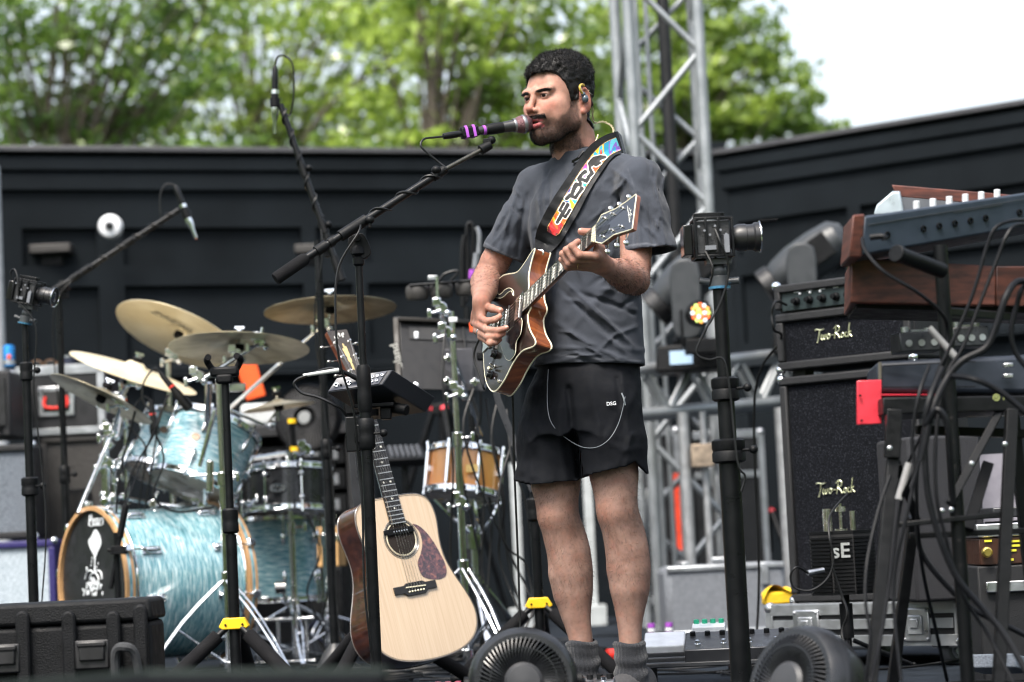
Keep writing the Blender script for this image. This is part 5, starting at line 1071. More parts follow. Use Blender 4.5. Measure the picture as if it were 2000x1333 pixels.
m = MB(); a = V((x, y, z1)); m.bar(a, W(972, 780, 7.9), .03, .022); m.bar(W(972, 780, 7.9), W(958, 700, 7.9), .022, .018); m.build('upper_tube', mat('grey_ribbed_tube', (.035, .037, .042), .35), g2_)
m = MB(); m.box(W(958, 695, 7.9), (.09, .04, .03)); m.build('yoke', BLKM, g2_, bev=.006)
x, y = base_xy(726, 1260, 7.62); ags_ = thing('guitar_stand', 'black tripod stand carrying the acoustic guitar by its neck', 'guitar stand', (x, y, 0)); nk_ = AG @ V((.655, 0, -.03))
lowp = V((x, y, .22)); m = MB(); m.bar(lowp, nk_+V((-.03, .09, .0)), .034, .026); m.bar(lowp+V((.012, -.014, 0)), nk_+V((-.02, .075, -.12)), .006, .01); m.build('pole', mat('grey_ribbed_tube', (.035, .037, .042), .35), ags_, bev=.003); tripod(ags_, x, y, .22, .33, .010, 250, .0215)
m = MB(); hold = AG @ V((.615, 0, -.04)); m.box(hold+V((-.02, .06, 0)), (.05, .05, .10)); m.build('neck_housing', BLKM, ags_, bev=.006)
for s_ in (-1, 1): m = MB(); m.tube([AG @ V((.618, s_*.02, -.05)), AG @ V((.618, s_*.040, -.03)), AG @ V((.612, s_*.040, .008)), AG @ V((.606, s_*.018, .016))], .0095, 9); m.build('yoke_arm', BLKM, ags_)
m = MB(); lo_ = AG @ V((-.15, 0, -.125)); m.cyl(lo_+V((-.12, 0, 0)), lo_+V((.12, 0, 0)), .012); m.cyl(lo_+V((-.12, 0, 0)), lo_+V((-.14, -.05, .0)), .014); m.cyl(lo_, lowp, .010); m.build('body_rest', FOAM, ags_)
# sampler on the vocal stand
O = W(638, 768, 6.64); a_ = W(747, 752, 6.62)-O; b_v = W(832, 806, 6.80)-W(747, 752, 6.62); h_v = W(658, 738, 6.66)-O; sm = thing('sampler', 'dark slanted sampler box clamped to the vocal stand with jacks and two white knobs', 'sampler', O+a_*.5)
def hexa(O_, a, b, h): return [O_, O_+a, O_+a+b, O_+b, O_+h, O_+a+h, O_+a+b+h, O_+b+h]
HX = [(3, 2, 1, 0), (4, 5, 6, 7), (0, 1, 5, 4), (1, 2, 6, 5), (2, 3, 7, 6), (3, 0, 4, 7)]
m = MB(); m.add(hexa(O, a_, b_v, h_v), HX); m.build('case', mat('dark_speckled_plastic', (.018, .021, .028), .5, ns=300, nv=.3, bump=.2, bs=400), sm, bev=.003)
nrm = (a_.cross(h_v)).normalized(); nrm = nrm if nrm.y < 0 else -nrm; m = MB(); o2 = O+a_*.02+h_v*.08+nrm*.001; m.add(hexa(o2, a_*.90, nrm*.0015, h_v*.84), HX); pn = m.build('rear_panel', mat('blue_grey_panel', hx('2c3446'), .4), sm)
MP = frame(z=nrm, x=a_, o=O)
def onp(u, v): return O+a_*u+h_v*v+nrm*.003
for i, (u, v, r_) in enumerate(((.10, .42, .0065), (.20, .35, .003), (.32, .45, .007), (.50, .5, .009), (.72, .62, .0042), (.80, .64, .0042), (.88, .66, .0042), (.76, .30, .0042), (.84, .32, .0042))):
    m = MB(frame(z=nrm, o=onp(u, v))); m.lathe([(r_, 0), (r_, .003), (r_*.55, .0035), (r_*.5, .001)], n=14, caps=False); m.build('jack_socket', CHR if i != 1 else BLKM, pn)
text('panel_print', 'PHONES   OUT   IN', .007, frame(z=nrm, x=a_, o=onp(.34, .82)), WHT, pn, ext=.0003); 
for u, v in ((.78, .38), (.90, .62)): m = MB(frame(z=h_v, o=O+a_*u*1.0+b_v*v+h_v)); m.lathe([(.010, 0), (.0095, .014), (.008, .016), (.0001, .016)], n=20); m.build('knob', WHT, sm)
m = MB(); k0 = O+a_*.5+b_v*.45; m.box(k0+V((0, 0, -.012)), (.11, .08, .012)); m.cyl(k0+V((.05, 0, -.02)), k0+V((.09, -.02, -.03)), .016); m.box(k0+V((.03, 0, -.035)), (.03, .05, .035)); m.bar(k0+V((0, 0, -.03)), V((vs.location.x, vs.location.y, zm-.01)), .02, .02); m.build('mount_arm', BLKM, sm, bev=.003)
m = MB(); J = onp(.48, .5); m.cyl(J, J+nrm*.012+V((0, 0, .0)), .006); m.cyl(J+nrm*.010, J+nrm*.025+V((-.045, 0, .018)), .0072, .0052); pj = J+nrm*.025+V((-.045, 0, .018)); m.build('jack_plug', BLKM, sm)
m = MB(); m.tube([pj, pj+V((-.03, 0, .006)), W(596, 735, 6.6), W(580, 742, 6.6), W(575, 752, 6.6), W(590, 768, 6.6), W(620, 776, 6.6), W(650, 790, 6.6), W(675, 810, 6.62), W(700, 880, 6.66), W(712, 1000, 6.68), W(722, 1200, 6.68), W(735, 1330, 6.66), V((-.38, 6.9, .008))], .0040, 8); cb_ = tag(m.build('instrument_cable', RUB, origin=tuple(pj)), 'black cable with a white taped plug leaving the dark sampler box to the left', 'cable')
m = MB(); m.cyl(pj+V((-.002, 0, .0)), W(592, 734, 6.6), .0062, .0050, 10); m.build('white_tape', mat('white_tape', (.6, .62, .6), .5), cb_)
# cameras
def camera_rig(label, px, py, d, k, yaw, poles, stand_label, pitch=0, roll=0):
    c = W(px, py, d); r_ = thing('video_camera', label, 'camera', c, 'small caged cameras on stands'); Mc = Matrix.Translation(c) @ Matrix.Rotation(R(yaw), 4, 'Z') @ Matrix.Rotation(R(pitch), 4, 'Y') @ Matrix.Scale(k, 4)     # local x = lens direction
    m = MB(Mc); m.box((-.035, 0, 0), (.095, .075, .095)); bd = m.build('body', mat('camera_black', (.016, .017, .019), .5, ns=120, nv=.4, bump=.3, bs=250), r_, bev=.004*k)
    m = MB(Mc)
    for sy in (-1, 1):
        for z in (-.052, .052): m.bar((-.088, sy*.045, z), (.022, sy*.045, z), .008, .008)
        for xx in (-.085, -.055, -.02, .018): m.bar((xx, sy*.045, -.052), (xx, sy*.045, .052), .007, .009)
    for xx in (-.085, .018):
        for z in (-.052, .052): m.bar((xx, -.045, z), (xx, .045, z), .007, .008)
    m.box((-.04, 0, .066), (.085, .03, .012)); m.box((-.075, 0, .06), (.01, .03, .02)); m.box((-.005, 0, .06), (.01, .03, .02)); m.build('cage', BLK, r_, bev=.0015*k)
    m = MB(Mc)
    for i in range(6): m.cyl((-.075+.015*i, -.050, .03-.012*(i % 3)), (-.075+.015*i, -.045, .03-.012*(i % 3)), .0035, n=8)
    m.box((.0, -.047, -.02), (.014, .012, .05)); m.box((-.045, -.047, -.03), (.03, .01, .012)); m.build('ports', GRY, bd)
    m = MB(Mc); m.box((-.105, 0, -.005), (.025, .075, .085)); m.build('screen', GLBLK, r_, bev=.003*k)
    ML_ = Mc @ Matrix.Rotation(PI/2, 4, 'Y')
    m = MB(ML_); m.lathe([(.032, .02), (.034, .03), (.038, .04), (.038, .06), (.036, .062), (.036, .08), (.041, .085), (.041, .098), (.0001, .092)], n=32); ln = m.build('lens', mat('lens_black', (.013, .013, .014), .35), r_)
    m = MB(ML_); m.torus((0, 0, .099), .0425, .0022, (0, 0, 1), 40, 8); m.build('lens_ring', CHR, ln)
    m = MB(ML_); m.sphere((0, 0, .085), .033, (1, 1, .45)); m.build('front_glass', mat('coated_glass', (.02, .03, .06), .05, coat=1, spec=1), ln)
    m = MB(ML_); m.box((-.045, 0, .125), (.003, .05, .05)); m.build('lens_flag', BLKM, ln)
    m = MB(Mc); m.box((-.02, 0, -.066), (.07, .05, .016)); m.sphere((-.02, 0, -.092), .022); m.lathe([(.026, -.135), (.026, -.105)], Matrix.Translation((-.02, 0, 0)), 20); m.cyl((-.045, 0, -.12), (-.075, 0, -.115), .009); m.cyl((.0, 0, -.12), (.035, -.01, -.12), .010); m.build('ball_head', mat('camera_grey', (.05, .055, .06), .4), r_, bev=.001)
    m = MB(Mc); m.lathe([(.031, -.141), (.031, -.134)], Matrix.Translation((-.02, 0, 0)), 24); m.build('level_ring', mat('blue_anodised', (.08, .25, .42), .3, .6), r_)
    hb = Mc @ V((-.02, 0, -.14)); sr_ = thing('light_stand', stand_label, 'camera stand', (hb.x, hb.y, 0), 'black stands holding the small cameras'); zz = [z_ for z_, _ in poles]+[hb.z]
    pole(sr_, hb.x, hb.y, [(a, b, r__) for a, b, (_, r__) in zip(zz[:-1], zz[1:], poles)])
    for z_, r__ in poles[1:]: collar(sr_, hb.x, hb.y, z_, r__*1.75+.004, .06, (1, -.6, 0))
    tripod(sr_, hb.x, hb.y, .05, .32, .011, 80); return r_, sr_, Mc, hb
c2, s2, Mc2, hb2 = camera_rig('caged video camera with a wide lens pointing right beside the singer\'s sleeve', 1414, 466, 6.0, .90, 3, [(.02, .0265), (W(1450, 880, 6)[2], .0215), (W(1430, 760, 6)[2], .0175)], 'thick black telescopic stand right of the singer carrying a camera')
m = MB(); m.tube([Mc2 @ V(p) for p in ((-.03, -.052, .02), (-.02, -.07, -.02), (.0, -.06, -.09))]+[W(1408, 590, 5.95), W(1375, 650, 5.95), W(1360, 690, 5.95), W(1385, 703, 5.95), W(1412, 702, 5.95), W(1425, 760, 5.95), W(1440, 900, 5.93), W(1455, 930, 5.93), W(1448, 960, 5.93)], .0030, 7); m.tube([Mc2 @ V(p) for p in ((-.06, -.05, -.04), (-.045, -.07, -.09))]+[W(1385, 560, 5.95)], .0026, 6)
tag(m.build('camera_cable', RUB, origin=tuple(hb2)), 'thin black cable looping from the camera down the thick stand', 'cable')
c1, s1, Mc1, hb1 = camera_rig('small caged video camera pointing right at the left edge above the flight cases', 68, 574, 7.7, .72, -14, [(.02, .0165), (W(70, 950, 7.7)[2], .0135), (W(64, 725, 7.7)[2], .0095)], 'thin black telescopic stand at the far left carrying a camera', 14)
m = MB(); m.tube([Mc1 @ V(p) for p in ((-.1, -.02, .03), (-.12, -.03, .07), (-.10, -.04, .09), (-.07, -.05, .05), (-.05, -.055, -.03))], .0026, 6); m.tube([Mc1 @ V((-.05, -.055, -.05)), W(70, 640, 7.66), W(66, 760, 7.66), W(80, 900, 7.66), W(90, 1050, 7.64), V((hb1.x+.03, 7.6, .05)), V((hb1.x+.2, 7.4, .006))], .0028, 6)
tag(m.build('camera_cable', RUB, origin=tuple(hb1)), 'thin black cable looping over the left camera and down its stand', 'cable')
# fans on the floor in front
def fan(label, px, py, d, r_, nrmv):
    c = W(px, py, d); root = thing('floor_fan', label, 'fan', (c.x, c.y, 0), 'black round floor fans'); Mf = frame(z=nrmv, x=(1, 0, 0), o=c)
    SH_ = mat('satin_black_fan', (.012, .013, .015), .32, bump=.05)
    m = MB(Mf); m.lathe([(r_*.98, .012), (r_*1.02, .006), (r_*1.03, -.01), (r_*.97, -.05), (r_*.80, -.10), (r_*.45, -.13), (.0001, -.135)], n=64, caps=False); m.lathe([(r_*1.02, .004), (r_*.99, .026), (r_*.90, .040), (r_*.80, .040), (r_*.79, .02), (r_*.80, -.04)], n=64, caps=False); m.build('housing', SH_, root)
    m = MB(Mf)
    for i in range(60):
        a = 2*PI*i/60; m.tube([(math.cos(a+.22*t)*r_*(.82-.50*t), math.sin(a+.22*t)*r_*(.82-.50*t), .036+.016*math.sin(PI*(.1+.8*t))) for t in (0, .33, .66, 1)], .0019, 4, k=2)
    for q in (.62,): m.torus((0, 0, .053), r_*q, .0019, (0, 0, 1), 50, 4)
    m.build('grille', SH_, root); m = MB(Mf); m.lathe([(r_*.36, .034), (r_*.36, .050), (r_*.30, .058), (.0001, .062)], n=40); m.build('hub_cap', mat('fan_hub', (.03, .031, .034), .45), root)
    m = MB(Mf)
    for i in range(5):
        a0 = 2*PI*i/5; g = [[(math.cos(a0+t*.9)*r_*q, math.sin(a0+t*.9)*r_*q, -.03-.028*t) for q in (.25, .5, .7, .86)] for t in (0, .25, .5, .75, 1)]; m.sheet(g)
    m.build('blades', mat('fan_blade_grey', (.045, .047, .05), .25, coat=.3), root)
    m = MB(); 
    for s_ in (-1, 1): m.tube([c+V((s_*r_*1.06, 0, 0)), (c.x+s_*r_*1.06, c.y+.03, c.z*.5), (c.x+s_*r_*.9, c.y+.05, .015)], .012, 8)
    m.cyl(c+V((-r_*1.09, 0, 0)), c+V((-r_*.98, 0, 0)), .02); m.cyl(c+V((r_*1.09, 0, 0)), c+V((r_*.98, 0, 0)), .02); m.build('bracket', BLKM, root)
    m = MB(Matrix.Translation((c.x, c.y+.05, 0))); m.lathe([(r_*.95, 0), (r_*.95, .015), (r_*.85, .025)], n=40); m.build('base', BLKM, root)
fan('round black floor fan seen from the front below the singer\'s feet', 1022, 1334, 5.6, .124, (.02, -1, .10))
fan('round black floor fan turned to the left in front of the keyboard stand', 1566, 1345, 5.3, .135, (-.75, -.60, .30))
# ---------------------------------------------------------------- drum kit
def pearl(name, M):
    m_ = ramp_mat(name, [(.28, hx('3d6a76')), (.45, hx('5d8f9a')), (.55, hx('93b8bf')), (.66, hx('d6e2e3'))], (3.6, 3.6, 62), 5.5, .2, coat=1, dist=.5, detail=6, crough=.05); orient(m_, M); return m_
HEADW = mat('coated_drum_head', (.55, .53, .50), .5, nv=.06); HEADC = mat('hazy_clear_head', hx('a89a8e'), .3, ns=12, nv=.3, coat=.5)
MAPLE = ramp_mat('maple_lacquer', [(.3, hx('b9824f')), (.7, hx('dcae78'))], (1, 1, 14), 6, .3, coat=.7)
def drum(label, b, t, r_, shell, nl, hoop=CHR, top=HEADW, bot=HEADC, group='drums of the kit', lug='long', extra=None):
    b, t = V(b), V(t); M = frame(z=t-b, o=b); H = (t-b).length; root = thing('drum', label, 'drum', b, group)
    m = MB(M); m.lathe([(r_*.965, .004), (r_*.965, H-.004)], n=64, caps=False); m.build('shell', shell, root)
    for z, s_, hd, nm in ((0, -1, bot, 'bottom_head'), (H, 1, top, 'top_head')):
        m = MB(M); m.lathe([(r_*.985, z-s_*.004), (r_*.975, z+s_*.002), (r_*.97, z)], n=64, caps=False); m.lathe([(r_*.97, z-.0006), (r_*.97, z+.0006)], n=64); m.build(nm, hd, root)
        m = MB(M); zz = sorted([z+s_*.010, z-s_*.016]); m.lathe([(r_*1.02, zz[0]), (r_*1.045, zz[0]+.003), (r_*1.015, zz[0]+.006), (r_*1.015, zz[1]-.006), (r_*1.045, zz[1]-.003), (r_*1.02, zz[1])], n=64, caps=False); m.lathe([(r_*.995, zz[0]), (r_*.995, zz[1])], n=64, caps=False)
        m.build('hoop', hoop, root, ang=50)
    for i in range(nl):
        a = 2*PI*(i+.5)/nl; L = Matrix.Rotation(a, 4, 'Z') @ Matrix.Translation((r_*.98, 0, 0))
        if lug == 'long':
            m = MB(M @ L); m.sphere((.006, 0, H*.26), .012, (.9, .8, 2.4)); m.sphere((.006, 0, H*.74), .012, (.9, .8, 2.4)); m.build('lug', CHR, root)
        elif lug == 'tube': m = MB(M @ L); m.cyl((.012, 0, .02), (.012, 0, H-.02), .0075, n=12); m.box((.004, 0, H*.5), (.012, .012, .02)); m.build('lug', CHR, root)
        else: m = MB(M @ L); m.sphere((.010, 0, H*.22), .0125); m.sphere((.010, 0, H*.78), .0125); m.build('lug', CHR, root)
        m = MB(M @ L); m.cyl((.016, 0, -.006), (.012, 0, H+.004 if lug != 'long' else H*.3), .003, n=8); m.cyl((.012, 0, H*.7), (.016, 0, H+.010), .003, n=8); m.cyl((.016, 0, H+.006), (.016, 0, H+.018), .0055, n=8); m.cyl((.016, 0, -.018), (.016, 0, -.006), .0055, n=8); m.build('tension_rod', CHR, root)
    return root, M, H
# bass drum
FC = W(181, 1147, 8.75); ax_ = V((math.sin(R(55)), math.cos(R(55)), 0)); RB, LBD = .283, .455; BM = frame(z=ax_, x=(ax_.y, -ax_.x, 0), o=FC)
bd = thing('bass_drum', 'large teal pearl bass drum with pale wooden hoops and a black front head', 'bass drum', (FC.x, FC.y, FC.z-RB-.02))
m = MB(BM); m.lathe([(RB*.97, .03), (RB*.97, LBD+.03)], n=96, caps=False); m.build('shell', pearl('teal_pearl_bass', BM), bd)
BEE = mat('pale_maple', hx('bd9468'), .35, coat=.4, ns=14, nv=.15)
for z0 in (-.005, LBD+.028):
    m = MB(BM); m.lathe([(RB*.975, z0), (RB*1.03, z0), (RB*1.03, z0+.034), (RB*.975, z0+.034), (RB*.975, z0)], n=96, caps=False); h_ = m.build('hoop', BEE, bd, ang=30)
    m = MB(BM); z = z0+.017; m.lathe([(RB*1.032, z-.006), (RB*1.032, z+.006)], n=96, caps=False); m.build('hoop_inlay', MATS['teal_pearl_bass'], h_)
m = MB(BM); m.lathe([(RB*.975, .012), (RB*.96, .008), (.0001, .008)], n=96, caps=False); fh_ = m.build('front_head', mat('black_drum_head', (.014, .015, .017), .45, nv=.15), bd)
m = MB(BM); m.lathe([(RB*.975, LBD+.04), (.0001, LBD+.045)], n=64, caps=False); m.build('back_head', HEADW, bd)
m = MB(BM); m.torus(BM.inverted() @ (BM @ V((0, 0, LBD+.02))), RB*.985, .006, (0, 0, 1), 90, 6); m.torus((0, 0, .045), RB*.985, .004, (0, 0, 1), 90, 6); m.build('rim_band', CHR, bd)
for i in range(10):
    a = 2*PI*(i+.28)/10; L = Matrix.Rotation(a, 4, 'Z') @ Matrix.Translation((RB*.98, 0, 0))
    m = MB(BM @ L); m.sphere((.008, 0, .115), .014, (.9, .9, 2.6)); m.sphere((.008, 0, LBD-.055), .014, (.9, .9, 2.6)); m.box((.002, 0, .115), (.006, .030, .075)); m.box((.002, 0, LBD-.055), (.006, .030, .075)); m.build('lug', CHR, bd, bev=.002)
    m = MB(BM @ L); m.cyl((.016, 0, .01), (.014, 0, .1), .0032, n=8); m.cyl((.016, 0, LBD-.03), (.016, 0, LBD+.05), .0032, n=8); m.build('tension_rod', CHR, bd)
    m = MB(BM @ L)
    for z in (.012, LBD+.05): m.box((.020, 0, z), (.026, .026, .030)); m.box((.030, 0, z-.004), (.010, .03, .016))
    m.build('claw', CHR, bd, bev=.003)
HX_ = BM @ Matrix(((1, 0, 0, 0), (0, -1, 0, 0), (0, 0, -1, 0.0065), (0, 0, 0, 1)))   # the head seen from the front: x right, y up
if (HX_.to_3x3() @ V((0, 1, 0))).z < 0: HX_ = BM @ Matrix(((1, 0, 0, 0), (0, 1, 0, 0), (0, 0, 1, 0.0065), (0, 0, 0, 1)))
WINK = mat('white_ink', (.72, .76, .78), .5)
def hpt(px, py): return ploc(HX_, px, py)
tx, tyy = hpt(187, 1017); text('maker_name', 'Pearl', .052, HX_ @ Matrix.Translation((tx, tyy, .001)), WINK, fh_, shear=.25, ext=.0004, sx=1.25, off=.0008)
m = MB(); m.tube([HX_ @ V((*hpt(a, b), .0014)) for a, b in ((178, 1027), (190, 1027), (199, 1026))], .0014, 4); m.tube([HX_ @ V((*hpt(a, b), .0014)) for a, b in ((180, 1004), (177, 1015), (176, 1026), (179, 1029), (184, 1026))], .0014, 4); m.build('maker_underline', WINK, fh_)
def orientp(q): return q if sum(q[i][0]*q[(i+1) % len(q)][1]-q[(i+1) % len(q)][0]*q[i][1] for i in range(len(q))) > 0 else q[::-1]
ar = MB(HX_)
ar.prism(orientp(loop2([hpt(80+a/2.943, 880+b/2.943) for a, b in ((312, 455), (330, 470), (345, 505), (346, 545), (330, 580), (318, 610), (302, 595), (282, 555), (274, 520), (290, 495))], 3)), .0008, .0016)
ra_ = random.Random(3)
ar.prism(orientp([hpt(80+a/2.943, 880+b/2.943) for a, b in ((306, 600), (318, 600), (313, 650), (316, 700), (306, 700), (308, 650))]), .0008, .0014)
for i in range(60):
    x, y = ra_.gauss(305, 30), ra_.uniform(735, 830); 
    if abs(x-305) > 25+(y-735)*.6: continue
    cx, cy = hpt(80+x/2.943, 880+y/2.943); r0 = ra_.uniform(.003, .0075); ar.prism([(cx+math.cos(k)*r0, cy+math.sin(k)*r0*1.2) for k in [2*PI*j/9 for j in range(9)]], .0008, .0013+.0001*(i % 5))
for i, (a, b) in enumerate(((265, 680), (330, 650), (322, 670), (296, 620), (293, 640), (290, 660))):
    cx, cy = hpt(80+a/2.943, 880+b/2.943); r0 = .006 if i == 0 else .0035; ar.prism([(cx+math.cos(k)*r0, cy+math.sin(k)*r0*1.3) for k in [2*PI*j/9 for j in range(9)]], .0008, .0014)
ar.build('white_print', WINK, fh_, flat=True); m = MB()
for pts in (((300, 700), (285, 690), (265, 705), (255, 740)), ((315, 700), (330, 690), (348, 705), (352, 740)), ((305, 705), (290, 715), (280, 740)), ((312, 705), (325, 715), (335, 745))): m.tube([HX_ @ V((*hpt(80+a/2.943, 880+b/2.943), .0012)) for a, b in pts], .0028, 5, k=3)
m.build('white_print', WINK, fh_)
for s_ in (-1, 1):
    q = FC+ax_*.12+V((ax_.y, -ax_.x, 0))*s_*RB*.85+V((0, 0, -RB*.5)); m = MB(); m.cyl(q, V((q.x-ax_.x*.12+ax_.y*s_*.12, q.y-ax_.y*.1-ax_.x*s_*.12, .005)), .008); m.build('spur', CHR, bd)
# toms, floor tom, snares
u_t = V((.36, .30, .88)).normalized()
def tom(label, px, py, d, r_, H, u, nm, **k):
    b = W(px, py, d); M = frame(z=u, o=b); return drum(label, b, b+V(u).normalized()*H, r_, pearl(nm, M), 6, **k)
dt2, MT2, _ = tom('teal pearl rack tom nearest the camera, tilted to show its brownish bottom head', 376, 952, 8.95, .165, .255, u_t, 'teal_pearl_tom')
dt1, MT1, _ = tom('teal pearl rack tom half hidden behind the nearer rack tom', 312, 930, 9.3, .140, .225, u_t, 'teal_pearl_small')
for M_, r_, a_, par in ((MT2, .165, 158, dt2), (MT1, .14, 165, dt1)):
    # badge faces the camera
    c = M_ @ V((0, 0, .14)); u3 = (M_.to_3x3() @ V((0, 0, 1))); f3 = V((-.25, -1, 0)); f3 = (f3-u3*f3.dot(u3)).normalized(); m = MB(frame(z=f3, x=u3.cross(f3), o=c+f3*r_*.967)); m.lathe([(.018, -.002), (.018, .002)], n=24, sx=1, sy=.8); m.build('badge', mat('bronze_badge', (.12, .09, .07), .3, .8), par)
b = W(528, 1172, 9.8); drum('teal pearl floor tom standing behind the bass drum', b, b+V((0, 0, .33)), .205, pearl('teal_pearl_floor', frame(z=(0, 0, 1), o=b)), 8)
b = W(563, 1002, 9.6); sn, SM_, H_ = drum('black snare drum with chrome hoops behind the bass drum', b, b+V((0, .02, .168)), .178, mat('satin_black_shell', (.010, .010, .012), .3, coat=.4, nv=.1), 8, lug='ball', group='snare drums')
c = W(543, 953, 9.6-.178); m = MB(frame(z=(-.1, -1, 0), x=(1, -.1, 0), o=c)); m.lathe([(.032, 0), (.032, .003)], n=32, sy=.5); bg_ = m.build('badge', mat('silver_badge', (.45, .46, .48), .3, .9), sn); m = MB(frame(z=(-.1, -1, 0), x=(1, -.1, 0), o=c+V((-.0004, -.004, 0)))); m.prism([(-.012, .008), (-.006, .008), (0, -.004), (.006, .008), (.012, .008), (.003, -.011), (-.003, -.011)][::-1], 0, .001); m.box((.017, 0, 0), (.012, .004, .001)); m.box((-.017, 0, 0), (.012, .004, .001)); m.build('badge_mark', GLBLK, bg_)
b = W(903, 968, 9.0); wsn, WM, _ = drum('honey coloured wooden snare drum on a chrome stand beside the singer', b, b+V((.02, .03, .160)), .140, ramp_mat('honey_maple', [(.3, hx('a9662a')), (.6, hx('d08f45')), (.8, hx('e6b26a'))], (1.2, 1.2, .4), 9, .28, coat=.9), 8, lug='tube', group='snare drums')
m = MB(frame(z=(0, -1, .2), x=(1, 0, 0), o=W(922, 915, 8.86))); m.prism([(-.022, -.014), (.022, -.014), (.022, .014), (-.022, .014)], 0, .002); m.build('badge', mat('brass_badge', (.55, .38, .14), .35, .8), wsn)
# cymbals
BRZ = ramp_mat('cymbal_bronze', [(.2, hx('6f6654')), (.5, hx('a3997f')), (.8, hx('cbc3ae'))], (1, 1, 1), 9, .34, .6, bump=.05, dist=1); BRL = ramp_mat('pale_cymbal', [(.2, hx('cdbd98')), (.7, hx('f0e6cc'))], (1, 1, 1), 6, .34, .25)
def cymbal(label, px, py, d, r_, n, mt, bell=.19, hat=True, mk=None):
    c = W(px, py, d); M = frame(z=n, x=(1, 0, 0), o=c); root = thing('cymbal', label, 'cymbal', c, 'bronze cymbals over the kit')
    pr_ = [(.006, .030*r_/.25), (r_*bell*.6, .026*r_/.25), (r_*bell, .008), (r_*.5, .0), (r_*.85, -.010), (r_, -.016)]
    m = MB(M); m.lathe(pr_, n=80, caps=False); m.lathe([(a, b-.0016) for a, b in pr_[::-1]], n=80, caps=False); m.lathe([(r_, -.0176), (r_*1.001, -.0168), (r_, -.016)], n=80, caps=False); m.build('plate', mt, root)
    m = MB(M); m.cyl((0, 0, -.05), (0, 0, .05), .004, n=8); m.cyl((0, 0, .045), (0, 0, .056), .011, n=12); m.box((0, 0, .060), (.034, .006, .008)); m.build('wing_nut', CHR, root)
    if hat: m = MB(M); m.lathe([(.016, .028), (.019, .034), (.018, .045), (.006, .047)], n=16); m.lathe([(.012, -.03), (.02, -.022), (.018, -.004)], n=16); m.build('felt', FOAM, root)
    if mk: s_, (u, v), rot, up = mk; T = M @ Matrix.Rotation(R(rot), 4, 'Z') @ Matrix.Translation((u, v, up)); text('maker_name', s_, r_*.20, T if up > 0 else T @ Matrix.Diagonal((1, -1, 1, 1)), mat('ink_black', (.02, .02, .02), .6), root, shear=.3, ext=.0002, sx=1.15)
    return M
n1 = V((.05, .16, 1)).normalized()
cymbal('dark bronze cymbal seen edge-on from below in the centre of the kit', 467, 672, 8.7, .254, n1, BRZ)
cymbal('bronze ride cymbal highest on the right behind the crossing stands', 645, 598, 9.0, .248, V((-.02, .115, 1)).normalized(), BRZ, mk=('Zildjian', (.10, -.12), 0, -.0075))
cymbal('pale cymbal steeply tilted behind the dark bronze one', 352, 648, 9.45, .262, V((.36, .34, .87)).normalized(), BRL, mk=('Zildjian', (-.06, -.08), 25, -.0065))
cymbal('pale cymbal tilted down to the right over the rack toms', 263, 721, 9.2, .252, V((.37, -.13, .92)).normalized(), BRL)
cymbal('lowest cymbal at the left with a dark underside tilted down to the right', 201, 772, 8.7, .200, V((.44, .17, .88)).normalized(), BRZ)
cymbal('small splash cymbal on a chrome arm over the black snare', 543, 788, 9.3, .140, V((-.10, .0, 1)).normalized(), BRZ)
# chrome hardware, one thing per stand
def chrome_stand(label, hub, d, tubes, arms=(), legs=(), joints=(), reach=.32, rot=80, name='cymbal_stand'):
    x, y = base_xy(*hub, d); root = thing(name, label, 'cymbal stand' if name == 'cymbal_stand' else 'percussion stand', (x, y, 0), 'chrome drum hardware'); zh = W(*hub, d).z
    z1 = W(*tubes, d).z; m = MB(); m.cyl((x, y, .03), (x, y, (z1+zh)/2), .0135, n=16); m.build('lower_tube', CHR, root); m = MB(); m.cyl((x, y, (z1+zh)/2-.02), (x, y, z1), .0105, n=16); m.build('upper_tube', CHR, root)
    m = MB(); z_ = (z1+zh)/2; m.cyl((x, y, z_-.03), (x, y, z_+.02), .019, n=16); m.cyl((x, y, z_), (x+.05, y-.01, z_), .005, n=8); m.box((x+.055, y-.01, z_), (.012, .008, .035)); m.build('clamp', CHR, root, bev=.002)
    for a, b, r_ in arms: m = MB(); m.cyl(W(*a), W(*b), r_, n=12); m.build('arm', CHR, root)
    for j in joints:
        q = W(*j); m = MB(); m.cyl(q+V((0, -.022, 0)), q+V((0, .022, 0)), .021, n=18); m.sphere(q+V((.02, -.01, -.02)), .013); m.box(q+V((-.015, -.01, .02)), (.03, .03, .03), Matrix.Identity(4)); m.cyl(q+V((0, -.03, -.01)), q+V((-.035, -.035, -.02)), .005, n=8); m.box(q+V((-.042, -.035, -.022)), (.014, .01, .034)); m.build('tilter', CHR, root, bev=.003)
    for i in range(3):
        a = R(rot+120*i); e = V((x+math.cos(a)*reach, y+math.sin(a)*reach, .012)); s_ = V((x, y, zh)); sd_ = V((-math.sin(a), math.cos(a), 0))*.012; m = MB()
        for k in (-1, 1): m.tube([s_+sd_*k, s_.lerp(e, .5)+V((0, 0, .03))+sd_*k*1.1, e+sd_*k*.2], .0042, 6, k=3)
        m.cyl(V((x, y, .06)), s_.lerp(e, .55)+V((0, 0, .02)), .004, n=8); l = m.build('leg', CHR, root); m = MB(); m.sphere(e, .016, (1, 1, .8)); m.build('rubber_foot', RUB, l)
    m = MB(); m.cyl((x, y, zh-.03), (x, y, zh+.02), .021, n=16); m.cyl((x, y, .045), (x, y, .075), .019, n=16); m.build('hub', CHR, root, bev=.002); return root
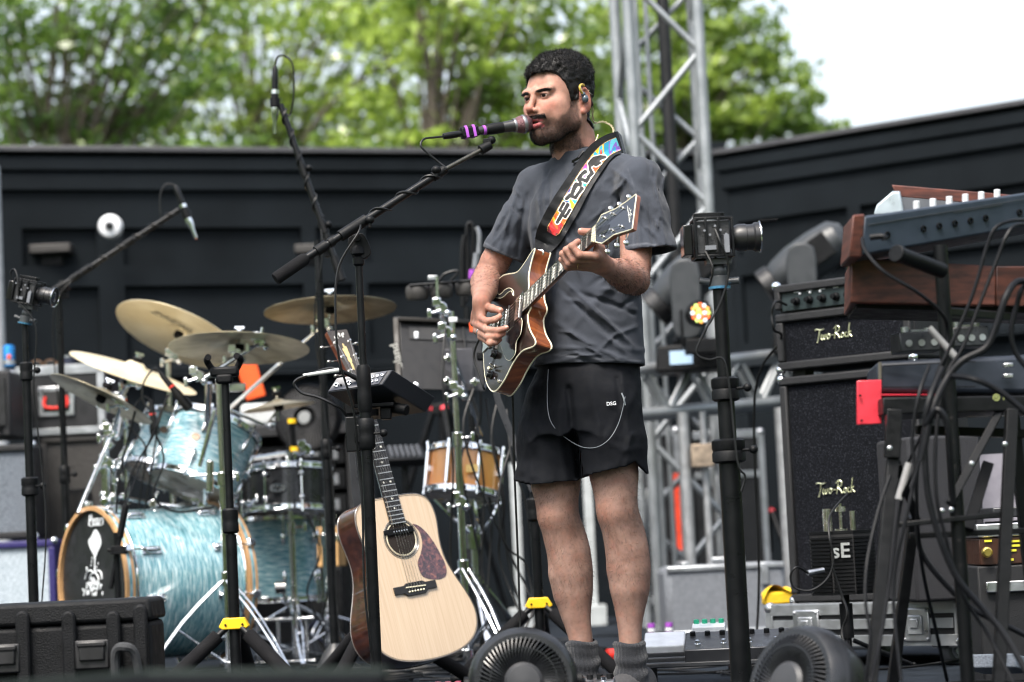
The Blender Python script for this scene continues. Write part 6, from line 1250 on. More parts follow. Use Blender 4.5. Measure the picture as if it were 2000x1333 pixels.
chrome_stand('chrome cymbal stand with a double-braced tripod right of the bass drum', (442, 1128), 8.55, (396, 742), [((395, 742, 8.6), (508, 668, 8.65), .009), ((467, 700, 8.7), (466, 672, 8.7), .0045), ((508, 668, 8.65), (513, 640, 8.65), .006)], joints=[(388, 735, 8.6), (508, 668, 8.65), (463, 692, 8.7)])
chrome_stand('chrome boom stand whose long arm carries the highest ride cymbal', (575, 1180), 9.5, (600, 880), [((450, 797, 9.2), (640, 628, 9.0), .0085), ((640, 628, 9), (645, 600, 9), .005)], joints=[(634, 632, 9.0), (598, 878, 9.45)], rot=40)
chrome_stand('chrome stand with a long slanting tube at the left of the bass drum', (212, 1010), 9.2, (215, 820), [((153, 1003, 8.8), (218, 850, 9.0), .0085), ((218, 850, 9.0), (240, 780, 8.75), .008), ((225, 800, 9.1), (252, 752, 9.15), .007)], joints=[(218, 845, 9.0), (236, 785, 8.75), (260, 745, 9.15), (212, 905, 9.1)], rot=95)
chrome_stand('chrome stand behind the tilted pale cymbal', (345, 1150), 9.6, (340, 702), [((340, 702, 9.5), (350, 655, 9.45), .006)], joints=[(340, 698, 9.5)], rot=20)
m = MB(); q0 = (W(437, 755, 8.9), W(520, 752, 8.9)); rk = thing('tom_bracket', 'chrome bracket with tubes joining the rack toms above the bass drum', 'drum bracket', W(395, 990, 8.95), 'chrome drum hardware')
m.cyl(W(407, 748, 8.8), W(402, 985, 8.95), .0125, n=16); m.build('post', CHR, rk); m = MB(); m.bar(W(420, 800, 8.7), W(390, 912, 8.72), .016, .012); m.build('flat_bar', CHR, rk, bev=.002); m = MB(); m.box(W(448, 758, 8.9), (.12, .03, .03)); m.box(W(400, 925, 8.85), (.07, .05, .04)); m.cyl(W(410, 900, 8.72), W(410, 962, 8.72), .014, n=14); m.cyl(W(370, 930, 8.72), W(450, 925, 8.72), .006); m.build('clamp', CHR, rk, bev=.003)
m = MB(); m.cyl(W(445, 800, 9.1), W(520, 832, 9.25), .006); m.cyl(W(520, 832, 9.25), W(543, 800, 9.3), .0045); m.sphere(W(530, 830, 9.25), .018); m.cyl(W(543, 822, 9.3), W(543, 790, 9.3), .004); m.build('splash_arm', CHR, rk)
# kick microphone and tom microphones
x, y = base_xy(232, 1200, 8.45); ks = thing('microphone_stand', 'short black stand with a long thin rod in front of the bass drum head', 'microphone stand', (x, y, 0)); zt_ = W(230, 1085, 8.45).z; pole(ks, x, y, [(.02, zt_, .012), (zt_-.01, W(233, 1040, 8.45).z, .009)]); tripod(ks, x, y, .12, .2, .006, 30)
m = MB(); a, b = W(216, 1150, 8.45), W(246, 985, 8.45); m.cyl(a, b, .0085); m.cyl(a.lerp(b, .6), a.lerp(b, .98), .0125); m.box(W(232, 1075, 8.43), (.05, .04, .03)); m.cyl(W(210, 1075, 8.42), W(250, 1078, 8.42), .006); m.build('rod', BLKM, ks, bev=.002); m = MB(); m.cyl(b, W(315, 800, 8.75), .0032, n=8); m.build('thin_rod', BLK, ks)
for lb, a, b, dd_ in (('black microphone clipped above the nearer rack tom, pointing down to the right', (318, 735), (372, 800), 8.8), ('black microphone clipped between the two rack toms', (296, 790), (303, 850), 9.0)):
    A, B = W(*a, dd_), W(*b, dd_); mt_ = thing('microphone', lb, 'microphone', A, 'black clip microphones on the toms'); L = (B-A).length; M = frame(z=B-A, o=A)
    m = MB(M); m.lathe([(.006, -.02), (.010, 0), (.012, L*.35), (.0165, L*.55), (.0165, L*.72)], n=16); m.build('body', BLKM, mt_); m = MB(M); m.lathe([(.019, L*.72), (.019, L*.97), (.012, L), (.0001, L)], n=18); m.build('grille', BLK, mt_); m = MB(M); m.lathe([(.0125, L*.30), (.013, L*.34)], n=16); m.build('colour_ring', RED, mt_)
    m = MB(); m.tube([A-(B-A)*.1, A+V((-.03, 0, .03)), A+V((-.07, 0, -.02)), A+V((-.075, 0, -.09)), A+V((-.03, .01, -.16)), A+V((-.05, .02, -.3)), A+V((-.1, .02, -.55))], .0035, 6); m.build('cable', RUB, mt_)
# stand microphone by the snare with yellow bands
boom = None
x, y = base_xy(597, 1278, 9.9); r_ = thing('microphone_stand', 'black dome based microphone stand with yellow taped connector beside the black snare', 'microphone stand', (x, y, 0)); pole(r_, x, y, [(.06, W(590, 1000, 9.9).z, .014), (W(590, 1010, 9.9).z, W(574, 905, 9.9).z, .009)]); dome_base(r_, x, y, .08); collar(r_, x, y, W(590, 985, 9.9).z, .02, .09)
m = MB(); a, b = W(578, 925, 9.85), W(570, 822, 9.8); m.cyl(a, b, .011); m.cyl(a, a.lerp(b, .35), .017); m.build('microphone_body', BLKM, r_); m = MB()
for t in (.42, .95): q = a.lerp(b, t); m.cyl(q, q+V((0, 0, .018)), .0175)
m.build('yellow_band', YEL, r_); m = MB(); m.tube([W(570, 825, 9.8), W(560, 850, 9.8), W(568, 900, 9.8), W(580, 960, 9.8), W(585, 1000, 9.8), W(572, 1060, 9.8), W(580, 1150, 9.8), W(610, 1260, 9.8), V((x+.1, y-.2, .008))], .004, 6); m.build('cable', RUB, r_)
# percussion: chrome stands, pad unit, wood blocks
chrome_stand('tall chrome percussion stand between the pad unit and the singer', (905, 1105), 8.6, (858, 610), [((855, 600, 8.6), (853, 540, 8.6), .006), ((862, 615, 8.6), (905, 760, 8.7), .009), ((884, 690, 8.6), (938, 850, 8.8), .009)], joints=[(862, 602, 8.55), (873, 650, 8.55), (895, 765, 8.6), (900, 980, 8.6)], rot=-60, name='percussion_stand')
m = MB(); ss = thing('snare_stand', 'chrome basket stand under the honey coloured snare', 'drum stand', (W(925, 1100, 9)[0], 9.0, 0), 'chrome drum hardware'); c = W(925, 1050, 9.0)
for e in ((975, 970), (850, 975), (925, 975)): m.tube([W(925, 1050, 9.0), W((925+e[0])/2+6, 1020, 8.95), W(*e, 9.0-.05*(e[0] == 925))], .007, 8)
m.cyl(c, (c.x, c.y, .3), .013); m.box(c, (.05, .05, .09)); m.build('basket', CHR, ss, bev=.002)
for i in range(3):
    a = R(-80+120*i); m = MB(); m.bar((c.x, c.y, .33), (c.x+math.cos(a)*.3, c.y+math.sin(a)*.3, .012), .022, .006); m.build('leg', CHR, ss)
pc_ = [W(780, 635, 8.65), W(928, 618, 8.65)]; Ou = W(786, 760, 8.6); ru = thing('pad_unit', 'black electronic percussion pad unit turned away with its underside facing the camera', 'percussion pad', Ou)
a_ = W(948, 765, 8.72)-Ou; h_v = W(779, 624, 8.75)-Ou; b_v = V((0, .06, .01)); m = MB(); m.add(hexa(Ou, a_, b_v, h_v), HX); m.build('case', mat('black_case_plastic', (.012, .012, .013), .6, ns=40, nv=.3), ru, bev=.004)
m = MB(); m.add(hexa(Ou+V((-.022, .0, 0)), V((.020, -.005, 0)), b_v, h_v*1.02), HX); sdp = m.build('side_cheek', mat('brown_grey_plastic', hx('2b2824'), .6), ru, bev=.003)
m = MB(); m.add(hexa(Ou+h_v*.97+V((0, -.03, 0)), a_, V((0, .08, 0)), V((0, 0, .014))), HX); m.build('top_edge', mat('brown_grey_plastic', hx('2b2824'), .6), ru, bev=.003)
m = MB(); m.add(hexa(Ou+h_v*.72+a_*.12-V((0, .006, 0)), a_*.85, V((0, .004, 0)), h_v*.18), HX); m.build('recess', mat('recess_grey', (.03, .03, .03), .5), ru)
m = MB(); m.box(Ou+a_*.70+h_v*.28+V((0, -.012, 0)), (.10, .008, .16)); mp_ = m.build('mount_plate', mat('dark_steel', (.09, .09, .10), .45, .6), ru, bev=.002); m = MB()
for u, v in ((.55, .12), (.88, .12), (.58, .45)): q = Ou+a_*u+h_v*v+V((0, -.03, 0)); m.cyl(q, q+V((0, .02, 0)), .008); m.box(q, (.035, .008, .014), Matrix.Identity(4)); m.box(q, (.012, .008, .03))
m.build('wing_bolts', CHR, mp_, bev=.002)
up_ = h_v.normalized(); text('side_name', 'Roland', .042, frame(z=(-.3, -1, 0), x=up_, o=Ou+h_v*.42+V((-.012, -.010, 0))), mat('faded_print', (.30, .30, .28), .6), ru, ext=.0004, off=.001)
for q, c_, s_ in ((W(813, 655, 8.5), WHT, (.016, .01, .026)), (W(885, 625, 8.5), WHT, (.03, .01, .018)), (W(921, 640, 8.5), RED, (.014, .012, .034))): m = MB(); m.box(q, s_); m.build('gaffer_tab', c_ if c_ is WHT else mat('orange_tab', (.9, .10, .02), .5), ru, bev=.003)
wb = thing('percussion_blocks', 'row of three dark rounded percussion blocks clamped on a rod', 'percussion', W(855, 570, 8.75))
for a, b in ((815, 571), (862, 567), (912, 562)): m = MB(); c = W(a, b, 8.75); m.lathe([(.0001, -.028), (.033, -.028), (.040, -.018), (.040, .015), (.034, .024), (.0001, .024)], Matrix.Translation(c), 24, sx=1.05, sy=.8); m.build('block', mat('worn_black_rubber', (.03, .028, .026), .6, ns=30, nv=.5), wb, ang=50)
m = MB(); m.cyl(W(800, 558, 8.72), W(925, 548, 8.72), .005); m.tube([W(850, 562, 8.7), W(868, 536, 8.7), W(895, 530, 8.7), W(880, 548, 8.7)], .005, 8); m.build('rod', BLK, wb); m = MB(); m.box(W(845, 543, 8.68), (.035, .008, .016)); m.build('wing_nut', STEEL, wb, bev=.002)
# hanging cluster of clip microphones and cable loops at the singer's back arm
hk = thing('microphone_cluster', 'two black clip microphones with looped cables standing up behind the singer\'s elbow', 'microphones', W(918, 600, 9.3)); m = MB(); m.tube([W(912, 590, 9.3), W(914, 520, 9.3), W(912, 450, 9.3), W(918, 436, 9.3), W(924, 450, 9.3), W(922, 520, 9.3)], .0085, 8); m.tube([W(905, 600, 9.3), W(903, 500, 9.3), W(908, 460, 9.3)], .012, 8); m.build('bracket', BLKM, hk); m = MB(); m.tube([W(926, 560, 9.25), W(934, 500, 9.25), W(936, 460, 9.25), W(930, 444, 9.25)], .009, 8); m.cyl(W(928, 525, 9.2), W(931, 495, 9.2), .013); m.build('body', mat('grey_mic_body', (.22, .23, .25), .35, .5), hk); m = MB(); m.cyl(W(925, 545, 9.2), W(926, 528, 9.2), .02); m.build('tape_band', PURP, hk); m = MB(); m.cyl((W(912, 600, 9.3).x, 9.3, .02), W(912, 600, 9.3), .013); m.build('pole', BLK, hk)
# ---------------------------------------------------------------- more chrome hardware among the drums
rk2 = thing('drum_rack', 'chrome rack tubes and clamps crowding the left side of the rack toms', 'drum rack', (W(228, 1000, 9.3).x, 9.3, 0), 'chrome drum hardware')
for a, b, r_ in (((203, 905, 9.3), (206, 1000, 9.3), .012), ((222, 905, 9.35), (226, 990, 9.35), .010), ((246, 800, 9.5), (250, 985, 9.5), .010), ((205, 925, 9.3), (280, 880, 9.4), .008), ((196, 965, 9.2), (300, 985, 9.3), .010), ((470, 900, 9.5), (560, 885, 9.7), .009), ((232, 850, 9.3), (244, 775, 9.4), .008), ((300, 985, 9.2), (395, 995, 9.1), .009)):
    m = MB(); m.cyl(W(*a), W(*b), r_, n=12); m.build('tube', CHR, rk2)
rj = random.Random(4)
for a in ((205, 920, 9.25), (222, 940, 9.25), (232, 905, 9.3), (206, 980, 9.2), (225, 975, 9.2), (300, 985, 9.15), (246, 830, 9.4), (215, 870, 9.2), (395, 990, 9.05), (470, 900, 9.4), (455, 880, 9.3), (480, 930, 9.4), (438, 1005, 9.2), (250, 880, 9.3), (488, 985, 9.3)):
    q = W(*a); m = MB(); g = rj.uniform(0, 3); m.box((0, 0, 0), (.030, .034, .026), Matrix.Translation(q) @ Matrix.Rotation(g, 4, 'Y')); m.cyl(q+V((0, -.03, 0)), q+V((0, .03, 0)), .015, n=14); d = V((math.cos(g), -.3, math.sin(g)))*.036; m.cyl(q, q+d, .0045, n=8); m.box((0, 0, 0), (.030, .006, .011), Matrix.Translation(q+d) @ Matrix.Rotation(g+1, 4, 'Y')); m.build('rack_clamp', CHR, rk2, bev=.002)
pd = thing('bass_drum_pedal', 'chrome foot pedals on the floor between the bass drum and dome based stand', 'drum pedal', (W(540, 1270, 9.6).x, 9.6, 0), 'chrome drum hardware'); x, y = W(540, 1270, 9.6).x, 9.6
m = MB(); m.bar((x-.12, y-.1, .05), (x-.02, y+.16, .03), .085, .008); m.bar((x+.05, y-.1, .06), (x+.13, y+.16, .03), .085, .008); m.build('footboard', STEEL, pd, bev=.002)
m = MB()
for k in (-.17, -.06, .02, .13): m.cyl((x+k, y-.1, .0), (x+k, y-.1, .19), .007, n=10)
m.cyl((x-.19, y-.1, .185), (x+.16, y-.1, .185), .008); m.cyl((x-.19, y-.1, .02), (x+.16, y-.1, .02), .006); m.build('pedal_frame', CHR, pd)
for k in (-.11, .075): m = MB(); m.cyl((x+k, y-.1, .185), (x+k-.03, y-.17, .31), .0045, n=8); m.cyl((x+k-.05, y-.18, .31), (x+k-.01, y-.18, .31), .024, n=16); m.build('beater', NICK, pd)
hh_ = chrome_stand('chrome hi-hat stand with thin legs standing behind the floor tom', (640, 1200), 10.1, (628, 905), joints=[(628, 930, 10.0)], rot=15, reach=.28)
for i, (a, b, c_) in enumerate((((466, 760, 8.9), (478, 770, 8.9), 'stand clamp'),)): pass
# cables running over the kit
KC2 = 'black cables running over the drum kit'
for pts, lb in (([(240, 1010), (255, 930), (300, 850), (318, 800), (330, 770)], 'cable climbing from the bass drum rim to the rack tom microphones'), ([(265, 800), (240, 900), (228, 980), (232, 1090), (250, 1230)], 'cable hanging down the left chrome tubes beside the bass drum head'), ([(305, 850), (320, 900), (300, 970), (345, 1000), (420, 990)], 'cable looping under the nearer rack tom'), ([(600, 1005), (625, 1080), (600, 1160), (640, 1240)], 'cable dropping between the floor tom and the acoustic guitar'), ([(655, 900), (640, 1000), (648, 1100), (630, 1210)], 'cable hanging beside the tall boom stand pole')):
    m = MB(); m.tube([W(a, b, 8.7 if a < 500 else 9.3) for a, b in pts], .0042, 6, k=6); tag(m.build('drum_cable', RUB, origin=tuple(W(*pts[0], 8.7))), lb, 'cable', KC2)
# ---------------------------------------------------------------- cases, cabinets and floor gear
TLX = mat('black_tolex', (.007, .0075, .009), .6, ns=200, nv=.35, bump=.5, bs=500); GRILLE = ramp_mat('speckled_grille_cloth', [(.42, (.004, .0045, .006)), (.60, (.008, .009, .012)), (.70, (.05, .053, .065))], (1, 1, 1), 300, .9, detail=2, spec=.08)
def obox(c, sx, sy, sz, yaw):   # frame at the bottom front-left corner: x along the front, y back, z up
    return c
def yawM(o, yaw): return Matrix.Translation(V(o)) @ Matrix.Rotation(R(yaw), 4, 'Z')
def cab(label, o, yaw, w_, dp, h, name, head=False, logo=(.45, .55, .075), grp=None, corner=CHR, gr=GRILLE, tx=TLX, txt=True, cat='amplifier'):
    root = thing(name, label, cat, o, grp); M = yawM(o, yaw)
    m = MB(M); m.box((w_/2, dp/2+.012, h/2), (w_, dp-.024, h)); m.build('cabinet', tx, root, bev=.012)
    b_ = .028; gh = h if not head else h*.66
    m = MB(M); m.box((w_/2, .012, b_/2), (w_, .024, b_)); m.box((w_/2, .012, gh-b_/2), (w_, .024, b_)); m.box((b_/2, .012, gh/2), (b_, .024, gh-2*b_-.001)); m.box((w_-b_/2, .012, gh/2), (b_, .024, gh-2*b_-.001))
    if head: m.box((w_/2, .012, h-.014), (w_, .024, .028)); m.box((.012, .012, h*.83), (.024, .024, h*.34-.028))
    m.build('front_frame', tx, root, bev=.006)
    m = MB(M); m.box((w_/2, .019, gh/2), (w_-2*b_+.002, .008, gh-2*b_+.002)); g = m.build('grille_cloth', gr, root)
    if txt:
        lx, lz, sz = logo; GM_ = M @ Matrix.Translation((w_*lx, .013, h*lz)) @ Matrix.Rotation(PI/2, 4, 'X'); S = MB(); P2 = lambda pts, r_=.0024: S.tube([GM_ @ V((a*sz, b*sz, 0)) for a, b in pts], r_, 6, k=4)
        # the maker's script written as tubes: Two-Rock
        P2([(-1.55, .42), (-1.45, .5), (-1.0, .42), (-.8, .5)]); P2([(-1.15, .45), (-1.25, 0), (-1.38, -.42), (-1.45, -.45)]); P2([(-1.0, .1), (-1.05, -.2), (-.92, -.3), (-.80, .05), (-.84, -.22), (-.72, -.28), (-.60, .1)])
        P2([(-.40, .08), (-.52, -.08), (-.46, -.28), (-.32, -.22), (-.30, 0), (-.40, .08), (-.22, .02)]); P2([(-.15, -.05), (.06, -.02)]); P2([(.32, .55), (.22, .1), (.12, -.32)]); P2([(.10, .42), (.35, .6), (.58, .5), (.52, .22), (.25, .12), (.45, -.05), (.58, -.28), (.70, -.22)])
        P2([(.86, .05), (.74, -.1), (.78, -.28), (.92, -.22), (.94, 0), (.86, .05)]); P2([(1.22, .06), (1.10, .02), (1.06, -.18), (1.16, -.28), (1.28, -.2)]); P2([(1.52, .75), (1.42, .2), (1.34, -.28)]); P2([(1.40, -.02), (1.60, .12), (1.48, -.06), (1.66, -.28)])
        S.build('script_logo', mat('silver_gold_badge', (.72, .74, .50), .25, .8), g)
    for cx in (0, w_):
        for cz in (0, h): m = MB(M); m.sphere((cx*.985+w_*.0075,   .014, cz*.98+h*.01), .017, (1, 1, 1)); m.build('corner_cap', corner, root)
    return root, M
O1 = W(1545, 1178, 7.95); O1.z = W(1545, 1178, 7.95).z
cabw = .53
r_cab, Mcab = cab('tall black speaker cabinet with silver script badge under the amplifier head', O1, -42, cabw, .30, W(1533, 738, 7.95).z-O1.z, 'speaker_cabinet', logo=(.36, .49, .046), grp=None, cat='speaker')
Oh = O1+V((0, 0, r_cab and (W(1533, 738, 7.95).z-O1.z)+.022)); Oh = Oh+V((-.0, 0, 0)); hh = W(1530, 558, 7.95).z-Oh.z
r_hd, Mhd = cab('black amplifier with a knob row and silver script badge on the tall cabinet', Oh, -42, cabw*.98, .28, hh, 'guitar_amplifier', head=True, logo=(.42, .36, .044))
m = MB(Mhd); m.box((cabw*.49, .016, hh*.82), (cabw*.98-.05, .008, hh*.25)); cp_ = m.build('control_panel', mat('dark_green_panel', (.018, .028, .030), .4), r_hd)
for i in range(9): m = MB(Mhd @ Matrix.Translation((.085+.052*i, .010, hh*.79)) @ Matrix.Rotation(PI/2, 4, 'X')); m.lathe([(.014, 0), (.013, .008), (.009, .012), (.008, .024), (.0001, .025)], n=16); m.build('knob', BLKM, cp_)
m = MB(Mhd)
for i in range(9): m.box((.085+.052*i, .0115, hh*.90), (.020, .002, .006)); 
for i in range(3): m.sphere((.10+.04*i, .011, hh*.875), .005)
m.build('panel_print', WHT, cp_); m = MB(Mhd); m.box((cabw*.75, .1, hh+.006), (.09, .05, .012)); m.lathe([(.036, 0), (.038, .02), (.036, .045), (.0001, .05)], Matrix.Translation((.24, .14, hh+.002)), 24); m.build('top_pot', GLBLK, r_hd)
for a in (.06, .5): m = MB(Mhd); m.box((a, .06, -.012), (.05, .05, .022)); m.build('rubber_foot', RUB, r_hd)
jk_ = Mhd @ V((.05, .0, hh*.76)); m = MB(); m.tube([jk_, W(1515, 590, 7.85), W(1507, 615, 7.85), W(1512, 645, 7.85), W(1525, 665, 7.95), V((O1.x-.06, O1.y+.2, .9)), V((O1.x-.07, O1.y+.3, .3)), V((O1.x-.1, O1.y+.3, .02))], .0045, 7); tag(m.build('instrument_cable', RUB, origin=tuple(jk_)), 'black cable plugged into the left end of the amplifier head', 'cable')
# flight case on wheels under the cabinet
def flight_case(label, o, yaw, w_, dp, h, lid=None, latches=(.2, .8), handle=False, wheels=0, grp='aluminium edged flight cases', rim=.035, redh=False, body=None):
    root = thing('flight_case', label, 'flight case', (o[0], o[1], o[2]-wheels), grp); M = yawM(o, yaw); lid = lid or h*.6
    m = MB(M); m.box((w_/2, dp/2, h/2), (w_-.006, dp-.006, h-.006)); m.build('panels', body or mat('black_laminate', (.008, .0085, .010), .5, ns=20, nv=.25), root)
    m = MB(M)
    for z in (rim/2, h-rim/2):
        for yy in (0, dp): m.box((w_/2, yy+(-.0015 if yy == 0 else .0015), z), (w_, .004, rim))
        for xx in (0, w_): m.box((xx+(-.0015 if xx == 0 else .0015), dp/2, z), (.004, dp, rim))
    for xx in (0, w_):
        for yy in (0, dp): m.box((xx+(.013 if xx == 0 else -.013), yy+(-.001 if yy == 0 else .001), h/2), (.028, .004, h-2*rim)); m.box((xx+(-.001 if xx == 0 else .001), yy+(.013 if yy == 0 else -.013), h/2), (.004, .028, h-2*rim))
    m.box((w_/2, -.003, lid), (w_-.06, .004, rim*.9)); m.box((w_/2, dp+.003, lid), (w_-.06, .004, rim*.9)); m.box((w_+.003, dp/2, lid), (.004, dp-.06, rim*.9)); m.box((-.003, dp/2, lid), (.004, dp-.06, rim*.9))
    for yy in (0, dp): m.box((w_/2, yy+(.016 if yy == 0 else -.016), h+.001), (w_, .034, .004))
    m.build('aluminium_edges', ALU, root, bev=.001)
    for xx in (0, w_):
        for zz in (0, h): m = MB(M); m.sphere((xx+(.012 if xx == 0 else -.012), .010, zz+(.012 if zz == 0 else -.012)), .021, (1, .85, 1)); m.build('ball_corner', STEEL, root)
    for k in latches:
        m = MB(M); m.box((w_*k, -.006, lid-.005), (.10, .008, .105)); l = m.build('latch', STEEL, root, bev=.006); m = MB(M); m.box((w_*k, -.012, lid-.005), (.055, .008, .06)); m.box((w_*k, -.018, lid), (.03, .006, .03))
        for a in (-1, 1):
            for b in (-1, 1): m.sphere((w_*k+a*.042, -.011, lid-.005+b*.044), .005)
        m.build('latch_plate', ALU, l, bev=.003)
    if handle:
        m = MB(M); m.box((w_*.5, -.005, h*.5), (.155, .008, .13)); d_ = m.build('handle_dish', STEEL, root, bev=.008); m = MB(M); m.box((w_*.5, -.0105, h*.5), (.115, .004, .09)); m.build('dish_recess', mat('dark_recess', (.02, .02, .02), .5), d_)
        m = MB(M); m.tube([M.inverted() @ (M @ V(p)) for p in ((w_*.5-.045, -.014, h*.5+.02), (w_*.5-.045, -.018, h*.5-.025), (w_*.5+.045, -.018, h*.5-.025), (w_*.5+.045, -.014, h*.5+.02))], .0075, 8, k=3); m.build('handle_grip', RED if redh else RUB, d_)
    if wheels:
        for xx in (.09, w_-.09):
            for yy in (.08, dp-.08):
                m = MB(M @ Matrix.Translation((xx, yy, 0))); m.cyl((-.016, 0, -wheels+.05), (.016, 0, -wheels+.05), .049, n=28); wl = m.build('caster_wheel', mat('grey_tyre', (.10, .105, .115), .5), root, bev=.004); m = MB(M @ Matrix.Translation((xx, yy, 0))); m.cyl((-.018, 0, -wheels+.05), (.018, 0, -wheels+.05), .03, n=20); m.build('wheel_hub', mat('pale_grey_hub', (.40, .42, .46), .4), wl)
                m = MB(M @ Matrix.Translation((xx, yy, 0))); m.box((0, 0, -.004), (.09, .09, .006)); m.bar((-.022, 0, -.005), (-.022, .01, -wheels+.04), .004, .05); m.bar((.022, 0, -.005), (.022, .01, -wheels+.04), .004, .05); m.cyl((-.026, 0, -wheels+.05), (.026, 0, -wheels+.05), .008); m.build('caster_fork', STEEL, root)
    return root, M
fz = O1.z-.004; fo = V((O1.x-.04, O1.y-.05, 0)); MF_ = yawM(O1, -42); fo = MF_ @ V((-.06, -.06, 0)); hcase = .135; wz = .125
flight_case('low aluminium edged flight case on grey wheels under the speaker cabinet', (fo.x, fo.y, fz-hcase), -42, .74, .62, hcase, lid=.07, latches=(.22, .78), wheels=fz-hcase)
# grey suitcase amp, yellow bag, white box, pedalboards
o = W(1302, 1212, 10.1); o.z = 0; root = thing('equipment_case', 'plain grey equipment case with rounded pale edges lying behind the camera stand', 'case', o); M = yawM(o, 3); hc_2 = W(1302, 1108, 10.1).z; m = MB(M); m.box((.255, .14, hc_2/2), (.51, .28, hc_2)); m.build('shell', mat('grey_fabric_case', hx('6a6e74'), .6, ns=60, nv=.15), root, bev=.03); m = MB(M); m.box((.255, .0, hc_2-.012), (.49, .02, .022)); m.box((.255, 0, hc_2*.1), (.49, .016, .014)); m.box((.10, .18, hc_2+.008), (.03, .2, .016)); m.box((.29, .15, hc_2+.018), (.14, .03, .02)); m.box((.42, -.004, hc_2*.85), (.03, .02, hc_2*.3)); m.build('trim', ALU, root, bev=.004)
o = W(1490, 1170, 8.6); root = thing('cloth_bundle', 'folded yellow cloth lying on the end of the flight case', 'cloth', o); m = MB(yawM(o, 0)); 
m.sheet([[(x*.12, y*.1, .035+.012*math.sin(x*7+y*3)-.03*((x-.5)**4*16)-.008*y) for x in [i/10 for i in range(11)]] for y in [j/6-.3 for j in range(7)]]); m.box((.06, .03, .0), (.115, .1, .05)); m.build('cloth', mat('yellow_cloth', (.75, .47, .015), .8, bump=.3), root, bev=.01)
DKP = mat('dark_board', (.022, .024, .028), .5)
o = W(1262, 1318, 6.95); o.z = .0; bo = thing('pedalboard', 'black slatted pedalboard on the floor right of the singer\'s feet', 'pedalboard', o); M = yawM(o, -6)
m = MB(M)
for j in range(4): m.box((.22, .03+j*.095, .075+j*.010), (.52, .055, .014))
m.bar((-.03, .0, .05), (-.03, .36, .09), .02, .05); m.bar((.47, .0, .05), (.47, .36, .09), .02, .05); m.box((0, .02, .03), (.03, .03, .06)); m.box((.44, .02, .03), (.03, .03, .06)); m.box((0, .33, .04), (.03, .03, .08)); m.box((.44, .33, .04), (.03, .03, .08)); m.build('slats', DKP, bo, bev=.003)
def pedal(label, px, py, d, sz, col, yaw=-6, knobs=3, sw=1, z=None, name='effects_pedal', kcol=None, tilt=6):
    o = W(px, py, d); 
    if z is not None: o.z = z
    r_ = thing(name, label, 'effects pedal', o, 'small effects pedals on the floor'); M = yawM(o, yaw) @ Matrix.Rotation(R(tilt), 4, 'X'); w_, dp, h = sz
    m = MB(M); m.box((w_/2, dp/2, h/2), (w_, dp, h)); b = m.build('enclosure', col, r_, bev=.004)
    for i in range(knobs): m = MB(M @ Matrix.Translation((w_*(i+.5)/knobs, dp*.78, h))); m.lathe([(.0085, 0), (.008, .012), (.0001, .013)], n=14); m.build('knob', kcol or BLKM, b)
    for i in range(sw): m = MB(M @ Matrix.Translation((w_*(i+.5)/sw, dp*.25, h))); m.lathe([(.009, 0), (.009, .004), (.006, .005), (.006, .014), (.0001, .016)], n=14); m.build('foot_switch', CHR, b)
    return r_
pedal('flat white power box lying on the pedalboard slats', 1258, 1284, 7.15, (.12, .13, .032), WHT, knobs=0, sw=0, tilt=16)
DK = mat('dark_grey_enclosure', (.05, .052, .058), .35, .5); pedal('wide dark multi effects unit with silver foot switches on the pedalboard', 1338, 1300, 6.95, (.30, .20, .045), DK, knobs=7, sw=4, tilt=12, name='multi_effects_unit')
pedal('small white pedal with green and blue knobs behind the dark multi effects unit', 1352, 1245, 7.3, (.10, .09, .03), WHT, knobs=4, sw=0, kcol=mat('green_knob', (.02, .40, .22), .4))
pedal('silver pedal edge with black knobs at the bottom of the picture below the acoustic guitar', 798, 1346, 6.0, (.060, .1, .03), STEEL, knobs=2, sw=1, z=.06); pedal('silver pedal edge with dark red knobs beside the floor fan', 838, 1346, 6.0, (.075, .1, .03), STEEL, knobs=3, sw=1, z=.06, kcol=mat('dark_red_knob', (.25, .02, .05), .35)); pedal('silver pedal with chrome switches in front of the singer\'s left sock', 1120, 1352, 6.1, (.10, .1, .03), STEEL, knobs=4, sw=2, z=.055)
pedal('pale grey wedge pedal with a studded tread at the bottom right', 1878, 1306, 6.2, (.14, .22, .035), mat('pale_tread', (.35, .38, .42), .5, ns=200, nv=.3, bump=.8, bs=300), knobs=0, sw=0, yaw=-25, tilt=-8, name='volume_pedal')
# small purple bottles standing in a row behind the board
for i, (a, b) in enumerate(((1272, 1226), (1306, 1214))):
    q = W(a, b, 9.2); q.z = 0; m = MB(); m.cyl((q.x, q.y, 0), (q.x, q.y, .11), .013); o = tag(m.build('cable_loom', RUB, origin=tuple(q)), 'short upright cable loom with purple and white bands, %s of two' % ('nearer the legs' if i == 0 else 'nearer the grey case'), 'cable loom', 'upright cable looms with purple bands')
    m = MB(); [m.cyl((q.x, q.y, z), (q.x, q.y, z+.016), .0145) for z in (.02, .06, .095)]; m.build('purple_band', PURP, o); m = MB(); [m.cyl((q.x, q.y, z), (q.x, q.y, z+.012), .0143) for z in (.04, .08)]; m.build('white_band', WHT, o)
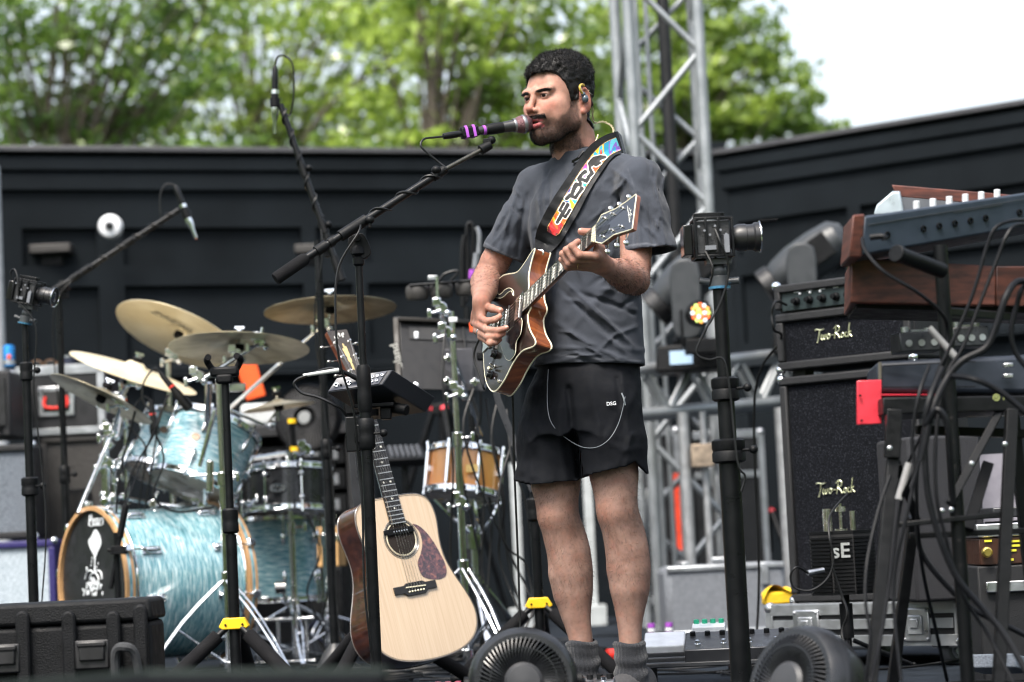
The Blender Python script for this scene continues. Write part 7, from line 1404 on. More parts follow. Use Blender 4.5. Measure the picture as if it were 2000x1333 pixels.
# portable booth microphone shield
c = W(1650, 1150, 7.35); sh = thing('microphone_shield', 'black slatted microphone shield with white letters in front of the speaker cabinet', 'acoustic shield', (c.x, c.y, 0)); w2 = .098; z0, z1 = W(1650, 1160, 7.35).z, W(1650, 1038, 7.35).z
MS = yawM((c.x, c.y, 0), -8)
m = MB(MS); prof = [(-w2, .05), (-w2*.96, .0), (-w2*.35, -.055), (w2*.35, -.055), (w2*.96, 0), (w2, .05), (w2*.8, .06), (-w2*.8, .06)]; m.prism(prof[::-1] if sum(prof[i][0]*prof[(i+1) % 8][1]-prof[(i+1) % 8][0]*prof[i][1] for i in range(8)) < 0 else prof, z0+.004, z1-.004); m.build('core', mat('shield_core', (.008, .008, .009), .7), sh)
m = MB(MS)
for i in range(15):
    z = z0+.012+(z1-z0-.02)*i/15
    for a, b in (((-w2*.98, .0), (-w2*.37, -.058)), ((-w2*.31, -.058), (w2*.31, -.058)), ((w2*.37, -.058), (w2*.98, 0))): m.bar((a[0], a[1], z), (b[0], b[1], z), .005, .006, (0, 0, 1))
for z in (z0+.002, z1-.002): m.prism([(x*1.03, y*1.03) for x, y in (prof[::-1] if sum(prof[i][0]*prof[(i+1) % 8][1]-prof[(i+1) % 8][0]*prof[i][1] for i in range(8)) < 0 else prof)], z-.004, z+.004)
m.build('slats', BLKM, sh); text('letters', 'sE', .062, MS @ Matrix.Translation((-.004, -.0665, (z0*.42+z1*.58)+.02)) @ Matrix.Rotation(PI/2, 4, 'X'), mat('silver_letters', (.6, .62, .62), .3, .6), sh, ext=.001, off=.001)
m = MB(MS); m.cyl((0, 0, .02), (0, 0, z0), .012); m.cyl((0, 0, z0*.45), (0, 0, z0*.88), .020); m.build('post', BLKM, sh); m = MB(MS); m.cyl((0, 0, z1), (0, 0, z1+.085), .0055); m.cyl((0, 0, z1+.06), (0, 0, z1+.075), .018); m.cyl((0, 0, z1+.0), (0, 0, z1+.008), .02); m.cyl((.035, 0, z1), (.035, 0, z1+.06), .009); m.cyl((-.04, .02, z1), (-.04, .02, z1+.07), .015); m.build('mount_screw', NICK, sh)
m = MB(); q = MS @ V((-.06, -.06, z0+.075)); m.cyl(q, q+V((-.05, -.02, -.006)), .009); m.build('plug', STEEL, sh); q2 = q+V((-.05, -.02, -.006)); m = MB(); m.tube([q2, W(1556, 1108, 7.25), W(1544, 1125, 7.25), W(1552, 1148, 7.25), W(1585, 1153, 7.25), W(1618, 1128, 7.25), W(1628, 1090, 7.25), W(1620, 1050, 7.25), W(1622, 1005, 7.3), W(1655, 965, 7.35)], .0035, 7); m.tube([W(1626, 1110, 7.22), W(1645, 1165, 7.22), W(1655, 1200, 7.2), W(1645, 1240, 7.2), V((q2.x+.1, 7.1, .01))], .004, 7); tag(m.build('microphone_cable', RUB, origin=tuple(q2)), 'grey black cable looping beside the slatted microphone shield', 'cable')
tripod(sh, c.x, c.y, .10, .22, .007, 20)
# ---- left side: cases and cabinets behind the stands
yb = 10.4
def at0(px, d): return W(px, 900, d).x
zt1 = W(100, 720, yb).z; zb1 = W(100, 850, yb).z
flight_case('black flight case with aluminium edges and a red handle on a dark cabinet', (at0(22, yb), yb, zb1), -2, .41, .4, zt1-zb1, lid=(zt1-zb1)*.999, latches=(), handle=True, redh=True, rim=.028)
zz2 = zb1-.006; z3 = W(100, 1045, yb).z
r_, M_ = cab('dark brown bass cabinet with a square port standing under the flight case', (at0(78, yb), yb, 0), -1, .29, .4, zz2, 'speaker_cabinet', txt=False, gr=mat('brown_black_tolex', (.030, .028, .026), .65, ns=120, nv=.3, bump=.5), tx=mat('brown_black_tolex', (.03, .028, .026), .65), cat='speaker', corner=BLKM)
m = MB(M_); m.box((.155, -.004, zz2*.66), (.115, .022, .22)); pt_ = m.build('port_plate', BLKM, r_, bev=.006); m = MB(M_); 
for a in (-.023, .023):
    for b in (-.045, .045): m.box((.155+a, -.014, zz2*.66+b), (.040, .006, .078))
m.build('port_opening', mat('hollow_black', (.003,)*3, .9), pt_); m = MB(M_)
for a in (-.05, .05):
    for b in (-.10, -.035, .035, .10): m.sphere((.155+a, -.016, zz2*.66+b), .0035)
m.build('screws', mat('copper_screws', (.35, .15, .08), .4, .7), pt_)
zA = W(30, 1052, 10.0).z; zB = W(30, 868, 10.0).z
cab('black guitar amplifier with a blue grey grille cloth at the left edge', (at0(-75, 10.0), 10.0, zA), 2, .292, .28, zB-zA, 'amplifier', txt=False, gr=ramp_mat('blue_grey_cloth', [(.4, hx('4a5058')), (.6, hx('747c86'))], (1, 1, 1), 260, .8), grp='amplifiers stacked at the left edge')
cab('purple amplifier with a pale silver grille cloth at the bottom left', (at0(-90, 10.0), 9.98, 0), 2, .405, .30, zA-.012, 'amplifier', txt=False, gr=ramp_mat('silver_cloth', [(.4, hx('8d9aa4')), (.6, hx('b9c4cc'))], (1, 1, 1), 200, .7), tx=mat('purple_tolex', hx('26205c'), .55, ns=200, nv=.3, bump=.4), grp='amplifiers stacked at the left edge')
m = MB(); o = V((at0(-70, 10.05), 10.05, W(0, 855, 10.05).z)); r_ = thing('rack_amplifier', 'small black rack amplifier cut by the left edge of the picture', 'amplifier', o); m.box(o+V((.10, .15, .14)), (.20, .3, .28)); m.build('case', TLX, r_, bev=.012); m = MB(); m.box(o+V((.1, -.004, .15)), (.16, .012, .2)); m.build('front_panel', mat('ribbed_black', (.01, .01, .011), .4), r_); m = MB(); [m.cyl(o+V((.05+.035*i, -.03, .04)), o+V((.05+.035*i, -.005, .04)), .009) for i in range(4)]; m.build('knobs', BLKM, r_)
# things on the flight case
o = W(18, 712, 10.4); o.z = W(18, 716, 10.4).z; m = MB(Matrix.Translation((o.x, o.y, W(22, 718, 10.4).z))); h_ = W(18, 674, 10.4).z-W(18, 718, 10.4).z; m.lathe([(.020, 0), (.0265, .006), (.0265, h_-.012), (.022, h_-.002), (.022, h_)], n=24); cn = m.build('drink_can', mat('blue_silver_can', hx('2c7fc0'), .3, .6), origin=None); tag(cn, 'slim blue and silver drink can standing at the far left on the cases', 'drink can')
m = MB(Matrix.Translation((o.x, o.y, W(22, 718, 10.4).z))); m.lathe([(.0268, .012), (.0268, .032)], n=24, caps=False); m.build('silver_band', ALU, cn); m = MB(); m.sphere((o.x+.005, o.y-.0265, W(22, 718, 10.4).z+h_*.45), .010, (1, .15, 1.2)); m.build('red_yellow_mark', mat('red_yellow', (.6, .08, .03), .5), cn)
o = W(85, 715, 10.45); o.z = zt1+.006; sg = thing('sunglasses', 'pair of brown sunglasses lying on the flight case', 'sunglasses', o); m = MB()
for s_ in (-.03, .03): m.torus(o+V((s_, 0, .018)), .021, .004, (0, 1, 0), 24, 6, sc=(1.15, .8))
m.bar(o+V((-.058, 0, .022)), o+V((-.06, .12, .01)), .006, .01); m.bar(o+V((.058, 0, .022)), o+V((.06, .12, .01)), .006, .01); m.build('frame', mat('brown_acetate', (.10, .05, .02), .3), sg); m = MB(); [m.sphere(o+V((s_, 0, .018)), .021, (1.15, .1, .8)) for s_ in (-.03, .03)]; m.build('lenses', GLBLK, sg)
m = MB(); o = W(135, 716, 10.5); o.z = zt1+.005; m.lathe([(.026, 0), (.028, .004), (.028, .045), (.024, .05)], Matrix.Translation(o), 20); b = m.build('tape_roll', mat('dark_blue_box', (.03, .035, .06), .4)); tag(b, 'small dark round tin on the flight case behind the thin stands', 'tin'); m = MB(Matrix.Translation(o)); m.lathe([(.029, .045), (.029, .055), (.0001, .056)], n=20); m.build('lid', STEEL, b)
# moulded case in the left foreground
o = W(-30, 1400, 5.9); o.z = 0; r_ = thing('moulded_case', 'big black moulded plastic case with raised ribs in the left foreground', 'transport case', o); zt_ = W(150, 1172, 5.9).z; wq = W(296, 1250, 5.9).x-o.x; M = yawM(o, 0); RG = mat('rugged_black_plastic', (.0055, .006, .007), .6, spec=.2, ns=30, nv=.3, bump=.5, bs=250)
m = MB(M); m.box((wq/2, .11, zt_*.42), (wq, .22, zt_*.84-.002)); m.build('shell', RG, r_, bev=.014); m = MB(M); m.box((wq/2, .11, zt_*.84+zt_*.075), (wq+.012, .232, zt_*.15), tap=.97); m.build('lid', RG, r_, bev=.010)
m = MB(M)
for px_ in (47, 137, 224, 277): 
    xc = W(px_, 1250, 5.9).x-o.x; rr = [( .017*math.cos(a), .017*math.sin(a)) for a in [PI*k/10 for k in range(11)]]; zt2 = W(px_, 1207 if px_ != 277 else 1194, 5.9).z; m.prism([(x, y) for x, y in rr]+[(-.017, -(zt2-.02)), (.017, -(zt2-.02))], .0, .020, frame(z=(0, -1, 0), x=(1, 0, 0), o=(xc, .0, zt2)).copy())
m.build('ribs', RG, r_, bev=.006); m = MB(M); xa = W(150, 1250, 5.9).x-o.x; za = W(180, 1270, 5.9).z
for px_ in (182, 8): xc = W(px_, 1250, 5.9).x-o.x; m.box((xc, -.012, za-.01), (.082, .024, .07)); m.box((xc, -.026, za-.004), (.062, .012, .042)); m.box((xc, -.030, za+.015), (.07, .010, .014))
m.build('latches', mat('latch_black', (.012, .012, .013), .45), r_, bev=.004); m = MB(); x1 = W(252, 1290, 5.9).x; m.tube([(x1-.028, 5.885, W(0, 1300, 5.9).z*.6), (x1-.026, 5.86, W(250, 1275, 5.9).z), (x1, 5.845, W(250, 1262, 5.9).z), (x1+.022, 5.86, W(250, 1280, 5.9).z), (x1+.03, 5.885, W(0, 1310, 5.9).z*.6)], .011, 8); m.build('carry_strap', mat('woven_strap', (.035, .037, .04), .8, bump=.5), r_)
# low black barrier in front of the stage lip
pts = [W(-150, 1333, 3.0), W(290, 1302, 3.25), W(760, 1342, 3.0)]; o = V((pts[1].x, 3.1, -1.3)); r_ = thing('barrier_box', 'low black box edge blurred across the bottom left corner in front of the stage', 'barrier', o); zt_ = pts[1].z; m = MB(); m.prism([(pts[0].x, pts[0].y), (pts[0].x+.02, 2.75), (pts[2].x, 2.75), (pts[2].x, pts[2].y), (pts[1].x, pts[1].y)], -1.3, zt_-.012); m.build('panel', mat('black_cloth_cover', (.004, .004, .005), .95, spec=.03), r_); m = MB(); m.tube([(p.x, p.y, zt_-.012) for p in pts], .008, 8, k=1); m.build('top_edge', mat('grey_green_edge', (.022, .028, .026), .95, spec=.05), r_)
# ---------------------------------------------------------------- truss tower, truss table, moving lights
TR = mat('truss_aluminium', (.30, .32, .335), .42, .6, ns=9, nv=.15)
tw = thing('truss_tower', 'tall grey aluminium truss tower standing behind the singer and rising out of the picture', 'truss', (W(1300, 900, 11.3).x, 11.3, 0)); bx = W(1241, 300, 11.1).x; bx2 = W(1378, 300, 11.1).x; Wt = bx2-bx; HT = 4.3
cs = [(bx, 11.1), (bx2, 11.1), (bx2+.0, 11.1+Wt), (bx-.045, 11.1+Wt)]
for x, y in cs: m = MB(); m.cyl((x, y, .01), (x, y, HT), .027, n=18); m.build('chord', TR, tw)
for a, b in ((0, 1), (1, 2), (2, 3), (3, 0)):
    (x0, y0), (x1, y1) = cs[a], cs[b]; zz = .15+.2*(a % 2); k = 0; m = MB()
    while zz < HT-.35: m.cyl((x0, y0, zz) if k % 2 == 0 else (x1, y1, zz), (x1, y1, zz+.36) if k % 2 == 0 else (x0, y0, zz+.36), .0155, n=10); zz += .36; k += 1
    m.build('lacing', TR, tw)
m = MB(); m.box(((bx+bx2)/2, 11.1+Wt/2, .008), (Wt*1.3, Wt*1.3, .016)); m.build('base_plate', TR, tw)
for i, (px, h_, r_, c, lb) in enumerate(((1310, 4.2, .030, mat('black_pipe', (.008, .008, .009), .5), 'thick black pipe standing inside the truss tower'), (1256, 4.2, .012, TR, 'thin pale tube just right of the tower\'s left chord'), (1276, 4.2, .012, TR, 'second thin pale tube inside the tower, left of the black pipe'))):
    p = W(px, 300, 11.35); m = MB(); m.cyl((p.x, 11.35, 0), (p.x, 11.35, h_), r_, n=14); m.cyl((p.x, 11.35, 0), (p.x, 11.35, .012), .05, n=16); tag(m.build('upright_tube', c, origin=(p.x, 11.35, 0)), lb, 'pole')
# second black box behind, cable bundles: horizontal truss on a frame carrying lights
tb = thing('truss_bench', 'low horizontal grey truss on scaffold legs carrying the moving lights', 'truss', (W(1390, 900, 10.6).x, 10.6, 0)); A = W(1215, 726, 10.4); B = W(1620, 681, 10.9); A2_ = W(1215, 812, 10.4); B2_ = W(1620, 775, 10.9); dy = V((0, .3, 0))
for k, (a, b) in enumerate(((A, B), (A2_, B2_), (A+dy, B+dy), (A2_+dy, B2_+dy))): m = MB(); m.cyl(a, b, .024, n=14); m.build('chord', TR, tb)
for off in (V((0, 0, 0)), dy):
    m = MB()
    for i in range(9): t, u = i/9, (i+1)/9; m.cyl((A.lerp(B, t) if i % 2 else A2_.lerp(B2_, t))+off, (A2_.lerp(B2_, u) if i % 2 else A.lerp(B, u))+off, .013, n=8)
    m.build('lacing', TR, tb)
for px in (1333, 1372, 1524): p = W(px, 805, 10.5); m = MB(); m.cyl((p.x, 10.5, .0), (p.x, 10.5, A2_.lerp(B2_, .4).z-.02), .026 if px != 1372 else .017, n=14); m.build('leg', mat('galvanised_leg', (.34, .35, .36), .5, .7), tb)
m = MB(); p = W(1372, 890, 10.45); m.box((p.x, 10.45, p.z), (.10, .03, .10)); m.build('clamp_plate', mat('rusty_plate', (.30, .24, .18), .6, .5, ns=30, nv=.4), tb, bev=.006)
def moving_head(label, px, py, d, yaw, tilt, k=1.0, basez=None):
    c = W(px, py, d); r_ = thing('moving_light', label, 'stage light', c-V((0, 0, .25)), 'black moving head stage lights'); M = Matrix.Translation(c) @ Matrix.Rotation(R(yaw), 4, 'Z') @ Matrix.Scale(k, 4)
    T = M @ Matrix.Rotation(R(tilt), 4, 'Y')          # lens along -x of T
    HB = mat('grey_light_housing', (.028, .032, .036), .45, nv=.1); m = MB(T @ Matrix.Rotation(-PI/2, 4, 'Y')); m.lathe([(.0001, -.21), (.05, -.205), (.085, -.17), (.095, -.08), (.095, .02), (.082, .09), (.070, .12)], n=28, sx=.95, sy=1); hd = m.build('head', HB, r_)
    m = MB(T @ Matrix.Rotation(-PI/2, 4, 'Y')); m.lathe([(.070, .12), (.078, .125), (.078, .17), (.060, .175), (.058, .14), (.0001, .13)], n=28); m.build('lens_barrel', mat('lens_barrel_black', (.012, .012, .013), .4), hd)
    m = MB(T @ Matrix.Rotation(-PI/2, 4, 'Y')); [m.box((.0, s_*.094, -.05), (.10, .012, .16)) for s_ in (-1, 1)]; m.build('vents', BLKM, hd, bev=.004)
    m = MB(M); [m.prism(loop2([(-.05, .05), (.05, .05), (.055, -.12), (.045, -.22), (-.045, -.22), (-.055, -.12)], 3), s_*.112-.012, s_*.112+.012, Matrix.Rotation(PI/2, 4, 'X')) for s_ in (-1, 1)]; m.box((0, 0, -.21), (.10, .24, .04)); m.build('yoke', HB, r_, bev=.008)
    m = MB(M); m.lathe([(.07, -.25), (.07, -.22)], n=24); m.box((0, 0, -.30), (.26, .24, .10), tap=.92); b = m.build('base', BLKM, r_, bev=.01); m = MB(M); m.box((-.03, -.123, -.30), (.085, .006, .05)); m.build('display', mat('lit_display', (.25, .33, .40), .2, emit=(.35, .5, .7), es=.35), b)
moving_head('grey moving head light aimed down left, half behind the singer\'s sleeve', 1342, 548, 10.5, -8, -38, 1.15)
moving_head('grey moving head light aimed down left, right of the caged camera', 1566, 516, 10.7, -8, -32, 1.15)
c = W(1368, 612, 10.2); r_ = thing('led_light', 'small round stage light showing a cluster of glowing amber and white lenses', 'stage light', c-V((0, 0, .12))); Ml = frame(z=(.25, -1, .05), x=(1, .25, 0), o=c) @ Matrix.Scale(.86, 4)
m = MB(Ml); m.lathe([(.0001, -.10), (.05, -.095), (.066, -.03), (.066, .0), (.058, .002)], n=30); m.build('housing', BLKM, r_); m = MB(Ml); m.lathe([(.058, .0), (.0001, .001)], n=30, caps=False); m.build('face', GLBLK, r_)
pos = [(0, 0)]+[(.021*math.cos(PI/3*i), .021*math.sin(PI/3*i)) for i in range(6)]+[(.042*math.cos(PI/6*i), .042*math.sin(PI/6*i)) for i in range(12)]
for cidx, (cn, ce, es_) in enumerate((('amber_led', (1, .45, .10), .9), ('white_led', (.8, .9, 1), .6), ('orange_led', (1, .16, .04), .8), ('yellow_green_led', (.7, .9, .2), .7))):
    m = MB(Ml); [m.sphere((x, y, .004), .0085, (1, 1, .5), n=10) for i, (x, y) in enumerate(pos) if i % 4 == cidx]; m.build('led_lens', mat(cn, ce, .2, emit=ce, es=es_), r_)
m = MB(); m.box(c+V((0, .03, -.14)), (.14, .12, .06)); m.box(c+V((-.08, .02, -.06)), (.012, .05, .16)); m.box(c+V((.08, .02, -.06)), (.012, .05, .16)); m.build('bracket', BLKM, r_, bev=.004)
# tall road cases behind the legs
o = (W(1225, 1190, 12.0).x, 12.0, .10); fr, Mf_ = flight_case('tall black road case with a red stencilled strip behind the singer\'s legs', o, 2, .30, .5, W(1280, 838, 12.0).z-.1, lid=.55, latches=(), wheels=.09, grp='tall black road cases under the truss')
m = MB(Mf_); a = W(1318, 925, 12.0); b = W(1326, 1075, 12.0); m.box(((a.x-o[0]), -.006, (a.z+b.z)/2-.10), (.036, .004, a.z-b.z)); m.build('red_strip', mat('fluorescent_red', (.75, .06, .02), .6, ns=60, nv=.5), fr); m = MB(Mf_); a = W(1270, 1000, 12.0); m.box((a.x-o[0], -.006, a.z-.10), (.055, .004, .20)); m.build('paper_label', mat('grey_paper', (.32, .34, .33), .8), fr)
o = (W(1345, 1190, 12.1).x, 12.1, .10); fr2, Mf2 = flight_case('tall black road case with a rusty latch plate behind the thick camera stand', o, 2, .42, .5, W(1400, 830, 11.3).z-.1, lid=.62, latches=(.45,), wheels=.09, grp='tall black road cases under the truss')
# ---------------------------------------------------------------- stuff between drums and singer
o = W(520, 905, 11.5); z0 = 0; tab = thing('equipment_rack', 'black equipment rack table with a pale panel behind the snare drum', 'rack', (o.x, 11.6, 0)); zt_ = W(560, 850, 11.5).z; m = MB(); cx = W(575, 900, 11.6).x
m.box((cx, 11.7, zt_+.02), (.62, .5, .05)); m.box((cx-.28, 11.7, zt_/2), (.04, .46, zt_)); m.box((cx+.28, 11.7, zt_/2), (.04, .46, zt_)); m.box((cx, 11.9, zt_/2), (.56, .03, zt_)); m.build('frame', TLX, tab, bev=.004)
for i in range(4): m = MB(); m.box((cx, 11.52, zt_-.10-.12*i), (.50, .05, .09)); u_ = m.build('rack_unit', BLKM, tab, bev=.002); m = MB(); [m.box((cx-.2+.045*j, 11.492, zt_-.10-.12*i), (.022, .006, .03 if j % 3 else .05)) for j in range(10)]; m.build('rack_controls', mat('grey_buttons', (.14, .15, .16), .4), u_)
m = MB(); m.box((W(545, 815, 11.7).x, 11.7, W(545, 812, 11.7).z), (.34, .3, .11)); o_ = tag(m.build('keyboard_case', mat('off_white_shell', (.48, .50, .50), .45), bev=.02), 'off white rounded equipment box standing on the rack behind the splash cymbal', 'equipment box')
m = MB(Matrix.Translation(W(488, 735, 11.0)) @ Matrix.Rotation(R(-14), 4, 'Y')); m.box((0, 0, 0), (.09, .012, .21)); m.box((0, .0, .12), (.075, .02, .05)); tag(m.build('orange_flag', mat('orange_vinyl', (.85, .10, .012), .5, ns=6, nv=.2), bev=.004), 'orange vinyl panel hanging behind the dark cymbal', 'panel')
fc = W(600, 818, 10.9); fn = thing('floor_fan', 'black round fan with a grey hub standing far behind the snare drum', 'fan', fc-V((0, 0, .17)), 'black round floor fans'); Mfn = frame(z=(-.25, -1, .1), x=(1, -.2, 0), o=fc); rr = .15
m = MB(Mfn); m.lathe([(rr, .02), (rr*1.04, 0), (rr, -.05), (rr*.6, -.1), (.0001, -.11)], n=40, caps=False); m.build('housing', BLKM, fn); m = MB(Mfn); [m.tube([(math.cos(2*PI*i/44+.4*t)*rr*(.95-.6*t), math.sin(2*PI*i/44+.4*t)*rr*(.95-.6*t), .02+.02*t) for t in (0, .5, 1)], .0022, 4, k=2) for i in range(44)]; m.build('grille', mat('dark_grey_grille', (.05, .05, .052), .4), fn); m = MB(Mfn); m.lathe([(.03, .03), (.028, .045), (.0001, .046)], n=20); m.build('hub_cap', mat('mid_grey', (.20, .21, .21), .5), fn); m = MB(); m.box(fc+V((0, .05, -.19)), (.16, .12, .04)); m.build('base', BLKM, fn)
o = W(612, 1125, 10.6); m = MB(yawM((o.x, 10.6, 0), -6)); zt_ = W(625, 1030, 10.6).z; zc_ = W(625, 1108, 10.6).z; m2 = MB(m.M); m2.box((.05, .1, zc_/2-.002), (.16, .24, zc_-.004)); tag(m2.build('equipment_box', BLKM, origin=(o.x, 10.6, 0), bev=.006), 'black box under the striped wooden box behind the dome based stand', 'equipment box'); m.box((.05, .1, (zt_+zc_)/2), (.13, .2, zt_-zc_)); tag(m.build('wooden_box', ramp_mat('striped_birch', [(.35, hx('8a6238')), (.6, hx('d2a870'))], (40, 1, 1), 2.0, .5), origin=(o.x, 10.6, 0), bev=.004), 'striped wooden box drum standing behind the dome based stand', 'wooden box')
o = W(790, 892, 10.4); mx_ = thing('mixer', 'small black mixer with rows of knobs on a stand left of the honey coloured snare', 'mixer', (o.x, 10.4, 0)); M = Matrix.Translation(o) @ Matrix.Rotation(R(12), 4, 'Z') @ Matrix.Rotation(R(30), 4, 'X'); m = MB(M); m.box((0, 0, 0), (.17, .12, .04)); m.build('case', BLKM, mx_, bev=.004); m = MB(M); [m.lathe([(.006, .02), (.005, .032)], Matrix.Translation((-.06+.024*i, -.035+.025*j, 0)), 8) for i in range(6) for j in range(4)]; m.build('knobs', GRY, mx_); m = MB(); m.cyl((o.x, 10.4, .02), (o.x, 10.4, o.z-.03), .014); m.lathe([(.12, 0), (.12, .02), (.02, .03)], Matrix.Translation((o.x, 10.4, 0)), 24); m.build('post', BLK, mx_)
for i, (px, py, d, zt_px, lb) in enumerate(((862, 800, 11.6, 800, 'black tripod with red locks far behind the honey coloured snare'), (1500, 1000, 12.2, 1000, 'black tripod with a red lock standing behind the thick camera stand'))):
    x, y = base_xy(px, py, d); z_ = W(px, py, d).z; r_ = thing('tripod', lb, 'tripod', (x, y, 0), 'black photo tripods'); m = MB(); m.box((x, y, z_), (.09, .05, .05)); m.cyl((x, y, z_-.2), (x, y, z_+.03), .016); m.build('head', BLKM, r_, bev=.005)
    for k in range(3):
        a = R(-90+120*k+20); e = V((x+math.cos(a)*.45, y+math.sin(a)*.3, .01)); s_ = V((x+math.cos(a)*.04, y+math.sin(a)*.04, z_)); m = MB(); m.cyl(s_, s_.lerp(e, .5), .017); m.cyl(s_.lerp(e, .5), e, .012); l = m.build('leg', BLK, r_); m = MB(); m.sphere(s_, .018, n=10); m.build('red_lock', mat('red_lock', (.7, .04, .06), .4), l)
# pale uprights behind the singer's knees
for i, (px, lb) in enumerate(((1008, 'pale grey upright panel edge left of the singer\'s knees'), (1150, 'pale grey upright panel edge seen between the singer\'s knees'))):
    p = W(px, 1000, 12.3); zt_ = W(px, 905, 12.3).z; m = MB(); m.box((p.x, 12.3, zt_/2), (.045, .05, zt_)); m.box((p.x, 12.3, .05), (.12, .3, .1)); tag(m.build('banner_post', mat('pale_grey_panel', (.40, .43, .44), .5), origin=(p.x, 12.3, 0), bev=.003), lb, 'post', 'pale posts near the back wall')
# ---------------------------------------------------------------- keyboards at the right
KB = mat('blue_black_metal', (.022, .032, .048), .45, nv=.12); WD = ramp_mat('reddish_walnut', [(.35, hx('3c201a')), (.65, hx('613529'))], (6, 1, 26), 3, .5)
def q4(P, n, th, name, mt, root, bev=.003):   # slab from four picture-located corners with a thickness vector
    m = MB(); th = V(th); m.add([p for p in P]+[p+th for p in P], HX if False else [(3, 2, 1, 0), (4, 5, 6, 7), (0, 1, 5, 4), (1, 2, 6, 5), (2, 3, 7, 6), (3, 0, 4, 7)]); return m.build(name, mt, root, bev=bev)
P = [W(1682, 500, 5.40), W(2060, 434, 5.75), W(2060, 368, 5.75), W(1688, 422, 5.40)]; k1 = thing('synthesizer', 'long blue black synthesizer with a wooden end cheek and its rear panel facing forward', 'keyboard', P[0].lerp(P[1], .5)); bk = V((.02, .30, .012))
q4(P, 0, bk, 'chassis', KB, k1, .006); e = [W(1659, 503, 5.38), W(1683, 503, 5.40), W(1689, 418, 5.40), W(1666, 420, 5.38)]; q4(e, 0, bk*1.03, 'end_cheek', WD, k1, .004)
m = MB(); nrm = (P[1]-P[0]).cross(P[3]-P[0]).normalized(); nrm = nrm if nrm.y < 0 else -nrm; X_ = (P[1]-P[0]); Y_ = (P[3]-P[0])
for u in (.12, .30, .38, .46, .54, .62, .80, .88): c = P[0]+X_*u+Y_*.42; m.lathe([(.008, 0), (.008, .004), (.005, .0045), (.0045, .001)], frame(z=nrm, o=c), 14, caps=False)
m.build('sockets', BLKM, k1); m = MB(); c = P[0]+X_*.45+Y_*.70; m.add(hexa(c, X_*.25, nrm*.001, Y_*.03), HX); m.add(hexa(P[0]+X_*.02+Y_*.75, X_*.9, nrm*.002, Y_*.015), HX); m.build('panel_line', mat('dim_print', (.05, .055, .065), .5), k1)
for i in range(6): c = P[3].lerp(P[2], .27+.085*i)+bk*.12; m = MB(); m.lathe([(.0078, 0), (.0072, .019), (.0001, .020)], frame(z=(0, -.25, 1), o=c), 14); m.build('knob', WHT, k1)
P2 = [W(1745, 400, 5.85), W(2060, 415, 5.95), W(2060, 382, 5.95), W(1741, 362, 5.85)]; k2_ = thing('synthesizer', 'small sloping synthesizer with reddish wooden back edge above the long one', 'keyboard', P2[0])
q4([W(1752, 385, 5.85), W(2060, 412, 5.95), W(2060, 388, 5.95), W(1741, 361, 5.85)], 0, (.01, .05, .004), 'wooden_edge', WD, k2_, .003); q4([W(1765, 425, 5.80), W(2060, 440, 5.9), W(2060, 412, 5.95), W(1751, 384, 5.85)], 0, (.01, .06, .0), 'control_panel', mat('slate_panel', (.045, .05, .055), .5), k2_, .002)
m = MB(); pz = [(W(x_, y_, 5.80)) for x_, y_ in ((1706, 420), (1766, 418), (1757, 376), (1742, 376), (1712, 402))]; th = V((.01, .05, .01)); n_ = 5; m.add(pz+[p+th for p in pz], [tuple(range(5))[::-1], tuple(range(5, 10))]+[(i, (i+1) % 5, 5+(i+1) % 5, 5+i) for i in range(5)]); m.build('end_panel', mat('pale_metal_end', (.45, .52, .56), .35, .4), k2_, bev=.003)
P3 = [W(1661, 592, 5.60), W(1945, 598, 5.68), W(1945, 520, 5.68), W(1663, 504, 5.60)]; k3 = thing('electric_organ', 'electric keyboard with reddish brown veneered body under the long synthesizer', 'keyboard', P3[0]); q4(P3, 0, (.03, .34, .0), 'wooden_body', WD, k3, .004); q4([W(1945.5, 598, 5.68), W(2080, 600, 5.72), W(2080, 520, 5.72), W(1945.5, 520, 5.68)], 0, (.0, .32, 0), 'darker_body', ramp_mat('dark_rosewood', [(.35, hx('2c140f')), (.65, hx('4a261c'))], (6, 1, 26), 3, .4), k3, .003); q4([W(1672, 602, 5.63), W(2080, 614, 5.75), W(2080, 601, 5.75), W(1672, 593, 5.63)], 0, (.02, .30, 0), 'base_rail', BLKM, k3, .003)
m = MB(); c = W(1757, 498, 5.30); m.cyl(c, c+V((.11, .10, -.03)), .0175, n=20); m.cyl(c-V((.010, .010, -.003)), c, .020, n=20); ar_ = m; r_ks = thing('keyboard_stand', 'tall black tubular upright with holes carrying the upper keyboards', 'keyboard stand', (W(1850, 900, 5.45).x, 5.45, 0)); ar_.build('padded_arm', BLKM, r_ks, bev=.002)
x, y = base_xy(1850, 700, 5.45); m = MB(); m.cyl((x, y, .02), (x, y, W(1832, 480, 5.45).z), .0160, n=18); m.build('upright', BLK, r_ks); m = MB(); [m.cyl((x-.002, y-.0168, z), (x-.002, y-.0155, z), .0045, n=10) for z in [.35+.055*i for i in range(12)]]; m.build('holes', mat('hollow_black', (.003,)*3, .9), r_ks); m = MB(); m.bar((x, y, .03), (x-.1, y-.35, .02), .035, .03); m.bar((x, y, .03), (x+.08, y+.4, .02), .035, .03); m.bar((x, y, W(1840, 598, 5.45).z-.014), (x+.2, y+.25, W(1840, 598, 5.45).z-.014), .03, .02); m.build('foot_frame', BLK, r_ks, bev=.003)
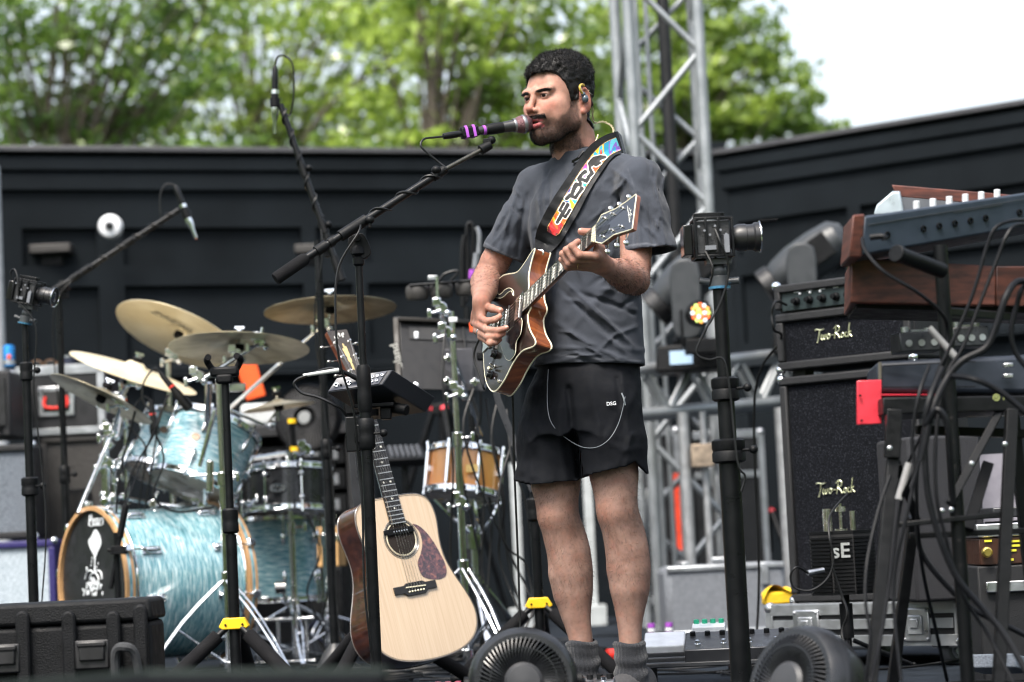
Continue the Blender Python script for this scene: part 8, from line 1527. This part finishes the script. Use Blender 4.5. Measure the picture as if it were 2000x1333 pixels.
# lower shelf: grey case, interfaces, red plate, frame legs
P4 = [W(1712, 768, 5.55), W(2060, 770, 5.62), W(2060, 690, 5.62), W(1712, 706, 5.55)]; kc = thing('keyboard_case', 'dark grey blue case lying on the lower tier of the keyboard frame', 'keyboard', P4[0]); q4(P4, 0, (.02, .30, 0), 'body', mat('grey_blue_case', (.018, .024, .036), .48, nv=.12), kc, .012); q4([W(1716, 766, 5.545), W(1722, 766, 5.545), W(1722, 708, 5.545), W(1716, 708, 5.545)], 0, (0, .01, 0), 'edge_strip', mat('khaki_edge', (.09, .085, .065), .6), kc, .001)
m = MB(); m.add(hexa(W(1725, 758, 5.545), W(1905, 757, 5.55)-W(1725, 758, 5.545), V((0, -.004, 0)), V((0, 0, .0025))), HX); m.add(hexa(W(1725, 716, 5.545), W(1905, 708, 5.55)-W(1725, 716, 5.545), V((0, -.004, 0)), V((0, 0, .0025))), HX); m.build('panel_line', BLKM, kc); m = MB(); [m.box(W(1968, yy, 5.57), (.022, .02, .010)) for yy in (714, 735)]; m.build('latch', STEEL, kc, bev=.002)
m = MB(); q = [W(1674, 830, 5.5), W(1722, 828, 5.5), W(1722, 742, 5.5), W(1674, 744, 5.5)]; th = V((0, .012, 0)); m.add(q+[p+th for p in q], HX if False else [(3, 2, 1, 0), (4, 5, 6, 7), (0, 1, 5, 4), (1, 2, 6, 5), (2, 3, 7, 6), (3, 0, 4, 7)]); q2 = [W(1722, 774, 5.5), W(1860, 773, 5.6), W(1860, 770, 5.6), W(1722, 770, 5.5)]; m.add(q2+[p+V((0, .3, 0)) for p in q2], [(3, 2, 1, 0), (4, 5, 6, 7), (0, 1, 5, 4), (1, 2, 6, 5), (2, 3, 7, 6), (3, 0, 4, 7)])
rs_ = thing('red_keyboard', 'bright red plastic ended slab sticking out under the grey blue case', 'keyboard', q[0]); m.build('red_body', mat('red_lacquer', (.55, .025, .045), .4, coat=.3), rs_, bev=.004); m = MB(); [m.cyl(W(a, b, 5.495), W(a, b, 5.49), .003, n=10) for a, b in ((1680, 773), (1683, 822))]; m.build('screws', BLKM, rs_)
for i, (a, b, w_, lb) in enumerate(((1760, 690, .10, 'small black interface with a silver knob on the left of the grey blue case'), (1864, 680, .085, 'small black interface with three round dials behind the tubular upright'))):
    o = W(a, b, 5.62); r_ = thing('effects_pedal', lb, 'effects unit', o, 'effects units on the keyboard tier'); m = MB(yawM(o, 5)); m.box((w_/2, .05, .026), (w_, .10, .046), tapy=.9); m.build('enclosure', mat('panel_black', (.014, .016, .018), .35), r_, bev=.003); m = MB(yawM(o, 5)); [m.cyl((w_*(.2+.3*k), -.003, .022), (w_*(.2+.3*k), .001, .022), .008, n=14) for k in range(3)]; m.cyl((w_*.2, .03, .05), (w_*.2, .03, .062), .010); m.cyl((w_*.8, .05, .05), (w_*.8, .05, .06), .009); m.box((w_*.5, .03, .0515), (w_*.4, .03, .006)); m.build('dials', STEEL, r_)
m = MB(); a, b = W(1815, 640, 5.38), W(1866, 698, 5.38); m.cyl(a, b, .0070, .0085); tag(m.build('cable_sleeve', mat('grey_heat_sleeve', (.22, .22, .22), .5), origin=tuple(a)), 'short grey cable sleeve slanting across the tubular upright', 'cable sleeve', 'grey cable sleeves'); m = MB(); a, b = W(1776, 905, 5.3), W(1756, 976, 5.3); m.cyl(a, b, .0085, .0095); tag(m.build('cable_sleeve', MATS['grey_heat_sleeve'], origin=tuple(a)), 'grey cable sleeve hanging beside the frame leg below the red slab', 'cable sleeve', 'grey cable sleeves')
fr_ = thing('folding_keyboard_stand', 'black square tube folding frame standing under the lower keyboards', 'keyboard stand', (W(1750, 1200, 5.4).x, 5.45, 0)); FB = mat('frame_black', (.0055, .006, .007), .45, spec=.25, nv=.2, ns=60)
def fbar(a, b, wx, wy=.02, nm='bar'): m = MB(); m.bar(V(a), V(b), wy, wx, (1, 0, 0)); return m.build(nm, FB, fr_, bev=.002)
fd = lambda p: V((p.x, p.y, .0))
q4([W(1725, 810, 5.42), W(2060, 800, 5.5), W(2060, 772, 5.5), W(1725, 777, 5.42)], 0, (0, .30, 0), 'top_rail', FB, fr_)
fbar(W(1746, 800, 5.42), W(1742, 895, 5.42), .034, .03, 'leg_plate'); e = W(1700, 1345, 5.36); fbar(W(1748, 860, 5.44), e, .026, .03, 'leg'); fbar(W(1785, 1010, 5.60), W(1742, 1345, 5.75), .024, .026, 'leg'); fbar(W(1976, 800, 5.46), W(1950, 1345, 5.40), .026, .03, 'leg'); fbar(W(1978, 810, 5.70), W(2035, 1345, 5.75), .026, .03, 'leg')
fbar(W(1752, 1026, 5.42), W(1962, 1004, 5.44), .010, .012, 'cross_bar'); fbar(W(1776, 1047, 5.55), W(2060, 1035, 5.6), .014, .014, 'cross_bar'); fbar(W(1960, 790, 5.5), W(1855, 985, 5.42), .018, .02, 'diagonal'); fbar(W(1752, 905, 5.5), W(1790, 1015, 5.58), .018, .02, 'diagonal'); fbar(W(1930, 905, 5.6), W(1890, 1035, 5.55), .026, .02, 'diagonal'); fbar(W(1790, 840, 5.7), W(2050, 850, 5.7), .04, .02, 'cross_bar')
m = MB(); [m.sphere(W(a, b, 5.39), .0062, (1, .5, 1)) for a, b in ((1738, 876), (1963, 868), (1898, 906), (1840, 998), (1858, 996))]; m.build('bolts', STEEL, fr_)
text('rail_name', '@ r      ms', .018, frame(z=(0, -1, 0), x=(1, 0, .04), o=W(1960, 787, 5.415)), mat('dim_green_print', (.25, .30, .10), .6), fr_, ext=.0003) if False else None
m = MB(); m.torus(W(1946, 777, 5.44), .0065, .0016, (0, 1, 0), 20, 6); m.sphere(W(1946, 777, 5.44), .0028); m.box(W(1960, 778, 5.45), (.002, .002, .008)); m.build('maker_mark', mat('dim_green_print', (.30, .34, .12), .6), fr_)
# second cabinet side, brown amp, rack and pale banner behind the frame
o = W(1790, 1168, 7.4); o.z = O1.z; m = MB(yawM(o, 8)); zt_ = W(1850, 850, 7.4).z; m.box((.115, .2, (zt_-o.z)/2), (.23, .4, zt_-o.z)); tag(m.build('speaker_cabinet', mat('dark_carpet', (.017, .018, .022), .9, ns=150, nv=.3, bump=.6, bs=400), origin=tuple(o), bev=.01), 'dark carpeted cabinet standing on the flight case behind the folding frame', 'speaker'); 
o = W(1916, 1105, 6.6); r_ = thing('tube_amplifier', 'brown fronted amplifier with a brass knob and yellow print at the right edge', 'amplifier', (o.x, o.y, 0)); zA_, zB_ = o.z, W(1916, 1052, 6.6).z; m = MB(); m.box((o.x+.14, o.y+.12, (zA_+zB_)/2), (.28, .22, zB_-zA_)); pn_ = m.build('brown_panel', mat('brown_panel', (.045, .018, .010), .4), r_, bev=.003); m = MB(); m.box((o.x+.14, o.y+.13, zA_/2), (.30, .24, zA_-.004)); m.build('cabinet', TLX, r_, bev=.006); m = MB(); m.box((o.x+.14, o.y+.12, zB_+.02), (.29, .23, .036)); m.box((o.x+.14, o.y-.0, zA_-.06), (.26, .01, .03)); m.build('trim', STEEL, r_, bev=.003)
m = MB(frame(z=(0, -1, 0), x=(1, 0, 0), o=W(1927, 1079, 6.6))); m.lathe([(.015, 0), (.014, .014), (.010, .018), (.0001, .018)], n=20); m.build('brass_knob', mat('brass', (.75, .55, .15), .3, 1), pn_); m = MB(); [m.box((o.x+x_, o.y+.008, z_), (w_, .004, .006)) for x_, z_, w_ in ((.105, zB_-.012, .05), (.10, zB_-.024, .04), (.09, (zA_+zB_)/2, .02), (.085, zA_+.012, .012), (.025, zB_-.008, .02))]; m.build('yellow_print', mat('yellow_print', (.65, .60, .04), .5), pn_)
m = MB(); a = W(1900, 1035, 8.0); b = W(1985, 885, 8.0); m.box(((a.x+b.x)/2, 8.0, b.z/2), (b.x-a.x, .02, b.z)); m.box(((a.x+b.x)/2, 8.05, .03), (.3, .3, .06)); tag(m.build('banner_stand', mat('pale_mauve_sheet', (.26, .25, .29), .6), origin=((a.x+b.x)/2, 8, 0)), 'pale upright sheet showing between the bars of the keyboard frame at the right', 'banner'); m = MB(); m.box((b.x-.1, 7.2, W(1990, 1000, 7.2).z), (.35, .3, .03)); m.box((b.x-.1, 7.2, W(1990, 1000, 7.2).z/2-.01), (.3, .25, W(1990, 1000, 7.2).z-.03)); tag(m.build('rack_case', mat('rack_edge', (.03, .032, .036), .4, .3), origin=(b.x-.1, 7.2, 0), bev=.004), 'dark rack case with bright edges at the far right behind the frame', 'rack')
# ---------------------------------------------------------------- cables of the keyboard rig
KC = 'black cables hanging from the keyboards'; RUB2 = mat('matte_cable', (.004, .0045, .006), .5, spec=.2)
def cable(pts, r_, label, group=KC, name='cable', mt=None):
    m = MB(); m.tube([W(*p) if p[2] > 1 else V(p) for p in pts], r_*.82, 8, k=6); return tag(m.build(name, mt or RUB2, origin=tuple(W(*pts[0]))), label, 'cable', group)
cable([(1684, 466, 5.36), (1690, 490, 5.33), (1725, 530, 5.3), (1790, 570, 5.3), (1835, 608, 5.35), (1850, 640, 5.4), (1846, 700, 5.4), (1820, 760, 5.4), (1800, 860, 5.4), (1790, 960, 5.42), (1800, 1100, 5.5), (1830, 1240, 5.6), (1850, 1330, 5.7)], .0052, 'thick cable plugged into the left end of the long synthesizer and sagging to the upright')
cable([(1700, 464, 5.36), (1724, 462, 5.35), (1728, 470, 5.35)], .0085, 'row of black jack plugs at the left of the rear panel', None, 'jack_plugs')
cable([(2010, 430, 5.4), (1975, 432, 5.32), (1945, 445, 5.3), (1928, 480, 5.3), (1905, 560, 5.3), (1880, 625, 5.3), (1850, 690, 5.3), (1826, 745, 5.3), (1800, 880, 5.28), (1770, 1010, 5.25), (1745, 1150, 5.25), (1760, 1330, 5.2)], .0052, 'left of the two parallel cables dropping in front of the organ')
cable([(2020, 440, 5.4), (1985, 440, 5.32), (1965, 462, 5.3), (1950, 500, 5.3), (1915, 590, 5.3), (1880, 680, 5.3), (1850, 730, 5.3), (1830, 830, 5.28), (1828, 960, 5.25), (1850, 1060, 5.25), (1880, 1160, 5.25), (1930, 1240, 5.25), (1980, 1335, 5.2)], .0052, 'right of the two parallel cables dropping in front of the organ')
cable([(2040, 560, 5.3), (1990, 550, 5.28), (1965, 580, 5.25), (1945, 640, 5.25), (1925, 680, 5.25), (1880, 705, 5.25), (1850, 740, 5.25), (1822, 800, 5.22), (1800, 900, 5.22)], .0095, 'thickest cable curving down from the right edge to the upright')
cable([(2040, 545, 5.35), (2000, 560, 5.3), (1985, 600, 5.3), (1975, 650, 5.3), (1990, 700, 5.3), (2050, 760, 5.3)], .0075, 'short cable looping near the right edge beside the organ')
cable([(1815, 715, 5.3), (1795, 770, 5.25), (1782, 850, 5.25), (1785, 905, 5.25), (1776, 940, 5.25), (1760, 980, 5.3), (1745, 1080, 5.3), (1725, 1220, 5.25), (1700, 1335, 5.2)], .0050, 'cable running down beside the grey sleeve and the left frame leg')
cable([(1840, 720, 5.28), (1815, 780, 5.22), (1808, 830, 5.22), (1830, 800, 5.2), (1850, 830, 5.2), (1856, 900, 5.22), (1862, 985, 5.25)], .0085, 'thick cable with a kink hanging in front of the upright')
cable([(1860, 735, 5.25), (1900, 740, 5.2), (1945, 760, 5.2), (1985, 790, 5.2), (2050, 850, 5.2)], .0080, 'thick cable arching to the right over the lower case')
cable([(1805, 850, 5.22), (1812, 960, 5.22), (1835, 1050, 5.22), (1870, 1130, 5.22), (1920, 1190, 5.22), (1965, 1245, 5.2), (2020, 1340, 5.15)], .0085, 'thick cable sweeping diagonally down to the right in front of the frame')
cable([(1790, 1020, 5.5), (1800, 1080, 5.5), (1845, 1140, 5.5), (1900, 1190, 5.5), (1960, 1220, 5.5), (2040, 1260, 5.5)], .0075, 'striped cable sagging behind the front frame legs to the right')
cable([(1712, 1170, 5.5), (1730, 1010, 5.5), (1762, 930, 5.48), (1800, 850, 5.45)], .0042, 'thin cable leaning along the left frame leg')
cable([(1690, 1160, 5.25), (1692, 1100, 5.25), (1705, 1050, 5.25), (1735, 1000, 5.3)], .0045, 'thin grey cable bulging left of the frame leg') if False else None
cable([(1690, 1330, 5.2), (1700, 1250, 5.2), (1690, 1170, 5.22), (1695, 1090, 5.25), (1715, 1000, 5.3), (1738, 930, 5.35)], .0048, 'cable bowing out at the left of the front frame leg')
# cables hanging behind the singer's strumming arm and over the honey coloured snare
HC2 = 'thin black cables hanging behind the electric guitar'; rc = random.Random(21)
for i, (a, b, c_, d_, e_, lb) in enumerate((
 ((935, 700), (940, 800), (930, 900), (960, 1000), 9.0, 'thin cable hanging straight down left of the electric guitar body'), ((950, 780), (960, 850), (975, 920), (990, 1080), 8.9, 'thin cable dropping behind the guitar\'s lower edge'), ((905, 640), (915, 740), (925, 830), (945, 945), 8.8, 'thin cable falling across the top of the honey coloured snare'),
 ((975, 770), (960, 860), (985, 980), (975, 1090), 8.7, 'thin cable curving beside the shorts'), ((890, 700), (935, 820), (900, 900), (930, 1060), 8.75, 'thin cable crossing in front of the chrome stand'), ((990, 800), (1000, 900), (1030, 1000), (1045, 1180), 8.3, 'thin cable running down to the yellow clutch'),
 ((870, 640), (865, 750), (885, 900), (880, 1100), 8.5, 'thin cable hanging along the chrome percussion stand'), ((925, 760), (905, 840), (940, 960), (1000, 1090), 8.6, 'thin cable looping under the honey coloured snare'), ((1005, 850), (975, 960), (985, 1060), (1030, 1110), 8.4, 'thin cable bulging left of the leaning grey tube'))):
    g_ = V(W(*d_, e_)); m = MB(); m.tube([W(*a, e_), W(*b, e_-.05), W(*c_, e_-.05), W(*d_, e_), (g_.x+rc.uniform(-.05, .1), g_.y-.05, .15), (g_.x+rc.uniform(-.3, .3), g_.y-.2, .008)], .0042, 6, k=5); tag(m.build('hanging_cable', RUB, origin=tuple(W(*a, e_))), lb, 'cable', HC2)
# coiled and straight cables lying on the deck (nobody could count them)
m = MB()
for i in range(46):
    x0, y0 = rc.uniform(-1.6, 1.6), rc.uniform(6.9, 10.4); a = rc.uniform(0, 2*PI); pts = []; 
    for k in range(7): pts.append((x0, y0, .006+rc.random()*.012)); a += rc.uniform(-.8, .8); x0 += math.cos(a)*.16; y0 += math.sin(a)*.16
    m.tube(pts, rc.choice((.003, .0042, .005)), 5, k=4)
for i in range(9):
    cx, cy = rc.uniform(-1.2, .9), rc.uniform(7.3, 9.4)
    for k in range(5): m.torus((cx+rc.uniform(-.01, .01), cy+rc.uniform(-.01, .01), .008+k*.007), .11+rc.uniform(-.02, .03), .004, (rc.uniform(-.04, .04), rc.uniform(-.04, .04), 1), 28, 5)
tag(m.build('floor_cables', RUB), 'tangle of black cables lying over the stage floor', 'cables', kind='stuff')
for i, (px, py, d, c_, lb) in enumerate(((1225, 1212, 8.8, mat('blue_connector', (.03, .22, .65), .4), 'bright blue connector on the floor between the singer\'s ankles'), (1200, 1222, 8.6, RED, 'small red connector on the floor beside the blue one'), (1010, 1234, 9.2, WHT, 'small white plug on the floor behind the floor fan'))):
    q = W(px, py, d); q.z = .0; m = MB(); m.cyl((q.x-.03, q.y, .03), (q.x+.03, q.y+.02, .03), .022, n=14); m.cyl((q.x+.03, q.y+.02, .03), (q.x+.07, q.y+.03, .02), .012); m.box((q.x, q.y+.005, .006), (.05, .04, .012)); tag(m.build('cable_connector', c_, origin=tuple(q)), lb, 'connector', 'coloured cable connectors')
